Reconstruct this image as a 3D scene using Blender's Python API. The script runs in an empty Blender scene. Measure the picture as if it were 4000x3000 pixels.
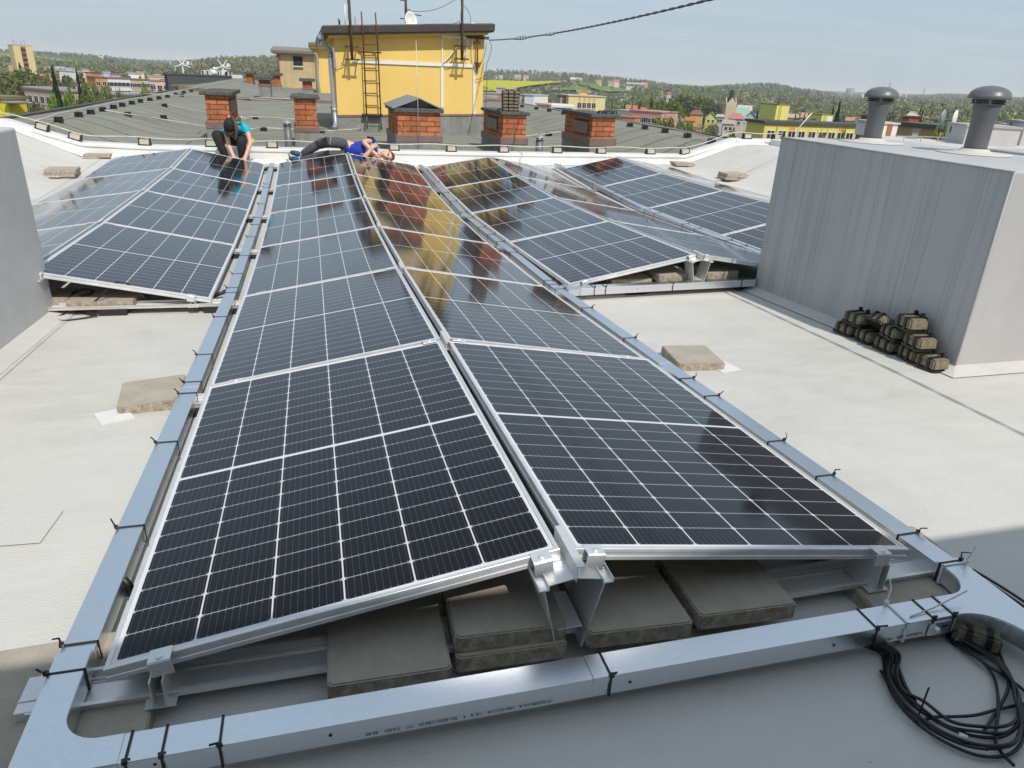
import bpy, bmesh, math, random
import numpy as np
from mathutils import Vector, Matrix, Euler
random.seed(11); np.random.seed(11)
S = bpy.context.scene
COL = S.collection
D2R = math.radians
# ------------------------------------------------------------------ camera solved from the panel grid
FPX, YAW, PITCH, ROLL = 2784.548663, 0.276694, 0.405884, 0.046942
CAM = np.array([-0.58836, -1.453884, 1.144666])
def _basis():
    cy, sy = math.cos(YAW), math.sin(YAW)
    f = np.array([sy*math.cos(PITCH), cy*math.cos(PITCH), -math.sin(PITCH)])
    r0 = np.array([cy, -sy, 0.0]); u0 = np.cross(r0, f)
    return math.cos(ROLL)*r0+math.sin(ROLL)*u0, -math.sin(ROLL)*r0+math.cos(ROLL)*u0, f
RR_, UU_, FF_ = _basis()
def ray(px, py): return (px-2000)/FPX*RR_-(py-1500)/FPX*UU_+FF_
def at_y(px, py, y): d = ray(px, py); return CAM+(y-CAM[1])/d[1]*d
def at_z(px, py, z): d = ray(px, py); return CAM+(z-CAM[2])/d[2]*d
def at_x(px, py, x): d = ray(px, py); return CAM+(x-CAM[0])/d[0]*d
def at_r(px, py, r): d = ray(px, py); return CAM+r/math.hypot(d[0], d[1])*d
def smooth(a, b, x):
    t = min(1, max(0, (x-a)/(b-a))); return t*t*(3-2*t)
# ------------------------------------------------------------------ surveyed roof (a shallow dish with raised flanks)
CY = [-12, -4, 0, 1.921, 3.841, 5.762, 7.685, 9.608, 11.529, 12.6]
CZ = [-.12, -.18, -.32, -.408, -.518, -.59, -.614, -.58, -.485, -.43]
def roof(x, y):
    s = np.interp(y, [0, 3.85, 5.7], [.0, .008, .02])
    z = float(np.interp(y, CY, CZ)+s*abs(x))
    lin = lambda a, b: min(1, max(0, (x-a)/(b-a)))
    k = max(lin(-4.2, -5.25) if x < 0 else 0, lin(6.7, 7.85) if x > 0 else 0)
    return z*(1-k)+.08*k
def onroof(px, py, up=0.0):
    d = ray(px, py); lo, hi = .3, 60
    g = lambda t: (lambda P: P[2]-roof(P[0], P[1])-up)(CAM+t*d)
    t = .5
    while t < 40:
        if g(t) < 0: hi = t; lo = t-.1; break
        t += .1
    for _ in range(40):
        m = (lo+hi)/2
        if g(m) < 0: hi = m
        else: lo = m
    return CAM+lo*d
def droof(x, y):
    """dark bitumen roof beyond the white parapet"""
    w = smooth(12.6, 16, y); k = max(smooth(-4.15+.9*w, -5.3+.2*w, x) if x < -3.2 else 0, smooth(6.65-.9*w, 7.85-.15*w, x) if x > 5.6 else 0)
    st = .07 if y > 24.6 else 0
    return -.31*(1-k)+.07*k+st*(1-k)*.9+.01*math.sin(x*1.3+y*.7)
# ------------------------------------------------------------------ objects
def tag(o, label=None, cat=None, group=None, kind=None):
    if label: o['label'] = label
    if cat: o['category'] = cat
    if group: o['group'] = group
    if kind: o['kind'] = kind
    return o
def thing(name, label, cat, loc=(0, 0, 0), rot=(0, 0, 0), group=None):
    o = bpy.data.objects.new(name, None); COL.objects.link(o)
    o.location = loc; o.rotation_euler = rot; o.empty_display_size = .1
    return tag(o, label, cat, group)
def meshobj(name, me, parent=None):
    o = bpy.data.objects.new(name, me); COL.objects.link(o)
    if parent is not None: o.parent = parent
    return o
class MB:
    def __init__(s): s.v = []; s.f = []; s.m = []; s.sm = []; s.uv = {}
    def add(s, vs, fs, mat=0, smooth=False):
        b = len(s.v); s.v.extend([tuple(map(float, p)) for p in vs])
        for f in fs: s.f.append([b+i for i in f]); s.m.append(mat); s.sm.append(smooth)
        return s
    def box(s, c, d, rz=0, mat=0, tilt=None):
        hx, hy, hz = d[0]/2, d[1]/2, d[2]/2
        M = Matrix.Rotation(rz, 3, 'Z') if tilt is None else Euler(tilt).to_matrix()
        vs = [Vector(c)+M @ Vector((sx*hx, sy*hy, sz*hz)) for sz in (-1, 1) for sy in (-1, 1) for sx in (-1, 1)]
        return s.add(vs, [(0, 2, 3, 1), (4, 5, 7, 6), (0, 1, 5, 4), (2, 6, 7, 3), (0, 4, 6, 2), (1, 3, 7, 5)], mat)
    def hexa(s, vs, mat=0):   # 4 bottom (ccw) + 4 top
        return s.add(vs, [(3, 2, 1, 0), (4, 5, 6, 7), (0, 1, 5, 4), (1, 2, 6, 5), (2, 3, 7, 6), (3, 0, 4, 7)], mat)
    def prism(s, poly, z0, z1, mat=0, smooth=False):
        n = len(poly); vs = [(p[0], p[1], z0) for p in poly]+[(p[0], p[1], z1) for p in poly]
        s.add(vs, [tuple(range(n-1, -1, -1)), tuple(range(n, 2*n))], mat)
        b = len(s.v)-2*n
        for i in range(n):
            j = (i+1) % n; s.f.append([b+i, b+j, b+n+j, b+n+i]); s.m.append(mat); s.sm.append(smooth)
        return s
    def tube(s, pts, r, n=8, closed=False, mat=0, cap=True, sm=True):
        P = [Vector(p) for p in pts]; k = len(P); R = r if hasattr(r, '__len__') else [r]*k
        T = []
        for i in range(k):
            a = P[(i-1) % k] if (closed or i > 0) else P[i]; b = P[(i+1) % k] if (closed or i < k-1) else P[i]
            t = (b-a); T.append(t.normalized() if t.length > 1e-9 else Vector((0, 0, 1)))
        nrm = T[0].orthogonal().normalized(); vs = []
        for i in range(k):
            nrm = (nrm-T[i]*nrm.dot(T[i])); nrm = nrm.normalized() if nrm.length > 1e-6 else T[i].orthogonal().normalized()
            bn = T[i].cross(nrm)
            for j in range(n):
                a = 2*math.pi*j/n; vs.append(P[i]+(nrm*math.cos(a)+bn*math.sin(a))*R[i])
        fs = []
        for i in range(k if closed else k-1):
            a = i*n; b = ((i+1) % k)*n
            for j in range(n): fs.append((a+j, a+(j+1) % n, b+(j+1) % n, b+j))
        s.add(vs, fs, mat, sm)
        if cap and not closed:
            b = len(s.v)-k*n
            s.f.append([b+j for j in range(n-1, -1, -1)]); s.m.append(mat); s.sm.append(False)
            s.f.append([b+(k-1)*n+j for j in range(n)]); s.m.append(mat); s.sm.append(False)
        return s
    def lathe(s, prof, c=(0, 0, 0), n=24, mat=0, sm=True):
        vs = []; k = len(prof)
        for (r, z) in prof:
            for j in range(n):
                a = 2*math.pi*j/n; vs.append((c[0]+r*math.cos(a), c[1]+r*math.sin(a), c[2]+z))
        fs = [(i*n+j, i*n+(j+1) % n, (i+1)*n+(j+1) % n, (i+1)*n+j) for i in range(k-1) for j in range(n)]
        return s.add(vs, fs, mat, sm)
    def ball(s, c, r, n=10, mat=0):
        rx, ry, rz = r if hasattr(r, '__len__') else (r, r, r); vs = []; m = n//2+1
        for i in range(m+1):
            th = math.pi*i/m
            for j in range(n):
                a = 2*math.pi*j/n; vs.append((c[0]+rx*math.sin(th)*math.cos(a), c[1]+ry*math.sin(th)*math.sin(a), c[2]+rz*math.cos(th)))
        fs = [(i*n+j, (i+1)*n+j, (i+1)*n+(j+1) % n, i*n+(j+1) % n) for i in range(m) for j in range(n)]
        return s.add(vs, fs, mat, True)
    def quad(s, a, b, c, d, mat=0): return s.add([a, b, c, d], [(0, 1, 2, 3)], mat)
    def strip(s, pts, w, up=(0, 0, 1), t=.002, mat=0):
        """flat band of width w following pts"""
        P = [Vector(p) for p in pts]; U = Vector(up)
        for i in range(len(P)-1):
            d = (P[i+1]-P[i]).normalized(); sd = d.cross(U)
            sd = (sd.normalized() if sd.length > 1e-6 else d.orthogonal().normalized())*w/2; n = sd.cross(d).normalized()*t/2
            a, b = P[i], P[i+1]
            s.hexa([a-sd-n, a+sd-n, b+sd-n, b-sd-n, a-sd+n, a+sd+n, b+sd+n, b-sd+n], mat)
        return s
    def mesh(s, name, mats):
        me = bpy.data.meshes.new(name); me.from_pydata(s.v, [], s.f); me.update()
        for m in (mats if isinstance(mats, (list, tuple)) else [mats]): me.materials.append(m)
        me.polygons.foreach_set('material_index', s.m); me.polygons.foreach_set('use_smooth', s.sm)
        uvl = me.uv_layers.new(name='UVMap')
        co = np.array(s.v, dtype=np.float64)
        nl = len(me.loops); vi = np.empty(nl, dtype=np.int32); me.loops.foreach_get('vertex_index', vi)
        nrm = np.empty(len(me.polygons)*3); me.polygons.foreach_get('normal', nrm); nrm = np.abs(nrm.reshape(-1, 3))
        tot = np.empty(len(me.polygons), dtype=np.int32); me.polygons.foreach_get('loop_total', tot)
        ax = np.repeat(nrm.argmax(1), tot); p = co[vi]
        uv = np.where((ax == 0)[:, None], p[:, [1, 2]], np.where((ax == 1)[:, None], p[:, [0, 2]], p[:, [0, 1]]))
        uvl.data.foreach_set('uv', uv.ravel().astype(np.float32))
        return me
    def build(s, name, mats, parent=None, bevel=0, seg=2):
        o = meshobj(name, s.mesh(name, mats), parent)
        if bevel:
            b = o.modifiers.new('bevel', 'BEVEL'); b.width = bevel; b.segments = seg; b.limit_method = 'ANGLE'; b.angle_limit = D2R(40)
        return o
def copy_tree(o, parent=None):
    c = o.copy(); COL.objects.link(c); c.parent = parent
    for ch in list(o.children): copy_tree(ch, c)
    return c
ORD = ['first', 'second', 'third', 'fourth', 'fifth', 'sixth', 'seventh', 'eighth', 'ninth', 'tenth', 'eleventh', 'twelfth', 'thirteenth', 'fourteenth', 'fifteenth', 'sixteenth', 'seventeenth', 'eighteenth', 'nineteenth', 'twentieth', 'twenty-first', 'twenty-second', 'twenty-third', 'twenty-fourth']
# ------------------------------------------------------------------ materials
class NT:
    def __init__(s, m): s.t = m.node_tree; s.n = s.t.nodes; s.l = s.t.links
    def new(s, typ, **kw):
        n = s.n.new(typ)
        for k, v in kw.items(): setattr(n, k, v)
        return n
    def link(s, a, b): s.l.new(a, b)
    def setin(s, sock, v):
        if isinstance(v, bpy.types.NodeSocket): s.l.new(v, sock)
        elif v is not None: sock.default_value = v
    def math(s, op, a, b=None, c=None, clamp=False):
        n = s.new('ShaderNodeMath', operation=op); n.use_clamp = clamp
        for i, v in enumerate((a, b, c)):
            if v is not None: s.setin(n.inputs[i], v)
        return n.outputs[0]
    def mix(s, f, a, b):
        n = s.new('ShaderNodeMix', data_type='RGBA'); s.setin(n.inputs[0], f)
        s.setin(n.inputs[6], col(a)); s.setin(n.inputs[7], col(b)); return n.outputs[2]
    def ramp(s, f, stops):
        n = s.new('ShaderNodeValToRGB'); e = n.color_ramp.elements
        while len(e) < len(stops): e.new(.5)
        for i, (p, c) in enumerate(stops): e[i].position = p; e[i].color = col(c)
        s.setin(n.inputs[0], f); return n.outputs[0]
    def noise(s, vec, scale, detail=4, rough=.6, dist=0):
        n = s.new('ShaderNodeTexNoise'); n.inputs['Scale'].default_value = scale; n.inputs['Detail'].default_value = detail
        n.inputs['Roughness'].default_value = rough; n.inputs['Distortion'].default_value = dist
        if vec is not None: s.link(vec, n.inputs['Vector'])
        return n.outputs[0]
    def coord(s, kind='Object'): return s.new('ShaderNodeTexCoord').outputs[kind]
    def mapv(s, vec, scale=(1, 1, 1), loc=(0, 0, 0), rot=(0, 0, 0)):
        n = s.new('ShaderNodeMapping'); n.inputs['Scale'].default_value = scale; n.inputs['Location'].default_value = loc; n.inputs['Rotation'].default_value = rot
        s.link(vec, n.inputs['Vector']); return n.outputs[0]
    def bump(s, h, strength=.3, dist=.01, normal=None):
        n = s.new('ShaderNodeBump'); n.inputs['Strength'].default_value = strength; n.inputs['Distance'].default_value = dist
        s.link(h, n.inputs['Height'])
        if normal is not None: s.link(normal, n.inputs['Normal'])
        return n.outputs[0]
def col(c):
    if isinstance(c, bpy.types.NodeSocket): return c
    if hasattr(c, '__len__'): return tuple(c) if len(c) == 4 else (c[0], c[1], c[2], 1)
    return (c, c, c, 1)
def newmat(name, base=(.5, .5, .5), rough=.6, metal=0.0, spec=.5):
    m = bpy.data.materials.new(name); m.use_nodes = True
    b = m.node_tree.nodes['Principled BSDF']
    b.inputs['Base Color'].default_value = col(base); b.inputs['Roughness'].default_value = rough
    b.inputs['Metallic'].default_value = metal; b.inputs['Specular IOR Level'].default_value = spec
    return m, NT(m), b
def mat(name, base, rough=.6, metal=0.0, var=.15, scale=6, bump=0, bscale=60, spec=.5, coord='Object', bdist=.004):
    """base colour broken up by two scales of noise (dirt and wear), optional grain"""
    m, t, b = newmat(name, base, rough, metal, spec)
    c = t.coord(coord)
    n1 = t.noise(c, scale, 5, .65); n2 = t.noise(c, scale*7, 3, .6)
    k = t.math('ADD', t.math('MULTIPLY', n1, .65), t.math('MULTIPLY', n2, .35))
    lo = tuple(max(0, x*(1-var*1.6)) for x in base[:3]); hi = tuple(min(1, x*(1+var)) for x in base[:3])
    t.link(t.ramp(k, [(.3, lo), (.7, hi)]), b.inputs['Base Color'])
    t.link(t.math('ADD', t.math('MULTIPLY', n1, .25), rough-.12), b.inputs['Roughness'])
    if bump: t.link(t.bump(t.noise(c, bscale, 3, .7), bump, bdist), b.inputs['Normal'])
    return m
M = {}
def build_materials():
    # pale roof membrane: fine hammered grain, soft stains
    m, t, b = newmat('membrane', (.6, .58, .54), .62)
    c = t.coord('Object'); n1 = t.noise(c, .55, 6, .6, .4); n2 = t.noise(c, 5, 5, .7); n3 = t.noise(t.mapv(c, (.9, 3.4, 1)), 1.4, 5, .65, .8)
    k = t.math('ADD', t.math('ADD', t.math('MULTIPLY', n1, .5), t.math('MULTIPLY', n2, .2)), t.math('MULTIPLY', n3, .3))
    base = t.ramp(k, [(.33, (.45, .435, .405)), (.5, (.55, .535, .5)), (.66, (.6, .582, .545))])
    sp = t.noise(c, 1.7, 3, .5); rust = t.ramp(sp, [(.73, (0, 0, 0)), (.8, (1, 1, 1))])
    base = t.mix(t.math('MULTIPLY', rust, .3), base, (.5, .38, .24))
    sp2 = t.noise(c, 46, 2, .5); base = t.mix(t.math('MULTIPLY', t.ramp(sp2, [(.76, (0, 0, 0)), (.79, (1, 1, 1))]), .45), base, (.2, .18, .15))
    t.link(base, b.inputs['Base Color'])
    v = t.new('ShaderNodeTexVoronoi'); v.inputs['Scale'].default_value = 85; t.link(t.mapv(c, (1, 1.9, 1)), v.inputs['Vector'])
    h = t.math('ADD', v.outputs['Distance'], t.math('MULTIPLY', t.noise(c, 3.2, 4, .6), 3.0))
    t.link(t.bump(h, .4, .003), b.inputs['Normal']); M['membrane'] = m
    # shaft cladding: same sheet, cooler, with rain streaks down the faces
    m, t, b = newmat('shaft_sheet', (.5, .5, .5), .6)
    uv = t.coord('UV'); o = t.coord('Object')
    st = t.noise(t.mapv(uv, (4.2, .07, 1)), 1.0, 3, .6, .1); st2 = t.noise(t.mapv(uv, (5, .12, 1), (3, 0, 0)), 1.0, 2, .5)
    lines = t.ramp(st, [(.4, (1, 1, 1)), (.425, (.88, .88, .89)), (.45, (1, 1, 1)), (.535, (1, 1, 1)), (.555, (.78, .78, .8)), (.575, (.97, .97, .97)), (.64, (.94, .94, .94)), (.66, (.84, .84, .86)), (.685, (.95, .95, .95))])
    wide = t.ramp(st2, [(.35, (1, 1, 1)), (.7, (.93, .93, .94))])
    mu = t.new('ShaderNodeMix', data_type='RGBA', blend_type='MULTIPLY'); mu.inputs[0].default_value = 1; t.link(lines, mu.inputs[6]); t.link(wide, mu.inputs[7])
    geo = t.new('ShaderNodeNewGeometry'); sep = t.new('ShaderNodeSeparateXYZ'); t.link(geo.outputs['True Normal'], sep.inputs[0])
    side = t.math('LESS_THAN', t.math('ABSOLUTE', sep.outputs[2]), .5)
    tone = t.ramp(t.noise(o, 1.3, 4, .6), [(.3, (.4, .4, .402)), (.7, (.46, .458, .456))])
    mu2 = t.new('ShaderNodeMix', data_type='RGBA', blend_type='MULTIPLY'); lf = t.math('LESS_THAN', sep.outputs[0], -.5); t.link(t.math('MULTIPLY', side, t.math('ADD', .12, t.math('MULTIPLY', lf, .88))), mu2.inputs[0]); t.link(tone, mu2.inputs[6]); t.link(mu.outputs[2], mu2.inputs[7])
    t.link(mu2.outputs[2], b.inputs['Base Color'])
    h = t.math('ADD', t.noise(o, 130, 2, .6), t.math('MULTIPLY', t.noise(o, 4, 4, .6), 2.5)); t.link(t.bump(h, .35, .004), b.inputs['Normal']); M['shaft'] = m
    M['shaft_plain'] = mat('plain_shaft_sheet', (.5, .5, .495), .6, 0, .07, 1.6, .5, 90)
    # slate-granule bitumen felt laid in sheets
    m, t, b = newmat('bitumen', (.16, .165, .14), .9, 0, .25)
    c = t.coord('Object'); sx = t.new('ShaderNodeSeparateXYZ'); t.link(c, sx.inputs[0])
    wob = t.math('MULTIPLY', t.math('SUBTRACT', t.noise(c, 1.1, 4, .6), .5), .22)
    yy = t.math('ADD', t.math('ADD', sx.outputs[1], wob), t.math('MULTIPLY', sx.outputs[0], .035))
    fr = t.math('FRACT', t.math('DIVIDE', yy, .86)); seam = t.math('LESS_THAN', fr, .055)
    fx = t.math('FRACT', t.math('DIVIDE', t.math('ADD', sx.outputs[0], t.math('MULTIPLY', t.math('FLOOR', t.math('DIVIDE', yy, .86)), 2.37)), 7.0)); seam2 = t.math('LESS_THAN', fx, .004)
    n1 = t.noise(c, .7, 5, .65); gr = t.noise(c, 30, 3, .85); sh = t.noise(c, 7, 3, .6)
    base = t.ramp(n1, [(.3, (.155, .158, .13)), (.55, (.2, .204, .17)), (.75, (.245, .245, .205))])
    base = t.mix(t.math('MULTIPLY', t.math('SUBTRACT', gr, .3), .9, None, True), base, (.36, .365, .315))
    base = t.mix(t.math('MULTIPLY', t.ramp(gr, [(.3, (1, 1, 1)), (.42, (0, 0, 0))]), .6), base, (.085, .088, .075))
    pale = t.ramp(t.noise(c, 12, 3, .6), [(.64, (0, 0, 0)), (.7, (1, 1, 1))]); base = t.mix(t.math('MULTIPLY', t.math('MULTIPLY', pale, sh), .9), base, (.38, .37, .32))
    base = t.mix(t.math('MULTIPLY', t.math('MAXIMUM', seam, seam2), .85), base, (.045, .047, .04)); t.link(base, b.inputs['Base Color'])
    h = t.math('ADD', t.math('MULTIPLY', gr, .5), t.math('ADD', t.math('MULTIPLY', t.noise(c, 2.2, 4, .6), 2.4), t.math('MULTIPLY', fr, .9)))
    t.link(t.bump(h, .8, .02), b.inputs['Normal']); M['bitumen'] = m
    M['upstand'] = mat('grey_felt', (.24, .25, .235), .9, 0, .25, 3, .8, 70, .2)
    # solar glass
    m, t, b = newmat('solar_cells', (.01, .01, .02), .06)
    uv = t.coord('UV'); s = t.new('ShaderNodeSeparateXYZ'); t.link(uv, s.inputs[0]); U, V = s.outputs[0], s.outputs[1]
    PW, PL = 1.134, 1.903; mu_, mv, cg = .021, .026, .016
    cw = (PW-2*mu_)/6; chh = (PL-2*mv-cg)/20
    u = t.math('DIVIDE', t.math('SUBTRACT', U, mu_), cw)
    vv = t.math('SUBTRACT', V, mv); half = t.math('GREATER_THAN', V, PL/2)
    vv = t.math('DIVIDE', t.math('SUBTRACT', vv, t.math('MULTIPLY', half, cg)), chh)
    fu = t.math('FRACT', u); fv = t.math('FRACT', vv)
    du = t.math('MULTIPLY', t.math('SUBTRACT', .5, t.math('ABSOLUTE', t.math('SUBTRACT', fu, .5))), cw)
    dv = t.math('MULTIPLY', t.math('SUBTRACT', .5, t.math('ABSOLUTE', t.math('SUBTRACT', fv, .5))), chh)
    inside = t.math('MULTIPLY', t.math('MULTIPLY', t.math('GREATER_THAN', du, .0021), t.math('GREATER_THAN', dv, .00125)), t.math('GREATER_THAN', t.math('ADD', du, dv), .009))
    rng = t.math('MULTIPLY', t.math('MULTIPLY', t.math('GREATER_THAN', u, 0.0), t.math('LESS_THAN', u, 6.0)), t.math('MULTIPLY', t.math('GREATER_THAN', V, mv), t.math('LESS_THAN', V, PL-mv)))
    mid = t.math('GREATER_THAN', t.math('ABSOLUTE', t.math('SUBTRACT', V, PL/2)), cg/2-.001)
    inside = t.math('MULTIPLY', t.math('MULTIPLY', inside, rng), mid)
    bb = t.math('ABSOLUTE', t.math('SUBTRACT', t.math('FRACT', t.math('MULTIPLY', fu, 10.0)), .5))
    bus = t.math('LESS_THAN', bb, .022)
    dot = t.math('MULTIPLY', t.math('LESS_THAN', bb, .04), t.math('LESS_THAN', t.math('ABSOLUTE', t.math('SUBTRACT', dv, .0055)), .002))
    cid = t.new('ShaderNodeTexWhiteNoise'); cid.noise_dimensions = '2D'
    cmb = t.new('ShaderNodeCombineXYZ'); t.link(t.math('FLOOR', u), cmb.inputs[0]); t.link(t.math('FLOOR', vv), cmb.inputs[1]); t.link(cmb.outputs[0], cid.inputs['Vector'])
    oi = t.new('ShaderNodeObjectInfo')
    cell = t.mix(cid.outputs[0], (.004, .0037, .0058), (.0065, .006, .009)); cell = t.mix(t.math('MULTIPLY', oi.outputs['Random'], .6), cell, (.006, .007, .014))
    cell = t.mix(t.math('MULTIPLY', bus, .45), cell, (.15, .17, .18)); cell = t.mix(dot, cell, (.25, .25, .26))
    gapc = t.mix(t.math('GREATER_THAN', dv, .00125), (.4, .405, .42), (.62, .62, .63))
    gapc = t.mix(t.math('MULTIPLY', rng, mid), (.66, .66, .67), gapc)
    du_ = t.noise(t.coord('Object'), 2.2, 5, .65); dust = t.math('MULTIPLY', t.ramp(du_, [(.35, (0, 0, 0)), (.8, (1, 1, 1))]), .007)
    c2 = t.mix(dust, t.mix(inside, gapc, cell), (.5, .48, .44)); t.link(c2, b.inputs['Base Color'])
    b.inputs['Specular IOR Level'].default_value = 0; b.inputs['Roughness'].default_value = .6
    # anti-reflection glass: weak reflection seen from above, strong at a glancing angle
    gl = t.new('ShaderNodeBsdfGlossy'); gl.inputs['Color'].default_value = (.97, .98, 1, 1); t.link(t.math('ADD', .05, t.math('MULTIPLY', du_, .06)), gl.inputs['Roughness'])
    bn = t.bump(t.noise(t.coord('Object'), 7, 2, .5), .02, .01); t.link(bn, gl.inputs['Normal'])
    lw = t.new('ShaderNodeLayerWeight'); lw.inputs['Blend'].default_value = .5
    fr = t.math('ADD', .01, t.math('MULTIPLY', .92, t.math('POWER', lw.outputs['Facing'], 4.1)))
    ms = t.new('ShaderNodeMixShader'); t.link(fr, ms.inputs[0]); t.link(b.outputs[0], ms.inputs[1]); t.link(gl.outputs[0], ms.inputs[2]); t.link(ms.outputs[0], t.n['Material Output'].inputs['Surface'])
    M['cells'] = m
    M['backsheet'] = mat('panel_back', (.55, .55, .55), .6, 0, .1, 4)
    # metals
    def metal(name, base, rough, var, scale=(1, 1, 1), sc=30, aniso=False):
        m, t, b = newmat(name, base, rough, 1.0)
        c = t.mapv(t.coord('Object'), scale); n = t.noise(c, sc, 4, .7)
        t.link(t.ramp(n, [(.3, tuple(x*(1-var) for x in base)), (.7, tuple(min(1, x*(1+var)) for x in base))]), b.inputs['Base Color'])
        t.link(t.math('ADD', rough-.08, t.math('MULTIPLY', n, .16)), b.inputs['Roughness'])
        t.link(t.bump(n, .06, .002), b.inputs['Normal']); return m
    m, t, b = newmat('anodised_aluminium', (.74, .745, .75), .36, .55)
    n = t.noise(t.coord('Object'), 14, 4, .6); t.link(t.ramp(n, [(.3, (.66, .665, .67)), (.7, (.78, .785, .79))]), b.inputs['Base Color'])
    t.link(t.math('ADD', .3, t.math('MULTIPLY', n, .14)), b.inputs['Roughness']); M['alu'] = m
    M['rawalu'] = metal('brushed_aluminium', (.78, .775, .765), .4, .06, (1, 26, 26), 7); M['rawalu'].node_tree.nodes['Principled BSDF'].inputs['Metallic'].default_value = .62
    # galvanised sheet with spangle
    m, t, b = newmat('galvanised_sheet', (.62, .65, .68), .3, 1.0)
    c = t.coord('Object'); v = t.new('ShaderNodeTexVoronoi'); v.inputs['Scale'].default_value = 130; t.link(c, v.inputs['Vector'])
    sx = t.new('ShaderNodeSeparateColor'); t.link(v.outputs['Color'], sx.inputs[0]); n = t.noise(c, 5, 5, .7)
    k = t.math('ADD', t.math('MULTIPLY', sx.outputs[0], .4), t.math('MULTIPLY', n, .6))
    t.link(t.ramp(k, [(.2, (.76, .79, .83)), (.8, (.82, .85, .89))]), b.inputs['Base Color']); t.link(t.math('ADD', .27, t.math('MULTIPLY', k, .09)), b.inputs['Roughness'])
    t.link(t.bump(t.noise(c, 9, 3, .5), .05, .01), b.inputs['Normal']); M['galv'] = m
    # concrete pavers
    m, t, b = newmat('paver_concrete', (.4, .37, .31), .9, 0, .3)
    c = t.coord('Object'); n1 = t.noise(c, 6, 5, .65); n2 = t.noise(c, 150, 2, .7); oi = t.new('ShaderNodeObjectInfo'); n3 = t.noise(c, 34, 3, .8)
    base = t.ramp(n1, [(.3, (.3, .266, .215)), (.6, (.4, .36, .295)), (.8, (.445, .405, .34))]); base = t.mix(t.math('MULTIPLY', oi.outputs['Random'], .3), base, (.33, .32, .29))
    base = t.mix(t.math('MULTIPLY', t.ramp(n2, [(.58, (0, 0, 0)), (.68, (1, 1, 1))]), .4), base, (.16, .145, .12))
    geo = t.new('ShaderNodeNewGeometry'); sp = t.new('ShaderNodeSeparateXYZ'); t.link(geo.outputs['True Normal'], sp.inputs[0]); side = t.math('LESS_THAN', sp.outputs[2], .6)
    rough_s = t.ramp(n3, [(.35, (.2, .165, .115)), (.65, (.46, .41, .33))]); base = t.mix(t.math('MULTIPLY', side, .8), base, rough_s)
    scr = t.noise(t.mapv(c, (3, 60, 3), (0, 0, 0), (0, 0, .6)), 1.2, 2, .4); base = t.mix(t.math('MULTIPLY', t.ramp(scr, [(.71, (0, 0, 0)), (.75, (1, 1, 1))]), .5), base, (.6, .58, .54))
    t.link(base, b.inputs['Base Color'])
    h = t.math('ADD', t.math('MULTIPLY', n2, .5), t.math('MULTIPLY', n3, t.math('ADD', .4, t.math('MULTIPLY', side, 3)))); t.link(t.bump(h, .5, .004), b.inputs['Normal']); M['paver'] = m
    # weathered concrete of the conductor blocks
    M['block'] = mat('mossy_concrete', (.23, .2, .135), .92, 0, .42, 22, .8, 60, .2, bdist=.006)
    M['black'] = mat('black_plastic', (.014, .014, .015), .45, 0, .2, 20)
    M['rubber'] = mat('black_cable_rubber', (.013, .013, .014), .4, 0, .25, 40)
    M['mat'] = mat('rubber_mat', (.02, .02, .02), .85, 0, .25, 30)
    M['whitepl'] = mat('white_nylon', (.75, .75, .72), .4, 0, .06, 10)
    M['pad'] = mat('white_pad', (.66, .66, .65), .7, 0, .06, 12)
    M['white_membrane'] = mat('white_membrane', (.7, .7, .685), .55, 0, .07, 2.2, .15, 40)
    M['pvc'] = mat('grey_vent_plastic', (.125, .13, .135), .42, 0, .08, 3)
    M['pipezinc'] = mat('zinc_downpipe', (.36, .38, .41), .4, .4, .12, 6)
    M['browntin'] = mat('brown_painted_tin', (.055, .04, .033), .5, 0, .2, 5)
    M['flashing'] = mat('rusty_flashing', (.2, .135, .115), .6, .1, .22, 8)
    M['rust'] = mat('rusty_iron', (.16, .062, .028), .8, .15, .4, 14, .3, 40)
    M['mast'] = mat('weathered_mast', (.13, .09, .05), .65, .3, .35, 9)
    M['wire'] = mat('galvanised_wire', (.58, .56, .5), .55, .3, .2, 10)
    M['darkwire'] = mat('dark_wire', (.03, .03, .033), .5, 0, .2, 10)
    M['tin'] = mat('grey_cap_sheet', (.27, .28, .29), .45, .3, .16, 7)
    M['felt_cap'] = mat('bitumen_cap', (.1, .105, .098), .9, 0, .4, 16, .9, 60, .2)
    # brick
    def brick(name, c1, c2, mortar, yel=.0, sx=1.0):
        m, t, b = newmat(name, c1, .9, 0, .2)
        uv = t.coord('UV'); o = t.coord('Object')
        wob = t.noise(uv, 9, 3, .6); wv = t.new('ShaderNodeVectorMath', operation='ADD'); t.link(uv, wv.inputs[0])
        cx = t.new('ShaderNodeCombineXYZ'); t.link(t.math('MULTIPLY', t.math('SUBTRACT', wob, .5), .022), cx.inputs[0]); t.link(t.math('MULTIPLY', t.math('SUBTRACT', t.noise(uv, 7, 3, .6), .5), .03), cx.inputs[1]); t.link(cx.outputs[0], wv.inputs[1])
        br = t.new('ShaderNodeTexBrick'); br.inputs['Scale'].default_value = 1; br.inputs['Brick Width'].default_value = .31*sx; br.inputs['Row Height'].default_value = .098
        br.inputs['Mortar Size'].default_value = .009; br.inputs['Mortar Smooth'].default_value = .25; br.inputs['Bias'].default_value = -.1
        br.inputs['Color1'].default_value = col(c1); br.inputs['Color2'].default_value = col(c2); br.inputs['Mortar'].default_value = col(mortar); t.link(wv.outputs[0], br.inputs['Vector'])
        wn = t.noise(o, 3.3, 4, .7); grime = t.ramp(wn, [(.35, (.62, .6, .58)), (.6, (1.0, 1.0, 1.0))])
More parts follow.
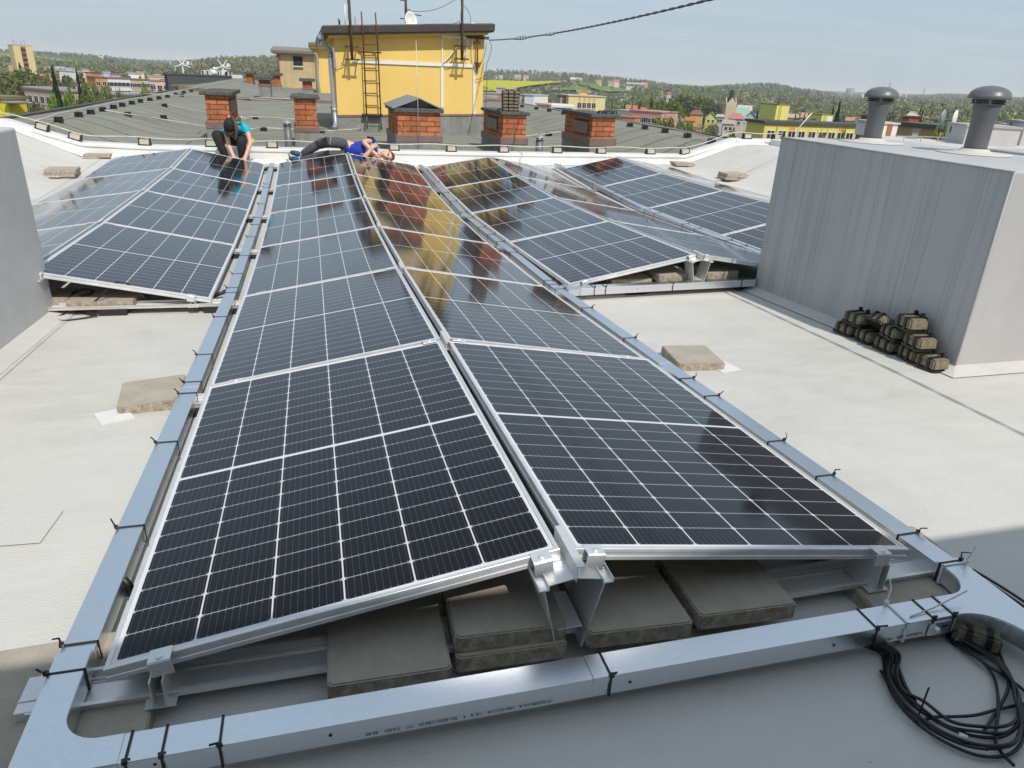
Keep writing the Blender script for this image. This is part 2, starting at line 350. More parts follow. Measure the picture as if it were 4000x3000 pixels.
        mx = t.new('ShaderNodeMix', data_type='RGBA', blend_type='MULTIPLY'); mx.inputs[0].default_value = .8; t.link(br.outputs['Color'], mx.inputs[6]); t.link(grime, mx.inputs[7])
        ch = t.ramp(t.noise(o, 11, 3, .7), [(.62, (0, 0, 0)), (.72, (1, 1, 1))]); fin = t.mix(t.math('MULTIPLY', ch, .5), mx.outputs[2], (.55, .4, .26))
        sp = t.ramp(t.noise(o, 5.5, 2, .5), [(.7, (0, 0, 0)), (.74, (1, 1, 1))]); fin = t.mix(t.math('MULTIPLY', sp, yel), fin, (.55, .27, .06))
        t.link(fin, b.inputs['Base Color'])
        h = t.math('ADD', t.math('MULTIPLY', br.outputs['Fac'], -3.5), t.noise(o, 26, 4, .7)); t.link(t.bump(h, .9, .016), b.inputs['Normal']); return m
    M['brick'] = brick('orange_brick', (.56, .21, .095), (.36, .115, .055), (.17, .085, .05), .9)
    M['brickred'] = brick('red_brick', (.42, .125, .085), (.36, .11, .075), (.24, .13, .1), .1, .8)
    M['brickochre'] = brick('ochre_brick', (.5, .2, .06), (.4, .14, .05), (.16, .1, .06), .9, .8)
    # plasters
    def plaster(name, base, var=.07, dirt=.25):
        m, t, b = newmat(name, base, .85, 0, .2); o = t.coord('Object')
        n = t.noise(o, 1.3, 5, .6); st = t.noise(t.mapv(o, (3, 3, .3)), 1.2, 4, .6)
        bc = t.ramp(n, [(.3, tuple(x*(1-var) for x in base)), (.7, tuple(min(1, x*(1+var)) for x in base))])
        bc = t.mix(t.math('MULTIPLY', t.ramp(st, [(.52, (0, 0, 0)), (.75, (1, 1, 1))]), dirt), bc, tuple(x*.72 for x in base)); t.link(bc, b.inputs['Base Color'])
        t.link(t.bump(t.noise(o, 38, 3, .6), .35, .006), b.inputs['Normal']); return m
    M['plaster'] = plaster
    M['yellow'] = plaster('yellow_render', (.76, .53, .165), .05, .12)
    M['beige'] = plaster('stained_beige_render', (.5, .39, .23), .12, .7)
    # skin, cloth
    M['skin'] = mat('skin', (.62, .37, .27), .5, 0, .1, 14)
    M['teal'] = mat('turquoise_cotton', (.012, .42, .58), .8, 0, .14, 12, .8, 13, bdist=.025)
    M['blue'] = mat('blue_cotton', (.012, .035, .36), .8, 0, .16, 12, .8, 13, bdist=.025)
    M['navy'] = mat('navy_cotton', (.018, .022, .075), .8, 0, .2, 12)
    M['trous'] = mat('black_trousers', (.017, .016, .017), .8, 0, .3, 9, .8, 13, bdist=.03)
    M['greytrous'] = mat('grey_work_trousers', (.075, .073, .08), .8, 0, .25, 9, .8, 12, bdist=.03)
    M['hair'] = mat('brown_hair', (.075, .035, .018), .5, 0, .3, 40)
    M['cap'] = mat('black_cap', (.008, .008, .009), .75, 0, .2, 20)
    M['shoe'] = mat('dark_shoes', (.025, .04, .05), .6, 0, .4, 30)
    M['shoeblue'] = mat('blue_laces', (.02, .22, .6), .6, 0, .2, 30)
    M['sole'] = mat('pale_sole', (.42, .38, .26), .7, 0, .2, 20)
    M['ink'] = mat('faint_ink', (.16, .17, .18), .6, 0, .2, 40)
    M['dark'] = mat('dark_opening', (.012, .012, .013), .7, 0, .2, 5)
    m, t, b = newmat('window_glass', (.03, .035, .045), .08, 0, .6); M['glass'] = m
    M['winwhite'] = mat('white_window_frame', (.72, .72, .7), .5, 0, .08, 3)
    M['signal'] = mat('pale_yellow_print', (.6, .7, .08), .7, 0, .1, 9)
# ================================================================== our roof
def grid_sheet(name, xs, ys, zf, m, smooth=True, thick=0):
    mb = MB(); n = len(xs)
    vs = [(x, y, zf(x, y)) for y in ys for x in xs]
    fs = [(j*n+i, j*n+i+1, (j+1)*n+i+1, (j+1)*n+i) for j in range(len(ys)-1) for i in range(n-1)]
    mb.add(vs, fs, 0, smooth); return mb
def frange(a, b, n): return [a+(b-a)*i/(n-1) for i in range(n)]
PAR_Y = 12.3     # front face of the parapet
def build_roof():
    mb = grid_sheet('roof', frange(-5.85, 8.7, 98), frange(-10, PAR_Y+.1, 150), roof, M['membrane'])
    # membrane laps: thin strips lying on the sheet
    def lap(pts, w, h=.004):
        P = [Vector((p[0], p[1], 0)) for p in pts]
        for i in range(len(P)-1):
            a, b = P[i], P[i+1]; n = max(1, int((b-a).length/.35))
            for k in range(n):
                p, q = a.lerp(b, k/n), a.lerp(b, (k+1)/n); d = (q-p).normalized(); sd = Vector((-d.y, d.x, 0))*w/2
                c = [p-sd, p+sd, q+sd, q-sd]; mb.quad(*[(v.x, v.y, roof(v.x, v.y)+h) for v in reversed(c)])
    lap([(-2.31, 4.05), (-2.27, -2)], .11)
    lap([onroof(-40, 2140), onroof(68, 2010)], .3, .005); lap([(-5, 6.1), (-1.3, 6.1)], .12); lap([(5.2, 8.4), (8.6, 8.4)], .12)
    lap([(4.2, 10.3), (8.6, 10.6)], .12, .006); lap([(-4.0, 4.4), (-4.0, 12.2)], .12)
    o = mb.build('roof_deck', M['membrane']); tag(o, 'pale grey membrane roof with soft welded laps under the panels', None, None, 'structure')
    # walls of the block under the roof edges
    w = MB(); zb = -20.6
    w.box((1.4, 1.3, (zb-.9)/2), (14.2, 22.0, -zb-.9)); o = w.build('block_wall', M['plaster']('block_render', (.55, .5, .42)))
    tag(o, 'rendered walls of the block below the pale roof', 'building wall')
    # parapet: bent white sheet on an upstand
    prof = [(-6.3, .2), (-5.3, .165), (-4.25, -.155), (-3.3, -.188), (-.0, -.193), (2.6, -.193), (6.78, -.16), (7.86, .172), (9.0, .178)]
    th = thing('parapet', 'low white membrane parapet between the pale roof and the dark roof', 'parapet', (0, 0, 0))
    mb = MB(); cop = MB()
    for i in range(len(prof)-1):
        (xa, za), (xb, zb_) = prof[i], prof[i+1]; y0, y1 = PAR_Y, PAR_Y+.26
        mb.hexa([(xa, y0, za-.75), (xb, y0, zb_-.75), (xb, y1, zb_-.75), (xa, y1, za-.75), (xa, y0, za-.03), (xb, y0, zb_-.03), (xb, y1, zb_-.03), (xa, y1, za-.03)])
        cop.hexa([(xa, y0-.02, za-.05), (xb, y0-.02, zb_-.05), (xb, y1+.02, zb_-.03), (xa, y1+.02, za-.03), (xa, y0-.02, za), (xb, y0-.02, zb_), (xb, y1+.02, zb_+.012), (xa, y1+.02, za+.012)])
    # glued-down flap at the foot
    fl = []
    for x in frange(-5.6, 8.5, 60):
        fl.append(x)
    for a, b in zip(fl[:-1], fl[1:]):
        mb.quad((a, PAR_Y-.2, roof(a, PAR_Y-.2)+.005), (b, PAR_Y-.2, roof(b, PAR_Y-.2)+.005), (b, PAR_Y-.004, roof(b, PAR_Y)+.05), (a, PAR_Y-.004, roof(a, PAR_Y)+.05))
    mb.build('upstand', M['white_membrane'], th); cop.build('coping', M['white_membrane'], th, .008)
    for nm, x, sgn in (('left', -5.95, -1), ('right', 8.78, 1)):
        e = MB(); e.box((x, 1.15, .1), (.24, 22.3, .2)); o = e.build('edge_kerb', M['white_membrane'], None, .02)
        tag(o, 'white membrane kerb along the %s eave of the pale roof' % nm, 'roof kerb', 'white kerbs of the pale roof')
# ================================================================== solar panels
PW, PL, FT = 1.134, 1.903, .035
def panel_meshes():
    prof = [(.012, -.003), (.012, 0), (.001, 0), (0, -.001), (0, -.011), (.0024, -.0125), (.0024, -.0225), (0, -.024), (0, -FT), (.03, -FT), (.03, -.032)]
    fr = MB(); vs = []
    for d, z in prof: vs += [(d, d, z), (PW-d, d, z), (PW-d, PL-d, z), (d, PL-d, z)]
    fs = []
    for i in range(len(prof)-1):
        for j in range(4): k = (j+1) % 4; fs.append((i*4+j, (i+1)*4+j, (i+1)*4+k, i*4+k))
    fr.add(vs, fs)
    frame = fr.mesh('panel_frame', M['alu'])
    g = MB(); d = .012
    g.quad((d, d, -.003), (PW-d, d, -.003), (PW-d, PL-d, -.003), (d, PL-d, -.003), 0)
    g.quad((d, PL-d, -.008), (PW-d, PL-d, -.008), (PW-d, d, -.008), (d, d, -.008), 1)
    glass = g.mesh('panel_glass', [M['cells'], M['backsheet']])
    return frame, glass
def sc(P, k): return CAM+(np.array(P)-CAM)*k
CL_ = [[-1.139, -0.002, -0.17], [-1.137, 1.919, -0.272], [-1.135, 3.839, -0.39], [-1.135, 5.761, -0.465], [-1.135, 7.684, -0.486], [-1.137, 9.606, -0.443], [-1.139, 11.527, -0.333]]
CR0 = [[-.018, 0, 0], [-.018, 1.921, -.088], [-.018, 3.841, -.198], [-.018, 5.762, -.27], [-.018, 7.685, -.294], [-.018, 9.608, -.26], [-.018, 11.529, -.165]]
CR_ = [[1.141, -0.019, -0.152], [1.139, 1.902, -0.256], [1.137, 3.822, -0.377], [1.136, 5.743, -0.455], [1.136, 7.666, -0.481], [1.137, 9.589, -0.443], [1.138, 11.509, -0.339]]
LL_ = [[-3.621, 3.855, -0.334], [-3.621, 5.778, -0.372], [-3.621, 7.701, -0.379], [-3.621, 9.624, -0.365], [-3.621, 11.545, -0.29]]
LM_ = [[-2.497, 3.855, -0.179], [-2.497, 5.778, -0.218], [-2.497, 7.701, -0.225], [-2.497, 9.624, -0.211], [-2.497, 11.545, -0.135]]
LR_ = [[-1.351, 3.855, -0.405], [-1.35, 5.778, -0.443], [-1.35, 7.701, -0.449], [-1.35, 9.624, -0.435], [-1.35, 11.545, -0.359]]
RL_ = [[1.353, 3.837, -0.372], [1.351, 5.758, -0.444], [1.349, 7.68, -0.487], [1.347, 9.603, -0.451], [1.345, 11.525, -0.359]]
RM_ = [[2.464, 3.837, -0.146], [2.464, 5.758, -0.229], [2.464, 7.68, -0.284], [2.464, 9.603, -0.259], [2.464, 11.525, -0.179]]
RQ_ = [[3.621, 3.837, -0.311], [3.621, 5.758, -0.398], [3.62, 7.68, -0.456], [3.62, 9.603, -0.435], [3.619, 11.525, -0.358]]
FL_ = [[3.773, 3.724, -0.338], [3.772, 5.646, -0.376], [3.771, 7.569, -0.407], [3.77, 9.492, -0.414], [3.769, 11.414, -0.364]]
FM_ = [[4.878, 3.724, -0.092], [4.878, 5.646, -0.129], [4.878, 7.569, -0.164], [4.878, 9.492, -0.175], [4.878, 11.414, -0.128]]
FQ_ = [[6.035, 3.724, -0.26], [6.035, 5.646, -0.298], [6.035, 7.569, -0.333], [6.035, 9.492, -0.344], [6.035, 11.414, -0.298]]
KR = 1.02        # the two right-hand double rows stand a touch farther out than first solved
def mirror_ridge(A): return [[p[0]+.036, p[1], p[2]] for p in A]
BLOCKS = [
    ('middle', CL_, CR0, mirror_ridge(CR0), CR_, 1.0),
    ('left', LL_, LM_, mirror_ridge(LM_), LR_, 1.0),
    ('right', RL_, RM_, mirror_ridge(RM_), RQ_, KR),
    ('far right', FL_, FM_, mirror_ridge(FM_), FQ_, KR)]
def build_panels():
    frame, glass = panel_meshes()
    for bn, A, B, Cc, D, k in BLOCKS:
        for side, lo, hi in (('left', A, B), ('right', D, Cc)):
            n = len(lo)-1
            for i in range(n):
                p = [Vector(sc(q, k)) for q in (lo[i], lo[i+1], hi[i], hi[i+1])]
                if side == 'left': O, Y, X = (p[0]+p[1])/2, (p[1]-p[0])+(p[3]-p[2]), (p[2]-p[0])+(p[3]-p[1]); ctr = (p[0]+p[1]+p[2]+p[3])/4
                else: Y, X = (p[1]-p[0])+(p[3]-p[2]), (p[0]-p[2])+(p[1]-p[3]); ctr = (p[0]+p[1]+p[2]+p[3])/4
                Y.normalize(); Z = X.cross(Y).normalized(); X = Y.cross(Z)
                org = ctr-X*(PW/2)*k-Y*(PL/2)*k
                nm = 'one panel at the front' if i == 0 else ORD[i]+' panel from the front'
                lab = 'solar panel on the %s-facing slope of the %s double row, %s' % (side, bn, 'nearest' if i == 0 else ('at the far end' if i == n-1 else ORD[i]+' from the front'))
                t = thing('solar_panel', lab, 'solar panel', (0, 0, 0), (0, 0, 0), 'solar panels in double rows')
                t.matrix_world = Matrix((X.to_4d(), Y.to_4d(), Z.to_4d(), (0, 0, 0, 1))).transposed()
                mw = Matrix.Identity(4)
                for r in range(3): mw[r][0], mw[r][1], mw[r][2], mw[r][3] = X[r], Y[r], Z[r], org[r]
                t.matrix_world = mw @ Matrix.Scale(k, 4)
                meshobj('frame', frame, t); meshobj('glass', glass, t)
# ================================================================== rails, posts and clamps
def build_rails():
    for bn, A, B, Cc, D, k in BLOCKS:
        n = len(A)
        for i in range(n):
            a, b, c, d = [Vector(sc(q[i], k)) for q in (A, B, Cc, D)]
            near = i == 0; far = i == n-1
            yo = -.004 if near else (.03 if far else .0)
            y = (b.y+c.y)/2+(.045 if near else (-.05 if far else 0))
            xa, xb = a.x-(.17 if near else .075), d.x+.12
            za, zb = roof(xa, y)+.052, roof(xb, y)+.052
            za = min(za, a.z-FT-.018); zb = min(zb, d.z-FT-.018)
            w = .052
            if near:
                lab = 'aluminium base rail with ridge post under the front edge of the %s double row' % bn
            elif far: lab = 'aluminium base rail under the far edge of the %s double row' % bn
            else: lab = 'aluminium base rail under the %s panel joint of the %s double row' % (ORD[i-1], bn)
            t = thing('mounting_rail', lab, 'mounting rail', (b.x+.018, y, (za+zb)/2), (0, 0, 0), 'aluminium rails under the solar panels')
            L = t.location
            def bar(mb, y0, y1, h0, h1, x0=xa, x1=xb):
                z0 = za+(zb-za)*(x0-xa)/(xb-xa); z1 = za+(zb-za)*(x1-xa)/(xb-xa)
                q = [(x0, y0, z0+h0), (x1, y0, z1+h0), (x1, y1, z1+h0), (x0, y1, z0+h0), (x0, y0, z0+h1), (x1, y0, z1+h1), (x1, y1, z1+h1), (x0, y1, z0+h1)]
                mb.hexa([Vector(p)-L for p in q])
            mb = MB(); bar(mb, y-w, y+w, -.006, 0)
            for s in (-1, 1):
                bar(mb, y+s*w-.0015, y+s*w+.0015, .0005, .019); bar(mb, y+s*(w+.005)-.0045, y+s*(w+.005)+.0035, .016, .019)
            bar(mb, y+.034, y+.0365, .0005, .007); bar(mb, y+.026, y+.0275, .0005, .004)
            mb.build('base_rail', M['rawalu'], t)
            ew = .05 if near else .03; mb = MB(); mb.box(Vector((xa-.0, y, za+.007))-L, (ew, 2*w+.01, .028)); mb.box(Vector((xa-.0, y-.02, za+.0225))-L, (ew, .008, .003)); mb.build('end_piece', M['alu'], t, .0015, 1)
            # rubber pads and end caps
            for xx in (xa+.09, xa+(xb-xa)*.3, xa+(xb-xa)*.7, xb-.09):
                zz = za+(zb-za)*(xx-xa)/(xb-xa); zr = roof(xx, y)
                if near and bn == 'middle' and (xx < -.9 or xx > .9): continue
                mb = MB(); mb.box((Vector((xx, y, (zz-.007+zr+.002)/2))-L), (.18, .13, max(.006, zz-.007-zr-.002))); mb.build('rubber_pad', M['mat'], t)
            mb = MB(); mb.box(Vector((xb+.012, y, zb+.004))-L, (.02, .12, .024)); mb.build('end_cap', M['black'], t)
            # ridge post: two leaning plates on a foot, a bent cap plate and a fin
            zr = za+(zb-za)*(b.x+.018-xa)/(xb-xa); zt = b.z-FT-.004; mb = MB()
            xm = b.x+.018; yo0, yo1 = y-.07, y+.07
            if near: yo0, yo1 = y-.115, y+.04
            for s in (-1, 1):
                x0, x1 = xm+s*.035, xm+s*.085
                q = [(x0-.002, yo0, zr+.002), (x0+.002, yo0, zr+.002), (x0+.002, yo1, zr+.002), (x0-.002, yo1, zr+.002), (x1-.002, yo0, zt-.012), (x1+.002, yo0, zt-.012), (x1+.002, yo1, zt-.012), (x1-.002, yo1, zt-.012)]
                mb.hexa([Vector(p)-L for p in q])
                # channel lip
                mb.box(Vector((x1+s*.003, (yo0+yo1)/2, zt-.013))-L, (.03, yo1-yo0+.02, .004)); mb.box(Vector((x1+s*.017, (yo0+yo1)/2, zt-.008))-L, (.003, yo1-yo0+.02, .014)); mb.box(Vector((x1-s*.011, (yo0+yo1)/2, zt-.008))-L, (.003, yo1-yo0+.02, .014))
                q = [(xm, yo0, zt+.008), (x1-s*.012, yo0, zt-.006), (x1-s*.012, yo1, zt-.006), (xm, yo1, zt+.008)]
                q = [Vector(p)-L for p in (q if s > 0 else q[::-1])]; mb.hexa([p-Vector((0, 0, .003)) for p in q]+q)
            mb.box(Vector((xm, (yo0+yo1)/2, zr+.07))-L, (.07, yo1-yo0-.01, .003))
            mb.build('ridge_post', M['rawalu'], t, .0008, 1)
            mb = MB(); mb.box(Vector((xm-.004, (yo0+yo1)/2, zt+.03))-L, (.003, yo1-yo0+.03, .045)); mb.box(Vector((xm+.006, (yo0+yo1)/2, zt+.052))-L, (.022, yo1-yo0+.03, .003)); mb.build('ridge_fin', M['alu'], t)
            # low brackets
            for q, s in ((a, 1), (d, -1)):
                xx = q.x+s*.12; zz = za+(zb-za)*(xx-xa)/(xb-xa); z1 = q.z+.022-FT-.004
                mb = MB(); yy0, yy1 = (y-.09, y+.03) if near else (y-.055, y+.055)
                mb.box(Vector((xx-.014, (yy0+yy1)/2, (zz+z1)/2))-L, (.003, yy1-yy0, max(.01, z1-zz-.002))); mb.box(Vector((xx+.014, (yy0+yy1)/2, (zz+z1)/2))-L, (.003, yy1-yy0, max(.01, z1-zz-.002)))
                mb.box(Vector((xx, (yy0+yy1)/2, zz+.004))-L, (.07, yy1-yy0, .004)); mb.build('low_bracket', M['rawalu'], t)
            # clamps
            for lo, hi, s in ((a, b, 1), (d, c, -1)):
                for f in (.115, .95):
                    p = lo.lerp(hi, f); cm = MB(); ydir = p.y
                    sl = math.atan2(hi.z-lo.z, hi.x-lo.x) if s > 0 else math.atan2(lo.z-hi.z, lo.x-hi.x)
                    R = Matrix.Rotation(-sl, 3, 'Y')
                    def bx(c_, d_): 
                        vs = [p+R @ (Vector(c_)+Vector((sx*d_[0]/2, sy*d_[1]/2, sz*d_[2]/2)))-L for sz in (-1, 1) for sy in (-1, 1) for sx in (-1, 1)]
                        cm.add(vs, [(0, 2, 3, 1), (4, 5, 7, 6), (0, 1, 5, 4), (2, 6, 7, 3), (0, 4, 6, 2), (1, 3, 7, 5)])
                    if near:
                        bx((0, .002, .003), (.052, .045, .004)); bx((0, -.021, -.018), (.052, .004, .042)); bx((0, -.011, -.018), (.004, .02, .036)); off = Vector((0, -.006, .006))
                    elif far: bx((0, -.012, .003), (.052, .03, .004)); bx((0, .003, -.016), (.052, .004, .04)); off = Vector((0, -.008, .006))
                    else: bx((0, -.009, .003), (.07, .042, .004)); off = Vector((0, -.009, .006))
                    co = cm.build('clamp', M['alu'], t, .0012, 1)
                    if near or (bn == 'middle' and i == 1):
                        bo = MB(); q = p+R @ off-L; bo.lathe([(.0, .004), (.004, .004), (.0085, .003), (.009, -.001), (.009, -.004)], q, 12); bo.build('bolt', M['rawalu'], co)
# ================================================================== cable trays
TW, TH = .078, .06
def tray_z(x, y): return roof(x, y)+.05
def tie(parent, c, ax, w=TW+.004, h=TH+.004, mt='black', tail=.022, head=1, tz=0):
    """cable tie looped round a tray whose long axis is ax; c = centre of tray section"""
    mb = MB(); ax = Vector(ax).normalized(); sd = Vector((ax.y, -ax.x, 0)); c = Vector(c); up = Vector((0, 0, 1))
    hw, hh = w/2, h/2
    pts = [c-sd*hw-up*hh, c-sd*hw+up*hh, c+sd*hw+up*hh, c+sd*hw-up*hh, c-sd*hw-up*hh]
    for a, b in zip(pts[:-1], pts[1:]):
        d = (b-a).normalized(); n = d.cross(ax)*.0012; wv = ax*.0026
        e = d*.0012
        mb.hexa([a-e-wv-n, a-e+wv-n, b+e+wv-n, b+e-wv-n, a-e-wv+n, a-e+wv+n, b+e+wv+n, b+e-wv+n])
    hp = c+sd*hw*head+up*(hh+.003); mb.box(hp, (.011, .011, .009), random.uniform(0, 1))
    tp = [hp, hp+up*tail*.6+sd*head*.006+ax*random.uniform(-.012, .012), hp+up*tail+sd*head*.016+ax*random.uniform(-.02, .02)]
    mb.strip(tp, .005, ax, .0016); return mb.build('cable_tie', M[mt], parent)
def tray_run(name, label, pts, ties, holes=(), joints=(), wob=True):
    """pts: centre-line (x, y); ties: distances expressed as y (or x for cross runs)"""
    P = [Vector((x, y, tray_z(x, y))) for x, y in pts]
    t = thing('cable_tray', label, 'cable tray', P[0], (0, 0, 0), 'galvanised cable trays between the panel rows'); L = t.location
    body, lid = MB(), MB()
    def run(mb, w, z0, z1, inset=0):
        for i in range(len(P)-1):
            a, b = P[i].copy(), P[i+1].copy(); d = (b-a); d.z = 0; d.normalize(); sd = Vector((d.y, -d.x, 0))*w/2
            if i == 0: a += d*inset
            if i == len(P)-2: b -= d*inset
            U0, U1 = Vector((0, 0, z0)), Vector((0, 0, z1))
            mb.hexa([v-L for v in (a-sd+U0, a+sd+U0, b+sd+U0, b-sd+U0, a-sd+U1, a+sd+U1, b+sd+U1, b-sd+U1)])
    run(body, TW-.004, 0, TH-.003, .002)
    # lid with turned-down lips, laid in lengths
    for i in range(len(P)-1):
        a, b = P[i], P[i+1]; d = (b-a); ln = d.length; dd = d/ln; h = Vector((dd.x, dd.y, 0)).normalized(); sd = Vector((h.y, -h.x, 0)); n = max(1, round(ln/2.0))
        for k in range(n):
            p, q = a+d*(k/n)+dd*(.0006 if k else 0), a+d*((k+1)/n)-dd*.0006
            jz = .0007*((k+i) % 2)
            for (x0, x1, z0, z1) in ((-TW/2, TW/2, TH-.0025+jz, TH+jz), (-TW/2-.0008, -TW/2+.0012, TH-.016, TH+jz-.0003), (TW/2-.0012, TW/2+.0008, TH-.016, TH+jz-.0003)):
                lid.hexa([v-L for v in (p+sd*x0+Vector((0, 0, z0)), p+sd*x1+Vector((0, 0, z0)), q+sd*x1+Vector((0, 0, z0)), q+sd*x0+Vector((0, 0, z0)), p+sd*x0+Vector((0, 0, z1)), p+sd*x1+Vector((0, 0, z1)), q+sd*x1+Vector((0, 0, z1)), q+sd*x0+Vector((0, 0, z1)))])
    body.build('channel', M['galv'], t); lid.build('lid', M['galv'], t, .0009, 1)
    cross = abs(P[-1].x-P[0].x) > abs(P[-1].y-P[0].y)
    def on(v):
        for i in range(len(P)-1):
            a, b = P[i], P[i+1]; u0, u1 = (a.x, b.x) if cross else (a.y, b.y)
            if min(u0, u1)-1e-6 <= v <= max(u0, u1)+1e-6:
                return a.lerp(b, (v-u0)/(u1-u0)), (b-a)
        return None
    for tt in ties:
        v, kw = (tt, {}) if not isinstance(tt, tuple) else tt
        r = on(v)
        if r: 
            c, ax = r; ax.z = 0; tie(t, c+Vector((0, 0, TH/2))-L, ax, **kw)
    hb = MB()
    for v, sgn, zf in holes:
        r = on(v)
        if not r: continue
        c, ax = r; ax.z = 0; ax.normalize(); sd = Vector((ax.y, -ax.x, 0))
        q = c+sd*sgn*(TW/2-.0012)+Vector((0, 0, TH*zf))-L
        ring = [q+ax*.0042*math.cos(2*math.pi*j/12)+Vector((0, 0, .0042*math.sin(2*math.pi*j/12))) for j in range(12)]
        hb.add([p+sd*sgn*.0002 for p in ring], [tuple(range(12)) if sgn > 0 else tuple(range(11, -1, -1))])
    if hb.v: hb.build('drilled_hole', M['dark'], t)
    return t, P
def arc(cx, cy, r, a0, a1, n=10): return [(cx+r*math.cos(a0+(a1-a0)*i/n), cy+r*math.sin(a0+(a1-a0)*i/n)) for i in range(n+1)]
def plate_piece(name, parent, poly, z, m, L):
    mb = MB(); q = [(x-L.x, y-L.y) for x, y in poly]
    mb.prism(q, z-L.z, z+TH-.003-L.z); mb.prism(q, z+TH-.002-L.z, z+TH+.0012-L.z); return mb.build(name, m, parent, .0008, 1)
XL, XR, YF = -1.232, 1.282, -.204
def ytie(pxs, x, up): return [float(onroof(px, py, up)[1]) for px, py in pxs]
def build_trays():
    lt = ytie([(500, 2055), (640, 1722), (723, 1529), (757, 1485), (806, 1380), (872, 1236), (900, 1143), (915, 1125), (945, 1072), (960, 1003), (985, 930), (996, 880), (1003, 850), (1012, 800), (1022, 740), (1030, 728), (1045, 655)], XL, .11)
    tray_run('left', 'galvanised cable tray between the left and middle double rows', [(XL, .12), (XL, 3.9), (-1.24, 7.6), (-1.243, 11.6)], [(v, dict(head=-1)) for v in lt]+[(.16, dict(head=-1))],
             [(.62, 1, .55), (1.25, 1, .5), (1.62, 1, .6), (2.9, 1, .5)])
    rt = ytie([(3580, 2080), (3270, 1850), (3075, 1715), (2790, 1540), (2710, 1470), (2480, 1315), (2330, 1200), (2225, 1128), (2195, 1110), (2168, 1095), (2000, 990), (1960, 950), (1915, 920), (1880, 890), (1840, 850), (1800, 830), (1770, 790), (1730, 760), (1690, 720)], XR, .11)
    tray_run('right', 'galvanised cable tray between the middle and right double rows', [(XR, -.02), (XR-.02, 3.9), (1.25, 7.6), (1.247, 11.65)], [(v, dict(head=1)) for v in rt],
             [(.35, -1, .5), (.9, -1, .5), (1.15, -1, .5), (2.35, -1, .5), (3.1, -1, .55)])
    t, P = tray_run('front', 'galvanised cable tray running across the front of the middle double row', [(-1.06, YF), (0, YF), (1.1, YF)],
             [(-1.045, {}), (-.975, {}), (-.86, dict(head=1)), (.045, dict(head=1)), (.83, dict(head=1, tail=.02)), (1.02, dict(head=1)), (1.09, dict(head=1)), (.93, dict(mt='whitepl', tail=.07, head=-1, w=TW+.008, h=TH+.008))],
             [(-.63, 1, .5), (.1, 1, .45), (.7, 1, .45)])
    L = t.location; z = tray_z(0, YF)
    # left elbow
    h = TW/2; xo, xi = XL-h, XL+h; yo, yi = YF-h, YF+h; r = .085
    poly = [(xo, .12), (xo, yo), (-1.06, yo), (-1.06, yi), (xi+r, yi)]+arc(xi+r, yi+r, r, -math.pi/2, -math.pi, 10)[1:]+[(xi, .12)]
    plate_piece('elbow', t, poly, z, M['galv'], L)
    # right T piece: the run carries on towards the viewer
    xi, xo = XR-h, XR+h
    poly = [(1.1, yo), (1.1, yi), (xi-r, yi)]+arc(xi-r, yi+r, r, -math.pi/2, 0, 10)[1:]+[(xi, -.02), (xo, -.02), (xo, -.62), (xi, -.62), (xi, yo-.13)]+arc(xi-.13, yo-.13, .13, 0, math.pi/2, 10)[1:]
    plate_piece('tee_piece', t, poly[::-1], z, M['galv'], L)
    tie(t, Vector((XR, -.035, z+TH/2))-L, (0, 1, 0), head=1, tail=.03); tie(t, Vector((XR, -.05, z+TH/2))-L, (0, 1, 0), mt='whitepl', head=1, tail=.06, w=TW+.008, h=TH+.008)
    tie(t, Vector((XL, .05, z+TH/2))-L, (0, 1, 0), head=-1); 
    # white ties hanging over the lid, slotted coupler and its bolt
    mb = MB(); a = Vector((.955, YF-.02, z+TH+.004))-L
    mb.strip([a, a+Vector((.09, .012, .004)), a+Vector((.22, .03, .03))], .006, (0, 1, 0), .0015); mb.build('cable_tie', M['whitepl'], t)
    mb = MB(); mb.box(Vector((1.05, yo-.002, z+.024))-L, (.075, .003, .044)); mb.build('coupler_plate', M['galv'], t)
    mb = MB(); mb.lathe([(0, .012), (.006, .012), (.008, .008), (.008, 0)], (0, 0, 0), 10); bo = mb.build('coupler_bolt', M['rawalu'], t); bo.location = Vector((1.035, yo-.004, z+.026))-L; bo.rotation_euler = (math.pi/2, 0, 0)
    mb = MB(); mb.box(Vector((1.066, yo-.0038, z+.03))-L, (.022, .001, .006)); mb.box(Vector((-1.0, yo-.0006, z+.018))-L, (.024, .001, .006)); mb.box(Vector((-.99, yo-.0006, z+.04))-L, (.006, .001, .006)); mb.build('slot_hole', M['dark'], t)
    # printed line on the channel side, too small to read in the photograph
    mb = MB(); x = -.55
    while x < -.1:
        w = random.choice((.003, .004, .006, .002)); mb.box(Vector((x, yo-.0004, z+.012+.0004*random.random()))-L, (w, .0006, random.choice((.004, .0045, .0035)))); x += w+.0025+(.012 if random.random() < .14 else 0)
    x = .78
    while x < 1.0:
        w = random.choice((.003, .004, .006, .002)); mb.box(Vector((x, yo-.0004, z+.012))-L, (w, .0006, .005)); x += w+.0025+(.012 if random.random() < .14 else 0)
    mb.build('printed_line', M['ink'], t)
    # short branch in front of the right double row
    xb = 1.285+TW/2+.002
    t2, P2 = tray_run('branch', 'short galvanised cable tray in front of the right double row', [(xb+.11, 3.83), (2.2, 3.87), (3.09, 3.9)], [(1.56, {}), (1.66, {}), (2.28, {}), (2.95, {})], [(1.95, 1, .5), (2.7, 1, .5)])
    L = t2.location; z = tray_z(xb, 3.85)
    yo, yi = 3.83-h, 3.83+h; x0 = XR-.02-h
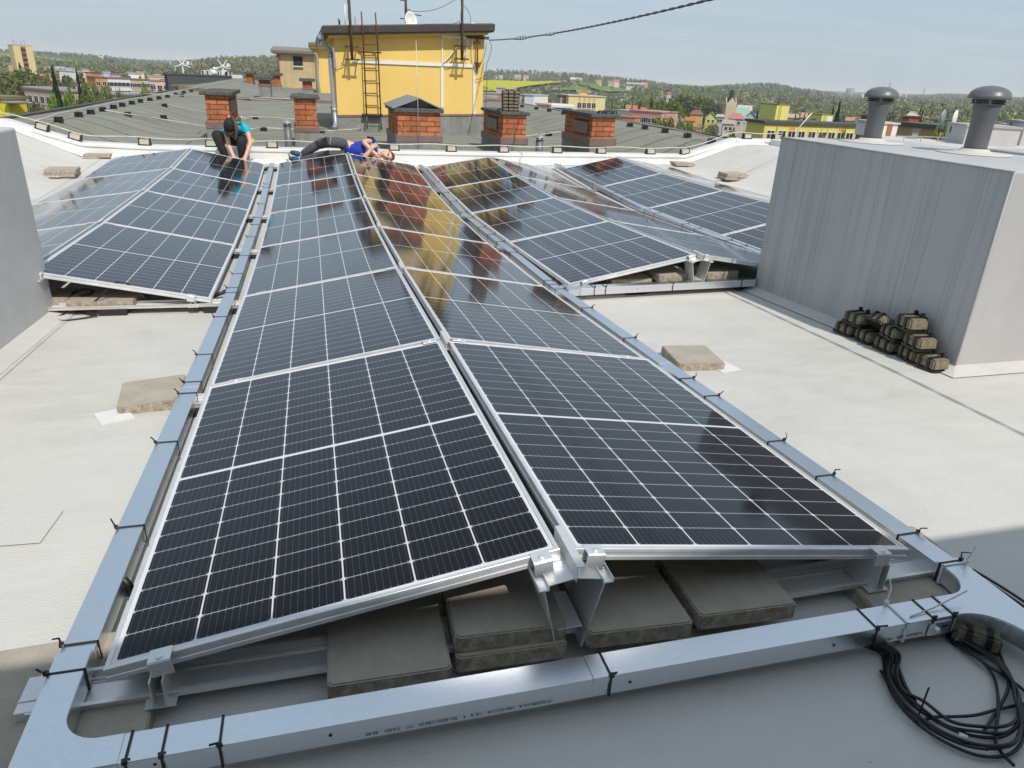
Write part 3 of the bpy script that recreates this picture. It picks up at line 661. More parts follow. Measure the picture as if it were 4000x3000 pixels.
    poly = [(xb+.11, yo), (xb+.11, yi), (xb+.07, yi)]+arc(xb+.07, yi+.07, .07, -math.pi/2, -math.pi, 8)[1:]+[(xb, yo-.03)]
    plate_piece('tee_piece', t2, poly[::-1], z+.003, M['galv'], L)
    # tray between right and far right rows
    q = [onroof(px, py, .12) for px, py in ((2180, 668), (2310, 740), (2480, 815), (2970, 985))]
    xs = [(3.795, 3.9), (3.78, 7.6), (3.775, 11.7)]
    tray_run('far', 'galvanised cable tray between the right and far right double rows', xs, [4.6, 5.2, 5.5, 6.2, 6.5, 7.3, 7.6, 8.4, 8.8, 9.6, 10.2, 11.0, 11.5], [(5, -1, .5), (6.8, -1, .5)])
# ================================================================== pavers
def paver(label, x, y, zt, w=.305, d=.31, t=.05, rz=0, tilt=None, group='concrete pavers weighing down the rails', chip=0):
    bm = bmesh.new(); bmesh.ops.create_cube(bm, size=1); 
    for v in bm.verts: v.co = Vector((v.co.x*w, v.co.y*d, v.co.z*t-t/2))
    bmesh.ops.bevel(bm, geom=[e for e in bm.edges if abs((e.verts[0].co-e.verts[1].co).normalized().z) > .9], offset=.006, segments=2, affect='EDGES')
    bmesh.ops.bevel(bm, geom=[e for e in bm.edges if e.verts[0].co.z > -.001 and e.verts[1].co.z > -.001], offset=.004, segments=2, affect='EDGES')
    me = bpy.data.meshes.new('concrete_paver'); bm.to_mesh(me); bm.free(); me.materials.append(M['paver']); me.uv_layers.new(name='UVMap')
    for p in me.polygons: p.use_smooth = False
    o = meshobj('concrete_paver', me); o.location = (x, y, zt); o.rotation_euler = tilt if tilt else (0, 0, rz)
    return tag(o, label, 'paver', group)
def build_pavers():
    zt = roof(0, 0)
    paver('concrete paver on the front rail, leftmost of those under the near ridge', -.478, .045, -.222, tilt=(.0, .0, -.02))
    paver('concrete paver lying on another just left of the near ridge post', -.155, .09, -.185, .3, .3, tilt=(0, .02, -.03))
    paver('concrete paver underneath another just left of the near ridge post', -.155, .075, -.237, .3, .3, rz=-.03)
    paver('scratched concrete paver just right of the near ridge post', .2, .055, -.21, .305, .31, tilt=(-.03, .03, -.03))
    paver('concrete paver right of the scratched one under the near panel', .535, .06, -.215, .31, .3, tilt=(-.02, .02, -.02))
    paver('dark concrete paver under the left elbow of the front tray', -1.27, .02, zt+.046, .45, .47, .044, rz=.05)
    paver('dark concrete paver under the right bend of the front tray', 1.19, .02, zt+.046, .45, .47, .044, rz=-.03)
    g = 'loose concrete pavers on the pale roof'
    paver('loose concrete paver on a white pad left of the middle double row', -1.425, 2.11, roof(-1.4, 2.1)+.058, .295, .305, .05, tilt=(.02, -.05, .12), group=g)
    paver('loose concrete paver on a white pad right of the middle double row', 1.585, 2.19, roof(1.58, 2.2)+.056, .29, .31, .05, tilt=(0, 0, -.12), group=g)
    for x, y, rz, lab in ((-1.565, 1.93, .45, 'left'), (1.73, 2.06, .2, 'right')):
        mb = MB(); mb.box((0, 0, .003), (.14, .14, .006)); o = mb.build('protection_pad', M['pad']); o.location = (x, y, roof(x, y)+.001); o.rotation_euler = (0, 0, rz)
        tag(o, 'thin white pad under the loose paver %s of the middle double row' % lab, 'pad', 'white pads under pavers')
    # in front of the left double row
    y = 4.0
    paver('long concrete paver under the front of the left double row beside the cables', -2.07, 4.02, roof(-2, 4)+.105, .43, .3, .05, tilt=(0, 0, -.06))
    paver('concrete paver under the left double row against the grey shaft wall', -2.37, 4.1, roof(-2.3, 4)+.1, .14, .3, .05, rz=.04)
    # in front of the right double row
    z0 = roof(2.4, 3.95)
    paver('concrete paver half hidden behind the short tray, leftmost under the right double row', 2.0, 4.2, z0+.1, .38, .3, .05, tilt=(0, 0, .02))
    paver('concrete paver left of the ridge post of the right double row', 2.375, 4.13, z0+.145, .32, .3, .06, tilt=(0, 0, .04))
    paver('concrete paver right of the ridge post of the right double row', 2.84, 4.16, z0+.15, .33, .3, .06, tilt=(0, -.02, .1))
    for (px, py, n, lab) in ((230, 697, 2, 'stacked pair at the left end of the pale roof'), (377, 620, 1, 'single one by the far left panels'), (2680, 652, 1, 'single one near the far right flank'), (2878, 708, 2, 'stacked pair near the far right flank')):
        p = onroof(px, py, .0)
        for k in range(n):
            l2 = ('upper' if k else 'lower')+' paver of the ' if n > 1 else 'loose paver, the '
            paver(l2+lab, p[0]+.015*k, p[1]+.18, roof(p[0], p[1]+.18)+.055+.052*k+.004, .4, .4, .05, rz=.06+.04*k-(.2 if px > 2000 else 0), group=g)
        mb = MB(); mb.box((0, 0, .003), (.3, .3, .006)); o = mb.build('protection_pad', M['pad']); x, y = p[0]+(-.12 if px < 2000 else .16), p[1]+.1; o.location = (x, y, roof(x, y)+.002)
        tag(o, 'thin white pad under the %s' % lab, 'pad', 'white pads under pavers')
# ================================================================== shafts and vents
def block_box(name, label, cat, x0, x1, y0, y1, zb, zt, m, bev=.018):
    th = thing(name, label, cat, ((x0+x1)/2, (y0+y1)/2, zb)); L = th.location
    mb = MB(); mb.box((0, 0, (zt-zb)/2), (x1-x0, y1-y0, zt-zb)); mb.build('cladding', m, th, bev, 3)
    # welded foot flange following the roof
    fl = MB(); w = .12
    ring = [(x0, y0), (x1, y0), (x1, y1), (x0, y1)]; out = [(x0-w, y0-w), (x1+w, y0-w), (x1+w, y1+w), (x0-w, y1+w)]
    for i in range(4):
        j = (i+1) % 4; n = 14
        for k in range(n):
            q = []
            for (a, b, h) in ((ring, k, .035), (ring, k+1, .035), (out, k+1, .006), (out, k, .006)):
                x = a[i][0]+(a[j][0]-a[i][0])*b/n; y = a[i][1]+(a[j][1]-a[i][1])*b/n; q.append(Vector((x, y, roof(x, y)+h))-L)
            fl.quad(q[3], q[2], q[1], q[0])
    fl.build('foot_flange', M['membrane'], th)
    return th
def build_shafts():
    k = .955
    q = [CAM+(np.array(p)-CAM)*k for p in ((3.3, 1.9, .78), (3.3, 4.185, .775))]
    x0 = float(q[0][0]); y0, y1 = float(q[0][1]), float(q[1][1]); zt = float((q[0][2]+q[1][2])/2)
    t = block_box('shaft_box', 'tall grey membrane-clad shaft carrying two vents at the right', 'ventilation shaft', x0, float((CAM+(np.array((4.5, 2, .77))-CAM)*k)[0]), y0, y1, -.72, zt, M['shaft'])
    ed = MB(); ed.tube([(x0-.004, y0-.004, zt-.004), (x0-.004, y1+.004, zt-.004)], .006, 6); ed.tube([(x0-.003, y0-.003, zt-.01), (x0-.003, y0-.003, -.4)], .005, 6); o = ed.build('welded_edge', M['shaft'], t); o.location = -t.location
    for j, (px, py, hh, lab) in enumerate(((3402, 556, 470, 'slimmer grey domed vent pipe standing at the far end of the shaft top'), (3803, 600, 400, 'larger grey domed vent pipe standing nearer on the shaft top'))):
        p = at_z(px, py, zt); th = thing('vent_pipe', lab, 'vent pipe', (p[0], p[1], zt), (0, 0, 0), 'grey domed vent pipes')
        s = (.8, .86)[j]
        h = .37*s
        b = MB(); b.lathe([(.084*s, 0), (.084*s, h*.66), (.087*s, h*.68), (.098*s, h*.9), (.102*s, h*.93), (.1*s, h*1.0)], n=28); b.build('pipe', M['pvc'], th)
        g = MB()
        g.lathe([(.09*s, h*.99), (.106*s, h*1.0), (.118*s, h*1.13), (.12*s, h*1.14)], n=28)
        for a in range(36):
            ang = 2*math.pi*a/36
            if a % 6 == 5: continue
            for zz in (1.03, 1.075): g.box((math.cos(ang)*.1125*s, math.sin(ang)*.1125*s, h*zz), (.014, .009, h*.022), ang, 1)
        g.build('grille', [M['pvc'], M['dark']], th)
        c = MB(); prof = [(.12*s, h*1.12), (.15*s, h*1.115), (.152*s, h*1.13), (.152*s, h*1.175), (.148*s, h*1.19)]
        for i in range(1, 9): a = math.pi/2*i/8; prof.append((.146*s*math.cos(a), h*1.19+.07*s*math.sin(a)))
        c.lathe(prof, n=32); c.build('dome_cap', M['pvc'], th)
        f = MB(); f.lathe([(.24, .003), (.238, .006), (.14, .008), (.098, .02), (.0845, .035)], n=28); f.build('collar', M['membrane'], th)
    p = at_x(3845, 577, 5.2)
    block_box('shaft_box', 'low grey membrane shaft half hidden behind the two vents', 'ventilation shaft', 5.2, 6.7, .9, float(p[1]), -.6, float(p[2]), M['shaft'])
    # left one
    k = 1.0; zt = .72
    block_box('shaft_box', 'grey membrane-clad shaft cut off by the left edge of the photo', 'ventilation shaft', -4.3, -2.392, 1.2, 3.98, -.75, zt, M['shaft_plain'])
# ================================================================== loose cables
def spline(pts, n=8, closed=False):
    P = [Vector(p) for p in pts]; out = []; k = len(P)
    for i in range(k if closed else k-1):
        p0, p1, p2, p3 = (P[(i-1) % k] if closed or i else P[0]), P[i], P[(i+1) % k], (P[(i+2) % k] if closed or i < k-2 else P[-1])
        for j in range(n):
            t = j/n; out.append(.5*((2*p1)+(-p0+p2)*t+(2*p0-5*p1+4*p2-p3)*t*t+(-p0+3*p1-3*p2+p3)*t**3))
    if not closed: out.append(P[-1])
    return out
def build_cables():
    R = lambda px, py, up=.008: onroof(px, py, up)
    # loops bottom right
    th = thing('cable_coil', 'loose coil of black solar cables hanging from the front tray at the right', 'cable coil', R(3600, 2700))
    L = th.location
    rnd = random.Random(4)
    base = [(3470, 2500), (3440, 2560), (3445, 2640), (3480, 2730), (3560, 2820), (3680, 2900), (3820, 2945), (3930, 2940), (3985, 2880), (3990, 2790), (3960, 2700), (3900, 2600), (3820, 2540), (3740, 2500)]
    for i in range(6):
        pts = []; sx = 1-.05*i*rnd.uniform(.5, 1.2); oy = rnd.uniform(-12, 12)
        for k, (x, y) in enumerate(base):
            cx, cy = 3480+i*9, 2500; kk = min(1, k/4)
            X = cx+(x-3470)*(1-.028*i*kk)+rnd.uniform(-10, 10)*kk; Y = cy+(y-2500)*(1-.045*i*kk)+rnd.uniform(-8, 8)*kk
            pts.append(R(X, Y, .006+.009*(i % 3)+.012*abs(math.sin(k*1.7+i))))
        pts[0] = np.array([.8+.014*i, YF-.02, tray_z(.8, YF)-.005]); pts[1] = R(3442+14*i, 2555, .012+.004*i)
        mb = MB(); mb.tube([Vector(p)-L for p in spline(pts, 7)], .0043, 8); mb.build('cable', M['rubber'], th)
    for pts in ([(3440, 2620), (3560, 2800), (3660, 2800), (3800, 2795), (3900, 2770), (4050, 2740)], [(3700, 2480), (3800, 2550), (3880, 2640), (3900, 2760), (3890, 2900), (3960, 2990)], [(3760, 2490), (3870, 2500), (3930, 2620), (3935, 2700), (3880, 2800), (3840, 2860)], [(3700, 2490), (3860, 2600), (3980, 2680), (4060, 2760)]):
        mb = MB(); mb.tube([Vector(R(x, y, .012+.006*(i % 2)))-L for i, (x, y) in enumerate(pts)] if False else [Vector(p)-L for p in spline([R(x, y, .012+.008*(i % 2)) for i, (x, y) in enumerate(pts)], 7)], .0043, 8); mb.build('cable', M['rubber'], th)
    mb = MB()
    for px, py in ((3745, 2870), (3825, 2912)):
        p = Vector(R(px, py, .02)); q = Vector(R(px+34, py+14, .02)); mb.tube([p-L, q-L], .0068, 10)
    mb.build('cable_marker', M['whitepl'], th)
    mb = MB(); p = Vector(R(3590, 2790, .02)); mb.strip([p-L, p+Vector((.0, .0, .05))-L, p+Vector((.006, .004, .085))-L], .005, (0, 1, 0), .002); mb.build('cable_tie', M['black'], th)
    mb = MB(); mb.tube([Vector(p)-L for p in spline([R(3490, 2560, .014), R(3508, 2610, .018), R(3535, 2680, .014), R(3570, 2740, .02)], 5)], [.0075]*4+[.006]*9+[.0075]*3, 8); mb.build('cable_connector', M['black'], th)
    # two cables running off along the right of the tee
    th = thing('cable_coil', 'black cables leaving behind the tray at the right edge', 'cable', R(3900, 2260)); L = th.location
    for d in range(3):
        mb = MB(); mb.tube([Vector(p)-L for p in spline([R(3800-d*8, 2225+d*9, .02), R(3900-d*8, 2285+d*12, .016), R(4000-d*9, 2350+d*14, .016), R(4120, 2440+d*16, .014)], 6)], .0043, 8); mb.build('cable', M['rubber'], th)
    # conductor block under the tee
    conductor_block('dark concrete block in a black holder below the right bend of the front tray', Vector(onroof(3800, 2505, 0)), 2.4, 'blocks waiting for the lightning conductor', s=.62)
    # left bundle
    th = thing('cable_coil', 'tangle of thin black cables with a plug before the left double row', 'cable', R(270, 1180)); L = th.location
    for pts in ([(580, 1178, .06), (530, 1130, .17), (475, 1100, .23), (430, 1118, .2), (385, 1165, .12), (340, 1192, .06), (290, 1196, .03), (262, 1180, .03), (268, 1150, .08), (320, 1132, .14), (368, 1136, .13), (330, 1165, .09), (275, 1205, .04), (245, 1228, .02)],
                [(245, 1228, .02), (222, 1240, .012), (235, 1252, .008), (300, 1246, .008), (378, 1233, .012), (350, 1228, .012), (300, 1212, .02), (255, 1185, .04), (228, 1160, .06), (222, 1140, .1)],
                [(240, 1150, .09), (262, 1176, .06), (310, 1158, .1), (356, 1140, .13), (330, 1128, .15), (280, 1150, .1)], [(720, 1168, .06), (690, 1174, .055), (655, 1178, .05)]):
        mb = MB(); mb.tube([Vector(p)-L for p in spline([R(x, y, u) for x, y, u in pts], 7)], .0058, 8); mb.build('cable', M['rubber'], th)
    mb = MB(); mb.tube([Vector(R(228, 1222, .02))-L, Vector(R(268, 1192, .035))-L], .0105, 10); mb.build('cable_connector', M['black'], th)
    # corrugated conduits
    for (pts, lab, r) in (([(830, 1160, .03), (852, 1150, .035), (878, 1140, .05), (902, 1122, .07)], 'black corrugated conduit entering the tray at the left double row', .016), ([(482, 2262, .1), (500, 2282, .085), (508, 2300, .06), (498, 2320, .04)], 'black corrugated conduit leaving the left tray beside the near panel', .012), ([(1010, 682, .05), (1030, 668, .05), (1048, 655, .08)], 'short black conduit at the far end of the left tray', .016)):
        P = spline([R(x, y, u) for x, y, u in pts], 14); mb = MB(); mb.tube(P, [r*(1 if i % 2 else .8) for i in range(len(P))], 10); o = mb.build('conduit', M['black']); tag(o, lab, 'conduit', 'black corrugated conduits')
def conductor_block(label, p, rz, group, tilt=None, s=1.0, flip=False):
    th = thing('conductor_block', label, 'conductor block', p, tilt if tilt else (0, 0, rz), group)
    for nm, mb, m, bev in block_parts(s): meshobj(nm, mb, th)
    return th
_bp = {}
def block_parts(s):
    if s in _bp: return _bp[s]
    w, d, h = .2*s, .16*s, .085*s
    bm = bmesh.new(); bmesh.ops.create_cube(bm, size=1)
    for v in bm.verts: k = .93 if v.co.z > 0 else 1; v.co = Vector((v.co.x*w*k, v.co.y*d*k, (v.co.z+.5)*h+.01))
    bmesh.ops.bevel(bm, geom=bm.edges[:], offset=.012*s, segments=2, affect='EDGES')
    me = bpy.data.meshes.new('concrete_core'); bm.to_mesh(me); bm.free(); me.materials.append(M['block']); me.uv_layers.new(name='UVMap')
    mb = MB(); mb.prism(arc(w/2-.02, d/2-.02, .035*s, 0, math.pi/2, 4)+arc(-w/2+.02, d/2-.02, .035*s, math.pi/2, math.pi, 4)+arc(-w/2+.02, -d/2+.02, .035*s, math.pi, 1.5*math.pi, 4)+arc(w/2-.02, -d/2+.02, .035*s, 1.5*math.pi, 2*math.pi, 4), 0, .012)
    for sx in (-.2, .2):
        for sy in (-1, 1):
            mb.box((sx*w, sy*(d/2+.004), h*.5+.01), (.022*s, .012, h)); 
        mb.box((sx*w, 0, h+.014), (.022*s, d, .006)); mb.box((sx*w-.006, -d*.3, h+.028), (.006, .02, .022)); mb.box((sx*w+.006, -d*.3, h+.028), (.006, .02, .022))
    _bp[s] = [('concrete_core', me, None, 0), ('plastic_holder', mb.mesh('plastic_holder', M['black']), None, 0)]
    return _bp[s]
def build_block_pile():
    # heap in the corner of the right shaft: positions along the wall (u towards the viewer), out from it, layer
    x0 = 3.3*.955+CAM[0]*.045; g = 'old conductor blocks heaped against the right shaft'
    rows = [(1.84, .1, 0, 'lowest and nearest block of the heap against the right shaft'), (2.0, .085, 0, 'bottom block of the heap, second from the near end'), (2.19, .1, 0, 'bottom block of the heap, third from the near end'), (2.385, .09, 0, 'bottom block of the heap, fourth from the near end'), (2.575, .1, 0, 'bottom block of the heap at its far end'),
            (1.965, .1, 1, 'middle-layer block of the heap nearest the shaft corner'), (2.175, .09, 1, 'middle-layer block under the tallest stack of the heap'), (2.51, .1, 1, 'upper block at the far end of the heap'),
            (2.08, .085, 2, 'topmost block of the heap against the right shaft')]
    for y, off, lay, lab in rows:
        x = x0-off-.015; y -= .03
        z = roof(x, y)+.006+.091*lay
        conductor_block(lab, (x, y+.02*(y-1.8), z), math.pi/2+random.uniform(-.2, .2), g, s=.8+.02*(lay-1))
    conductor_block('tipped-over block showing its ribbed underside in the heap', (x0-.12, 2.3, roof(x0, 2.3)+.125), 0, g, (.75, .12, math.pi/2-.1), s=.8)
# ================================================================== dark roof, chimneys, lift houses
def on_surf(px, py, zf, up=0.0, t0=10, t1=90):
    d = ray(px, py); t = t0
    g = lambda t: (lambda P: P[2]-zf(P[0], P[1])-up)(CAM+t*d)
    while t < t1 and g(t) > 0: t += .25
    lo, hi = t-.25, t
    for _ in range(40):
        m = (lo+hi)/2
        if g(m) < 0: hi = m
        else: lo = m
    return CAM+lo*d
Y_END = 61.0
def build_dark_roof():
    th = thing('apartment_block', 'long block with a dark bitumen roof beyond the white parapet', 'apartment block', (1.3, 36, -.3)); L = th.location
    mb = grid_sheet('x', frange(-5.75, 8.55, 90), frange(12.55, 32.95, 90)+frange(33.0, Y_END, 60), lambda x, y: droof(x, y)+(.0 if y < 33 else .10), M['bitumen'])
    o = mb.build('roof', M['bitumen'], th); o.location = -L
    for x in (-5.82, 8.62):
        e = MB()
        s = -1 if x < 0 else 1
        for (a, b) in ((12.4, 32.9), (33.0, Y_END)):
            z = .07+(0 if a < 30 else .06); e.hexa([(x-.07, a, z-.2), (x+.07, a, z-.2), (x+.07, b, z-.2), (x-.07, b, z-.2), (x-.07, a, z+.035), (x+.07, a, z+.035), (x+.07, b, z+.035), (x-.07, b, z+.035)])
        o = e.build('eave_trim', M['browntin'], th); o.location = -L
    e = MB(); xs = frange(-5.7, 8.5, 40)
    for a, b in zip(xs[:-1], xs[1:]):
        za, zb = droof(a, 33)+.12, droof(b, 33)+.12
        e.hexa([(a, 32.93, za-.16), (b, 32.93, zb-.16), (b, 33.06, zb-.16), (a, 33.06, za-.16), (a, 32.93, za), (b, 32.93, zb), (b, 33.06, zb), (a, 33.06, za)])
    o = e.build('joint_flashing', M['flashing'], th); o.location = -L
    w = MB(); w.box((1.4, (12.6+Y_END)/2, -10.6), (14.1, Y_END-12.8, 19.8)); o = w.build('wall', M['plaster']('ochre_block_render', (.5, .42, .3)), th); o.location = -L
def chimney(label, x0, x1, y0, y1, zb, zbrick, zt, m, ov=.07, felt=.18, flash=.3, plates=(), cap='slab', loc=None):
    th = thing('chimney', label, 'chimney', ((x0+x1)/2, (y0+y1)/2, zb), (0, 0, 0), 'brick chimneys on the dark roof'); L = th.location
    def B(mb, a0, a1, b0, b1, c0, c1): mb.box((Vector(((a0+a1)/2, (b0+b1)/2, (c0+c1)/2))-L), (a1-a0, b1-b0, c1-c0))
    mb = MB(); B(mb, x0, x1, y0, y1, zb-.1, zbrick); mb.build('brick_shaft', m, th, .012, 2)
    mb = MB(); B(mb, x0-.035, x1+.035, y0-.035, y1+.035, zb-.12, zb+felt); mb.build('felt_upstand', M['upstand'], th, .01)
    if flash: mb = MB(); B(mb, x0-.045, x1+.045, y0-.045, y1+.045, zb+felt, zb+flash); mb.build('flashing', M['flashing'], th, .006); 
    mb = MB(); n = 9
    B(mb, x0-ov, x1+ov, y0-ov, y1+ov, zbrick, zt); o = mb.build('cap_slab', M['felt_cap'], th, .014)
    for (side, u0, u1, w0, w1) in plates:   # opening with hinged tin plate on a side face
        ya, yb = y0+(y1-y0)*u0, y0+(y1-y0)*u1; za, zb_ = zb+(zbrick-zb)*w0, zb+(zbrick-zb)*w1
        x = x0-.004 if side < 0 else x1+.004
        mb = MB(); B(mb, x-.006, x+.006, ya, yb, za, zb_); mb.build('flue_opening', M['dark'], th)
        mb = MB(); B(mb, x-.016+side*.01, x+.0+side*.012, ya-.02, yb+.02, za-.03, zb_-(zb_-za)*.2); mb.build('tin_plate', M['flashing'], th)
    return th
def build_chimneys():
    def X(px, py, y): return float(at_y(px, py, y)[0])
    def Z(px, py, y): return float(at_y(px, py, y)[2])
    zb = -.3
    # A behind the kneeling woman
    y = 15.0
    a = chimney('orange brick chimney behind the crouching woman in the turquoise shirt', X(809, 460, y), X(899, 460, y), y, y+1.9, zb, Z(850, 373, y), Z(850, 357, y), M['brick'], .09, .22, .36, ((1, .1, .75, .62, .93),))
    # B
    y = 14.0
    chimney('narrow orange brick chimney left of the yellow lift house downpipe', X(1152, 450, y), X(1238, 450, y), y, y+1.3, zb, Z(1195, 387, y), Z(1195, 375, y), M['brick'], .07, .27, .37)
    # C gabled
    y = 13.2
    x0, x1 = X(1553, 500, y), X(1720, 500, y)
    c = chimney('wide brick chimney with a grey gabled sheet hood before the yellow wall', x0, x1, y, y+1.75, zb, Z(1640, 441, y), Z(1640, 423, y), M['brick'], .06, .2, .33)
    L = c.location; zs = Z(1640, 423, y); zp = Z(1592, 374, y+.9); xm = x0+(x1-x0)*.5
    mb = MB(); ya, yb = y-.07, y+1.82; t = .02
    for s in (-1, 1):
        xo = x0-.09 if s < 0 else x1+.05
        zo = zs+.0
        q = [Vector(p)-L for p in ((xo, ya, zo), (xm, ya+.02, zp), (xm, yb, zp), (xo, yb, zo))]
        if s > 0: q = q[::-1]
        mb.hexa([p-Vector((0, 0, t)) for p in q]+q)
    mb.build('gable_hood', M['tin'], c)
    mb = MB(); q = [(x0-.03, y+.2, zs+.002), (x1+.02, y+.2, zs+.002), (xm, y+.2, zp-.03)]
    mb.add([Vector(p)-L for p in q]+[Vector((p[0], p[1]+1.4, p[2]))-L for p in q], [(0, 1, 2), (5, 4, 3), (0, 3, 4, 1), (1, 4, 5, 2), (2, 5, 3, 0)]); mb.build('gable_infill', M['plaster']('grey_mortar', (.3, .29, .27), .3, .6), c)
    # D with a stack of blocks
    x0, x1 = X(1964, 500, y), X(2055, 500, y)
    d = chimney('brick chimney carrying a stack of conductor blocks on its cap', x0, x1, y, y+1.75, zb, Z(2000, 450, y), Z(2000, 437, y), M['brick'], .06, .2, .33, ((-1, .25, .75, .62, .92),))
    zt = Z(2000, 437, y)
    for cidx in range(3):
        for lay in range(6):
            conductor_block('conductor block in the %s column on the chimney cap, %s layer from the top' % (('left', 'middle', 'right')[cidx], ORD[5-lay]), (x0+.09+.115*cidx+random.uniform(-.006, .006)+.006*lay*(cidx-1)*.4, y+.24+.02*cidx, zt+.002+.0635*lay), math.pi/2+random.uniform(-.05, .05), 'conductor blocks stacked on a chimney', s=.62)
    dome('shiny black plastic dome left of the block stack on the chimney', x0-.02, y+.2, zt, .055)
    # E
    x0, x1 = X(2311, 520, y), X(2400, 520, y)
    e = chimney('rightmost brick chimney with black domes on its cap', x0, x1, y, y+1.75, zb, Z(2360, 460, y), Z(2360, 445, y), M['brick'], .06, .2, .36, ((-1, .12, .62, .6, .92),))
    zt = Z(2360, 445, y)
    for i, (u, v) in enumerate(((2344, .1), (2374, .08), (2400, .12), (2362, .34), (2384, .36))):
        dome('black plastic dome on the rightmost chimney, %s of its %s row' % (('left', 'middle', 'right', 'left', 'right')[i], 'front' if i < 3 else 'back'), X(u, 440, y+v), y+v, zt, .062)
    # small far ones
    for (px0, px1, ptop, yy, m, lab, w) in ((1012, 1052, 311, 33.6, 'brickred', 'pinkish red brick chimney standing on the far roof section', 1.2), (1182, 1220, 317, 41.0, 'brickred', 'red brick chimney with a rounded cap before the beige lift house', .8), (1066, 1094, 295, 46.5, 'brickochre', 'ochre brick chimney touching the beige lift house wall', .8), (962, 986, 289, 52, 'brickochre', 'weathered ochre brick chimney at the far left of the roof', 1.6)):
        zt = Z((px0+px1)/2, ptop, yy); zb2 = -.2
        chimney(lab, X(px0, ptop+20, yy), X(px1, ptop+20, yy), yy, yy+w, zb2, zt-.02, zt+.13, M[m], .16, .25 if yy > 34 else .5, .33 if yy > 34 else .62)
    # little vent pipes of the dark roof
    for (px, ptop, pb, yy, r, lab) in ((1128, 492, 566, 13.4, .07, 'dark grey vent pipe with a conical hat beside the narrow chimney'), (2105, 548, 602, 12.95, .075, 'grey vent pipe with a conical hat between two right chimneys')):
        x = X(px, pb, yy); z0 = -.3; z1 = Z(px, ptop, yy)
        th = thing('roof_vent', lab, 'roof vent', (x, yy, z0), (0, 0, 0), 'small hatted vents'); h = z1-z0
        mb = MB(); mb.lathe([(r, 0), (r, h*.999), (r*.9, h)], n=20); mb.build('pipe', M['pvc'], th)
        mb = MB()
        for a in range(4): mb.box((r*.9*math.cos(a*1.57+.4), r*.9*math.sin(a*1.57+.4), h+.03), (.02, .02, .07), a*1.57+.4)
        mb.build('hat_strut', M['pvc'], th)
        mb = MB(); mb.lathe([(r*1.75, h+.055), (r*1.74, h+.062), (.001, h+.13)], n=24); mb.lathe([(.001, h+.05), (r*1.75, h+.055)], n=24); mb.build('conical_hat', M['tin'], th)
def dome(label, x, y, z, r):
    th = thing('plastic_dome', label, 'plastic dome', (x, y, z), (0, 0, 0), 'black plastic domes on the chimneys')
    mb = MB(); mb.lathe([(r*1.05, 0), (r*1.05, .012), (r, .014), (r*.93, r*.5), (r*.7, r*.85), (r*.3, r*1.02), (.001, r*1.05)], n=20); mb.build('shell', M['black'], th)
    mb = MB()
    for a in range(8): ang = a*math.pi/4; mb.tube([(r*1.02*math.cos(ang), r*1.02*math.sin(ang), .012), (r*.78*math.cos(ang), r*.78*math.sin(ang), r*.84)], .005, 5)
    mb.build('rib', M['black'], th)
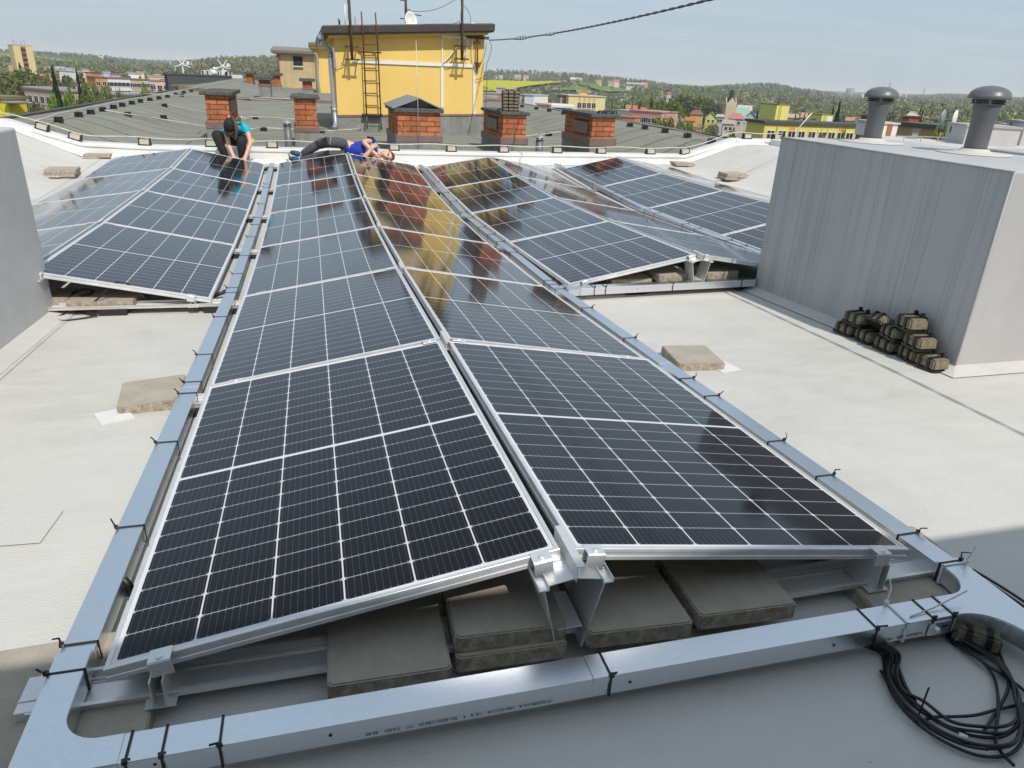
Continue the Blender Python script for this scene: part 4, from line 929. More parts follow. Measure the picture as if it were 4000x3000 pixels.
def build_lift_house():
    Y = 18.5
    P = lambda px, py, y=Y: Vector(at_y(px, py, y))
    xl, xr = P(1311, 300).x, P(1889, 300).x; dep = 4.6
    zl, zr = P(1303, 158).z, P(1899, 149).z; bl, br = -.30, -.16
    th = thing('lift_house', 'yellow rendered lift house with ladder and brown roof edge on the dark roof', 'lift house', (xl, Y, bl)); L = th.location
    def H(mb, xa, xb, ya, yb, z0a, z0b, z1a, z1b, m=0):
        mb.hexa([Vector(p)-L for p in ((xa, ya, z0a), (xb, ya, z0b), (xb, yb, z0b), (xa, yb, z0a), (xa, ya, z1a), (xb, ya, z1b), (xb, yb, z1b), (xa, yb, z1a))], m)
    mb = MB(); H(mb, xl, xr, Y, Y+dep, bl, br, zl+.06, zr+.06); mb.build('wall', M['yellow'], th, .01)
    mb = MB(); H(mb, xl-.03, xr+.03, Y-.03, Y+dep+.03, bl-.3, br-.3, bl+.32, br+.32); mb.build('felt_upstand', M['upstand'], th, .01)
    mb = MB(); H(mb, xl-.045, xr+.045, Y-.045, Y+dep+.045, bl+.32, br+.32, bl+.37, br+.37); mb.build('flashing', M['flashing'], th)
    k = (zr-zl)/(xr-xl); xa, xb = P(1261, 120, Y-.32).x, P(1930, 110, Y-.32).x
    za, zb = zl+k*(xa-xl), zr+k*(xb-xr)
    mb = MB(); H(mb, xa+.12, xb-.12, Y-.2, Y+dep+.2, za+.06, zb+.06, za+.12, zb+.12); mb.build('soffit', M['yellow'], th)
    mb = MB(); H(mb, xa, xb, Y-.32, Y+dep+.32, za+.12, zb+.12, za+.15, zb+.15); H(mb, xa-.02, xb+.02, Y-.34, Y+dep+.34, za+.15, zb+.15, za+.31, zb+.31); mb.build('roof_edge', M['browntin'], th, .006)
    mb = MB(); H(mb, xa+.02, xb-.02, Y-.3, Y+dep+.3, za+.31, zb+.31, za+.33, zb+.33); mb.build('roof', M['bitumen'], th)
    # white conduits
    def run(px, w=.055, t=.03, m='whitepl', nm='conduit'):
        mb = MB(); pts = [P(a, b, Y-t/2-.003) for a, b in px]
        for p, q in zip(pts[:-1], pts[1:]):
            d = (q-p).normalized(); sd = Vector((-d.z, 0, d.x))*w/2; n = Vector((0, t/2, 0))
            mb.hexa([v-L for v in (p-sd-n, q-sd-n, q-sd+n, p-sd+n, p+sd-n, q+sd-n, q+sd+n, p+sd+n)])
        return mb.build(nm, M[m], th)
    run([(1377, 238), (1850, 258)], .08); run([(1727, 262), (1727, 420)], .065); run([(1853, 262), (1852, 456)], .065); run([(1728, 152), (1727, 246)], .035); run([(1725, 144), (1822, 147)], .06, .06); run([(1302, 180), (1310, 266)], .05, .08, 'pipezinc', 'cable_duct')
    run([(1822, 150), (1822, 246)], .02)
    mb = MB(); a, b = P(1822, 139, Y-.08), P(1910, 147, Y-.08)
    for dz in (0, -.035): mb.tube([a+Vector((0, 0, dz))-L, b+Vector((0, 0, dz))-L], .014, 8)
    mb.box((a+b)/2-L, (b.x-a.x, .05, .02)); mb.build('insulator_bar', M['darkwire'], th)
    for pts, r, m in (([(1732, 245), (1760, 215), (1790, 175), (1818, 120), (1838, 93), (1862, 94)], .017, 'whitepl'), ([(1806, 232), (1822, 200), (1826, 150)], .012, 'whitepl'), ([(1848, 140), (1844, 190), (1846, 225), (1853, 262)], .01, 'whitepl'), ([(1313, 262), (1340, 250), (1368, 238)], .008, 'wire'), ([(1728, 250), (1745, 258), (1770, 252), (1795, 255)], .008, 'whitepl'), ([(1900, 170), (1892, 215), (1870, 265)], .006, 'darkwire'), ([(1855, 310), (1880, 306), (1898, 292)], .007, 'darkwire'), ([(1908, 150), (1920, 190), (1900, 260), (1903, 300), (1898, 400), (1890, 490)], .006, 'darkwire')):
        mb = MB(); mb.tube([Vector(p)-L for p in spline([P(a, b, Y-.07) for a, b in pts], 6)], r, 6); mb.build('cable', M[m], th)
    mb = MB(); p = P(1866, 150, Y-.12); q = P(1864, 275, Y-.12); mb.tube([p-L, q-L], .02, 8)
    for py in (168, 246): v = P(1865, py, Y-.06); mb.box(v-L, (.16, .12, .025))
    mb.build('lug_pole', M['rust'], th)
    mb = MB(); mb.box(P(1862, 270, Y-.04)-L, (.12, .07, .07)); mb.build('junction_box', M['pipezinc'], th)
    # gutter end and downpipe
    g = MB(); c = P(1252, 140, Y-.2); g.tube([c-L, c+Vector((0, dep+.5, 0))-L], .075, 14); g.build('gutter', M['pipezinc'], th)
    d = MB(); pts = [P(1262, 132, Y+.1), P(1262, 158, Y+.1), P(1275, 185, Y+.12), P(1288, 200, Y+.12), P(1290, 225, Y+.12), P(1298, 330, Y+.1), P(1306, 430, Y+.05), P(1311, 485, Y-.1), P(1303, 502, Y-.25)]
    d.tube([Vector(p)-L for p in spline(pts, 5)], .058, 12)
    for v in (P(1290, 215, Y+.12), P(1306, 430, Y+.05)): d.tube([v+Vector((0, 0, .05))-L, v-Vector((0, 0, .05))-L], .068, 12)
    d.build('downpipe', M['pipezinc'], th)
    wm = MB(); wm.tube([Vector(p)-L for p in spline([P(1238, 190, Y), P(1236, 150, Y-.1), P(1260, 112, Y-.3), P(1310, 100, Y-.3), P(1345, 104, Y-.3)], 5)], .006, 6); wm.build('conductor_wire', M['darkwire'], th)
    # ladder
    lt = thing('roof_ladder', 'rusty iron ladder fixed to the yellow wall and rising past the roof edge', 'ladder', P(1460, 480, Y-.2)); L2 = lt.location
    yl = Y-.2; r1 = [P(1411, 45, yl-.16), P(1417, 130, yl-.16), P(1420, 170, yl), P(1432, 455, yl)]; r2 = [P(1466, 48, yl-.16), P(1472, 130, yl-.16), P(1475, 170, yl), P(1488, 458, yl)]
    for r in (r1, r2): mb = MB(); mb.tube([p-L2 for p in r], .017, 8); mb.build('rail', M['rust'], lt)
    for py in (174, 224, 273, 322, 371, 418):
        f = (py-170)/(455-170); a = r1[2].lerp(r1[3], f); b = r2[2].lerp(r2[3], f); mb = MB(); mb.tube([a-L2, b-L2], .012, 7); mb.build('rung', M['rust'], lt)
    mb = MB(); a, b = P(1395, 204, yl+.03), P(1490, 206, yl+.03); mb.hexa([v-L2 for v in (a+Vector((0, 0, -.02)), b+Vector((0, 0, -.02)), b+Vector((0, .012, -.02)), a+Vector((0, .012, -.02)), a+Vector((0, 0, .02)), b+Vector((0, 0, .02)), b+Vector((0, .012, .02)), a+Vector((0, .012, .02)))])
    for px in (1421, 1477): v = P(px, 205, yl+.1); mb.box(v-L2, (.025, .2, .025))
    mb.build('wall_bracket', M['rust'], lt)
    mb = MB()
    for p in (r1[3], r2[3]): mb.tube([p-L2, p+Vector((.0, -.05, -.3))-L2], .02, 8)
    a, b = r1[3]+Vector((-.1, .1, .06)), r2[3]+Vector((.05, .1, .04)); mb.box((a+b)/2-L2, (b.x-a.x, .2, .03)); a, b = r1[3]+Vector((0, -.04, -.22)), r2[3]+Vector((0, -.04, -.22)); mb.tube([a-L2, b-L2], .014, 7); mb.build('foot_bracket', M['mast'], lt)
    # masts
    for (a, b, br, lab) in (((1355, -150), (1377, 234), (180, 232), 'left brown antenna mast clamped to the yellow wall'), ((1807, -150), (1805, 236), (178, 230), 'right brown antenna mast clamped to the yellow wall')):
        ym = Y-.36; p, q = P(a[0], a[1], ym), P(b[0], b[1], ym); t = thing('antenna_mast', lab, 'antenna mast', q, (0, 0, 0), 'brown masts on the yellow lift house'); L3 = t.location
        mb = MB(); mb.tube([p-L3, q-L3], .03, 10); mb.build('pole', M['mast'], t)
        for py in br:
            f = (py-a[1])/(b[1]-a[1]); c = p.lerp(q, f); mb = MB(); mb.box(c-L3+Vector((0, .03, 0)), (.36, .03, .035)); 
            for s in (-1, 1): mb.box(c-L3+Vector((s*.13, .18, 0)), (.03, .33, .03))
            mb.build('wall_bracket', M['mast'], t)
        mb = MB(); pts = [p.lerp(q, f)+Vector((-.03, -.03, 0))*(1 if i % 2 else 1.5)-L3 for i, f in enumerate(frange(0, .99, 12))]; mb.tube([Vector(v) for v in spline(pts, 3)], .008, 5); mb.build('cable', M['rubber'], t)
    # antenna pole with yagi and dish on the roof
    yd = Y+1.6; q = P(1586, 90, yd); p = P(1584, -60, yd)
    t = thing('television_antenna', 'dark pole with crossbars and a small rod antenna on the yellow lift house roof', 'antenna', q); L4 = t.location
    mb = MB(); mb.tube([p-L4, q-L4], .034, 8); mb.build('pole', M['mast'], t)
    mb = MB()
    for (a, b) in (((1563, 1), (1584, 2)), ((1584, 37), (1604, 39)), ((1563, 72), (1584, 73))): mb.tube([P(*a, yd)-L4, P(*b, yd)-L4], .012, 6)
    mb.build('crossbar', M['darkwire'], t)
    mb = MB(); a, b = P(1592, 52, yd-.1), P(1644, 61, yd-.1); mb.tube([a-L4, b-L4], .012, 6)
    for i in range(7): c = a.lerp(b, i/6); mb.tube([c+Vector((0, -.12, 0))-L4, c+Vector((0, .12, 0))-L4], .005, 5)
    mb.box(a-L4, (.05, .05, .07)); mb.build('rod_antenna', M['darkwire'], t)
    t = thing('satellite_dish', 'small white satellite dish at the pole on the yellow lift house roof', 'satellite dish', P(1600, 98, yd-.2)); L5 = t.location
    c = P(1600, 84, yd-.2); R = .2; mb = MB(); ax = Vector((.35, -.9, .25)).normalized(); e1 = ax.cross(Vector((0, 0, 1))).normalized(); e2 = e1.cross(ax)
    vs = []; n = 24; rings = 5
    for i in range(rings+1):
        r = R*i/rings
        for j in range(n): a = 2*math.pi*j/n; vs.append(c+e1*math.cos(a)*r*.92+e2*math.sin(a)*r*1.12+ax*(.09*(r/R)**2)-L5)
    fs = [(i*n+j, (i+1)*n+j, (i+1)*n+(j+1) % n, i*n+(j+1) % n) for i in range(rings) for j in range(n)]
    mb.add(vs, fs, 0, True); o = mb.build('reflector', M['whitepl'], t); o.modifiers.new('solid', 'SOLIDIFY').thickness = .008
    mb = MB(); mb.tube([c-L5, c+Vector((-.02, .1, -.2))-L5], .015, 6); mb.tube([c-e2*R-L5, c+ax*.2-L5], .008, 5); mb.build('arm', M['pipezinc'], t)
    # thin rods on the roof edge
    for (px, p0, p1, m, r, lab) in ((1347, 17, 105, 'whitepl', .014, 'white vertical rod on the left of the lift house roof'), (1386, 65, 105, 'darkwire', .008, 'short thin rod behind the left mast on the roof'), (1323, 72, 104, 'darkwire', .014, 'short dark twin rod at the left corner of the lift house roof')):
        a, b = P(px, p0, Y+.5), P(px+2, p1, Y+.5); mb = MB(); mb.tube([Vector((0, 0, 0)), a-b], r, 6)
        if '1323' in str(px): mb.tube([Vector((.03, 0, 0)), (a-b)*.8+Vector((.02, 0, 0))], .01, 6)
        o = mb.build('lightning_rod', M[m]); o.location = b; tag(o, lab, 'lightning rod', 'rods on the lift house')
    mb = MB(); pts = [P(1600, 100, Y-.3), P(1680, 94, Y-.3), P(1770, 93, Y-.3), P(1795, 82, Y-.3), P(1800, 92, Y-.3), P(1860, 94, Y-.3), P(1932, 97, Y-.3)]; mb.tube([Vector(v) for v in spline(pts, 5)], .007, 5); o = mb.build('conductor_wire', M['darkwire']); tag(o, 'dark lightning wire running along the lift house roof edge', 'wire')
    mb = MB(); pts = [P(1808, 18, Y-.36), P(1830, 45, Y-.3), P(1838, 70, Y-.25), P(1838, 93, Y-.2)]; mb.tube([Vector(v) for v in spline(pts, 6)], .006, 5); o = mb.build('antenna_cable', M['darkwire']); tag(o, 'thin dark cable arching from the right mast to the roof edge', 'cable')
    # thin rod of the gabled chimney
    yy = 13.1; a, b = Vector(at_y(1625, 158, yy)), Vector(at_y(1637, 580, yy)); mb = MB(); mb.tube([a, b], .006, 6); o = mb.build('lightning_rod', M['wire']); tag(o, 'tall thin metal rod standing in front of the gabled chimney', 'lightning rod', 'rods on the lift house')
    # second yellow house
    y2 = 44.0; Q = lambda px, py: Vector(at_y(px, py, y2))
    t = thing('lift_house', 'second yellow lift house mostly hidden behind the near one', 'lift house', Q(1245, 380)); L6 = t.location
    a, b = Q(1240, 385), Q(1330, 192); mb = MB(); mb.box(Vector(((a.x+b.x)/2, y2+2, (a.z-.3+b.z)/2))-L6, (b.x-a.x, 4, b.z-a.z+.3)); mb.build('wall', M['yellow'], t)
    mb = MB(); mb.box(Vector(((a.x+b.x)/2, y2+1.9, b.z+.02))-L6, (b.x-a.x+.5, 4.6, .12)); mb.build('soffit', M['yellow'], t); mb = MB(); mb.box(Vector(((a.x+b.x)/2, y2+1.9, b.z+.17))-L6, (b.x-a.x+.6, 4.8, .17)); mb.build('roof_edge', M['flashing'], t)
    mb = MB(); pts = [Q(1222, 190), Q(1222, 205), Q(1238, 220), Q(1240, 300), Q(1250, 375), Q(1245, 390)]; mb.tube([Vector(p)-Vector((0, .15, 0))-L6 for p in spline(pts, 5)], .075, 10); mb.build('downpipe', M['pipezinc'], t)
    mb = MB(); mb.box(Vector(((a.x+b.x)/2, y2+1.97, a.z-.2))-L6, (b.x-a.x+.1, 4, .5)); mb.build('felt_upstand', M['upstand'], t)
    # beige house
    y3 = 53.5; Q = lambda px, py: Vector(at_y(px, py, y3))
    t = thing('lift_house', 'old stained beige lift house with one small dark window', 'lift house', Q(1090, 355)); L7 = t.location
    a, b = Q(1090, 352), Q(1240, 214); mb = MB(); mb.box(Vector(((a.x+b.x)/2, y3+2.2, (a.z-.3+b.z)/2))-L7, (b.x-a.x, 4.4, b.z-a.z+.3)); mb.build('wall', M['beige'], t)
    mb = MB(); mb.box(Vector(((a.x+b.x)/2-.05, y3+2.1, b.z+.07))-L7, (b.x-a.x+.55, 5, .14)); mb.build('roof_edge', M['flashing'], t)
    mb = MB(); za = b.z+.14; q = [(a.x-.35, y3-.4, za), (b.x+.3, y3-.4, za), (b.x+.3, y3+4.7, za), (a.x-.35, y3+4.7, za), (a.x-.35, y3-.4, za+.04), (b.x+.3, y3-.4, za+.04), (b.x+.3, y3+4.7, za+.36), (a.x-.35, y3+4.7, za+.36)]; mb.hexa([Vector(p)-L7 for p in q]); mb.build('roof', M['bitumen'], t)
    c = Q(1164, 239); w = MB(); w.box(c+Vector((0, -.01, 0))-L7, (.58, .06, .58)); f = w.build('window', M['dark'], t)
    w = MB(); 
    for dx in (-.29, 0, .29): w.box(c+Vector((dx, -.05, 0))-L7, (.03, .03, .6))
    w.build('frame', M['browntin'], f); w = MB(); w.box(c+Vector((0, -.08, -.33))-L7, (.66, .16, .06)); w.build('sill', M['pad'], f)
    mb = MB(); mb.tube([Vector(p)-Vector((0, .1, 0))-L7 for p in (Q(1086, 214), Q(1086, 235), Q(1094, 345))], .07, 8); mb.build('downpipe', M['flashing'], t)
    mb = MB(); mb.box(Vector(((a.x+b.x)/2, y3+2.15, a.z-.02))-L7, (b.x-a.x+.12, 4.5, .34)); mb.build('flashing', M['brickred'], t)
    mb = MB(); mb.tube([Vector(p)-L7 for p in (Q(1050, 285), Q(1056, 274), Q(1085, 273))], .05, 8); mb.tube([Vector(p)-L7 for p in (Q(1050, 285), Q(1050, 302))], .07, 8); mb.build('elbow_pipe', M['flashing'], t)
# ================================================================== lightning conductor lines
def holder_meshes():
    w = MB()
    w.box((0, 0, .008), (.2, .11, .016))
    for s in (-1, 1): w.hexa([(s*.085-.012, -.05, .014), (s*.085+.012, -.05, .014), (s*.085+.012, .05, .014), (s*.085-.012, .05, .014), (s*.085-.01, -.03, .09), (s*.085+.01, -.03, .09), (s*.085+.01, .01, .12), (s*.085-.01, .01, .12)])
    b = MB(); b.box((0, .0, .05), (.145, .1, .075))
    return w.mesh('holder', M['black']), b.mesh('weight_block', mat_weight())
def mat_weight():
    if 'weight' not in M: M['weight'] = mat('pale_weight_block', (.5, .46, .38), .85, 0, .14, 10, .3, 60)
    return M['weight']
def build_conductors():
    hm, bm_ = holder_meshes()
    px = [(165, 500), (295, 545), (568, 566), (828, 572), (1065, 580), (1540, 592), (1762, 603), (1965, 611), (2174, 612), (2345, 609), (2537, 607), (2673, 603), (2914, 546), (3030, 548)]
    for i, (x, y) in enumerate(px):
        p = at_y(x, y+8, PAR_Y+.12); prof = parapet_z(p[0])
        t = thing('conductor_holder', 'black wire holder with a pale weight on the white parapet, %s from the left' % ORD[i], 'wire holder', (p[0], PAR_Y+.12, prof+.008), (0, -parapet_slope(p[0]), random.uniform(-.08, .08)), 'wire holders along the white parapet')
        meshobj('holder', hm, t); meshobj('weight_block', bm_, t)
    pts = [(x, PAR_Y+.1, parapet_z(x)+.125+(.012*math.sin(x*5))) for x in frange(-6.2, 9.0, 90)]
    mb = MB(); mb.tube(pts, .009, 6); o = mb.build('conductor_wire', M['wire']); tag(o, 'grey lightning wire stretched along the white parapet holders', 'wire', 'lightning wires on the roofs')
    # dark block holders on the folds
    def small(label, p, rz, grp, k=1.0):
        t = thing('conductor_holder', label, 'wire holder', p, (0, 0, rz), grp); t.scale = (k, k, k)
        meshobj('holder', _sm[0], t); meshobj('weight_block', _sm[1], t)
    w = MB(); w.box((0, -.07, .05), (.17, .02, .1)); w.box((0, .07, .05), (.17, .02, .1)); w.box((0, 0, .01), (.19, .19, .02)); b = MB(); b.box((0, 0, .05), (.15, .12, .085)); b.box((0, .0, .1), (.03, .03, .03))
    _sm = (w.mesh('holder', M['black']), b.mesh('weight_block', M['block']))
    ys = [13.0, 14.0, 15.3, 16.2, 17.2, 18.2, 19.1, 20.2, 21.3, 22.6, 24.0, 25.5, 27.2, 29.0, 31.0, 33.4, 35.5, 38, 40.5, 43, 46]
    fx = -5.0
    for i, y in enumerate(ys):
        small('dark wire holder on the left ridge of the dark roof, %s from the parapet' % ORD[i] if i < len(ORD) else '', (fx, y, droof(fx, y)+.01), .1, 'wire holders on the left ridge of the dark roof', .78)
    mb = MB(); mb.tube([(fx+.02*math.sin(y*3), y, droof(fx, y)+.13) for y in frange(12.7, 50, 120)], .013, 5); o = mb.build('conductor_wire', M['wire']); tag(o, 'grey lightning wire along the left ridge of the dark roof', 'wire', 'lightning wires on the roofs')
    ys = [12.9, 14.0, 15.15, 16.3, 17.25, 18.6, 19.9, 21.3, 22.8, 24.4, 26.0, 28]
    fx = 7.65
    for i, y in enumerate(ys): small('dark wire holder on the right ridge of the dark roof, %s from the parapet' % ORD[i], (fx, y, droof(fx, y)+.01), -.1, 'wire holders on the right ridge of the dark roof', .8)
    mb = MB(); mb.tube([(fx+.02*math.sin(y*3), y, droof(fx, y)+.12) for y in frange(12.7, 40, 90)], .013, 5); o = mb.build('conductor_wire', M['wire']); tag(o, 'grey lightning wire along the right ridge of the dark roof', 'wire', 'lightning wires on the roofs')
    # cross wires on the dark roof
    lines = [([(410, 431), (500, 446), (640, 467), (815, 496)], [(500, 449), (640, 460)], 'from the left ridge to the front chimney'),
             ([(560, 396), (640, 405), (720, 425), (812, 440)], [(643, 413)], 'from the left ridge behind the front chimney'),
             ([(570, 366), (700, 372), (805, 375), (1010, 388), (1150, 399)], [(710, 373)], 'crossing the roof at the middle joint'),
             ([(936, 460), (965, 461), (990, 456), (1150, 466)], [(998, 461)], 'between the two left chimneys'),
             ([(975, 504), (995, 504), (1020, 500), (1155, 505)], [(1030, 508)], 'just behind the crouching woman'),
             ([(933, 381), (970, 386), (1010, 382), (1140, 386)], [(975, 388)], 'before the small pink chimney'),
             ([(1245, 508), (1290, 512), (1330, 508), (1415, 498), (1422, 460)], [(1255, 515)], 'curling round the foot of the yellow wall'),
             ([(2055, 532), (2120, 524), (2190, 514)], [(2143, 527)], 'between the two right chimneys')]
    for pts, hs, lab in lines:
        P = [on_surf(x, y, lambda a, b: droof(a, b)+(.1 if b > 33 else 0), .07) for x, y in pts]
        mb = MB(); mb.tube([Vector(p) for p in spline(P, 5)], .015, 5); o = mb.build('conductor_wire', M['wire']); tag(o, 'pale lightning wire '+lab, 'wire', 'lightning wires on the roofs')
        for j, (x, y) in enumerate(hs):
            p = on_surf(x, y+4, lambda a, b: droof(a, b)+(.1 if b > 33 else 0)); small('weathered wire holder %s%s' % ('with wire ' if j == 0 else 'second along the wire ', lab), (p[0], p[1], p[2]), .2, 'wire holders under the cross wires', .85)
    # overhead cable
    A = Vector((4.02, 18.4, 2.0)); B = Vector((3.12, -3, 2.38)); mb = MB(); n = 420
    for ph in (0, math.pi):
        pts = []
        for i in range(n+1):
            f = i/n; p = A.lerp(B, f); p.z -= .25*4*f*(1-f)
            gap = .0085+.028*math.exp(-((f-.17)/.03)**2)+.02*math.exp(-((f-.28)/.012)**2); a = ph+f*2*math.pi*44
            pts.append((p.x+math.cos(a)*gap, p.y, p.z+math.sin(a)*gap))
        mb.tube(pts, .0075, 5)
    o = mb.build('overhead_cable', M['darkwire']); tag(o, 'dark twisted overhead cable running from the yellow house across the sky', 'cable')
    mb = MB(); P = [at_y(1605, 43, 26), at_y(1660, 44, 26), at_y(1720, 30, 26), at_y(1790, -8, 26), at_y(1900, -70, 26)]; mb.tube([Vector(p) for p in spline(P, 8)], .009, 5); o = mb.build('overhead_wire', M['darkwire']); tag(o, 'faint thin overhead wire curving up from the antenna pole', 'wire')
def parapet_z(x):
    xs = [-6.3, -5.3, -4.25, -3.3, 0, 2.6, 6.78, 7.86, 9.0]; zs = [.2, .165, -.155, -.188, -.193, -.193, -.16, .172, .178]
    return float(np.interp(x, xs, zs))
def parapet_slope(x): return math.atan2(parapet_z(x+.1)-parapet_z(x-.1), .2)
# ================================================================== people
def skin(name, V, E, mats, parent=None, root=0, sub=2, loc=(0, 0, 0), extra=None, join=()):
    """V: {key: (pos, radius or (rx, ry))}, E: pairs -> one continuous mesh"""
    keys = list(V); idx = {k: i for i, k in enumerate(keys)}
    me = bpy.data.meshes.new(name); me.from_pydata([tuple(V[k][0]) for k in keys], [(idx[a], idx[b]) for a, b in E], [])
    o = bpy.data.objects.new('tmp', me); COL.objects.link(o)
    md = o.modifiers.new('skin', 'SKIN'); md.use_smooth_shade = True
    sv = me.skin_vertices[0].data
    for k in keys:
        r = V[k][1]; sv[idx[k]].radius = (r, r) if not hasattr(r, '__len__') else r
    for v in sv: v.use_root = False
    sv[idx[root] if root in idx else 0].use_root = True
    ss = o.modifiers.new('sub', 'SUBSURF'); ss.levels = sub; ss.render_levels = sub
    bpy.context.view_layer.update(); dg = bpy.context.evaluated_depsgraph_get()
    res = bpy.data.meshes.new_from_object(o.evaluated_get(dg)); res.name = name
    bpy.data.objects.remove(o); bpy.data.meshes.remove(me)
    res.materials.clear(); res.materials.append(mats)
    for p in res.polygons: p.use_smooth = True
    if not res.uv_layers: res.uv_layers.new(name='UVMap')
    if extra:
        bm = bmesh.new(); bm.from_mesh(res); extra(bm); bm.to_mesh(res); bm.free()
    return meshobj(name, res, parent)
def hand(V, E, wrist, d, side, palm_n, s=1.0, pre='h', curl=.5):
    """palm and five bent fingers growing from the wrist joint"""
    d = Vector(d).normalized(); n = Vector(palm_n); n = (n-d*n.dot(d)).normalized(); sd = d.cross(n).normalized()*side
    w = Vector(V[wrist][0]); palm = w+d*.05*s; V[pre+'p'] = (palm, (.036*s, .02*s)); E.append((wrist, pre+'p'))
    for i, (off, ln) in enumerate(((-.03, .072), (-.01, .082), (.011, .076), (.03, .06))):
        k0 = palm+d*.035*s+sd*off*s; V[pre+'k%d' % i] = (k0, .0115*s); E.append((pre+'p', pre+'k%d' % i))
        a = (d+n*curl*.7).normalized(); b = (d*.6+n*curl*1.4).normalized()
        m = k0+a*ln*.55*s; e = m+b*ln*.5*s; V[pre+'m%d' % i] = (m, .0095*s); V[pre+'e%d' % i] = (e, .008*s); E.append((pre+'k%d' % i, pre+'m%d' % i)); E.append((pre+'m%d' % i, pre+'e%d' % i))
    t0 = w+d*.03*s-sd*.034*s; t1 = t0+(d*.6-sd*.6+n*.35).normalized()*.045*s; t2 = t1+(d*.9-sd*.1+n*.35).normalized()*.032*s
    V[pre+'t0'] = (t0, .014*s); V[pre+'t1'] = (t1, .0115*s); V[pre+'t2'] = (t2, .009*s); E += [(pre+'p', pre+'t0'), (pre+'t0', pre+'t1'), (pre+'t1', pre+'t2')]
def head_mesh(name, c, fwd, up, s, m, parent, join_to=None):
    """face with brow, nose, lips, chin and ears, as vertices displaced on an egg"""
    F = Vector(fwd).normalized(); U = Vector(up); U = (U-F*U.dot(F)).normalized(); Rt = F.cross(U).normalized(); c = Vector(c)
    bm = bmesh.new(); bmesh.ops.create_icosphere(bm, subdivisions=4, radius=1)
    g = lambda v, x, y, z, r: math.exp(-((v.x-x)**2+(v.y-y)**2+(v.z-z)**2)/(r*r))
    for v in bm.verts:
        p = v.co.copy(); x, y, z = p
        X = x*.076; Y = y*.096; Z = z*.115
        if z < -.15: k = 1+.28*(z+.15); X *= k; Y *= (1+.1*(z+.15))
        f = max(0, y)
        Y += f*(.026*g(p, 0, .98, -.12, .2)+.012*g(p, 0, 1, .02, .16)+.007*g(p, 0, .9, -.45, .2)+.012*g(p, 0, .8, -.75, .25)+.006*g(p, 0, .9, .32, .4))
        for sx in (-1, 1): Y -= .012*f*g(p, sx*.4, .9, .08, .2)
        for sx in (-1, 1):
            q = g(p, sx*1, -.05, -.05, .22); X += sx*.018*q; 
        v.co = c+(Rt*X+F*Y+U*Z)*s
    me = bpy.data.meshes.new(name); bm.to_mesh(me); bm.free(); me.materials.append(m); me.uv_layers.new(name='UVMap')
    for p in me.polygons: p.use_smooth = True
    return me, F, U, Rt
def merge(o, me):
    """append mesh data to an existing object so the body stays one mesh"""
    bm = bmesh.new(); bm.from_mesh(o.data); bm.from_mesh(me); bm.to_mesh(o.data); bm.free()
    for p in o.data.polygons: p.use_smooth = True
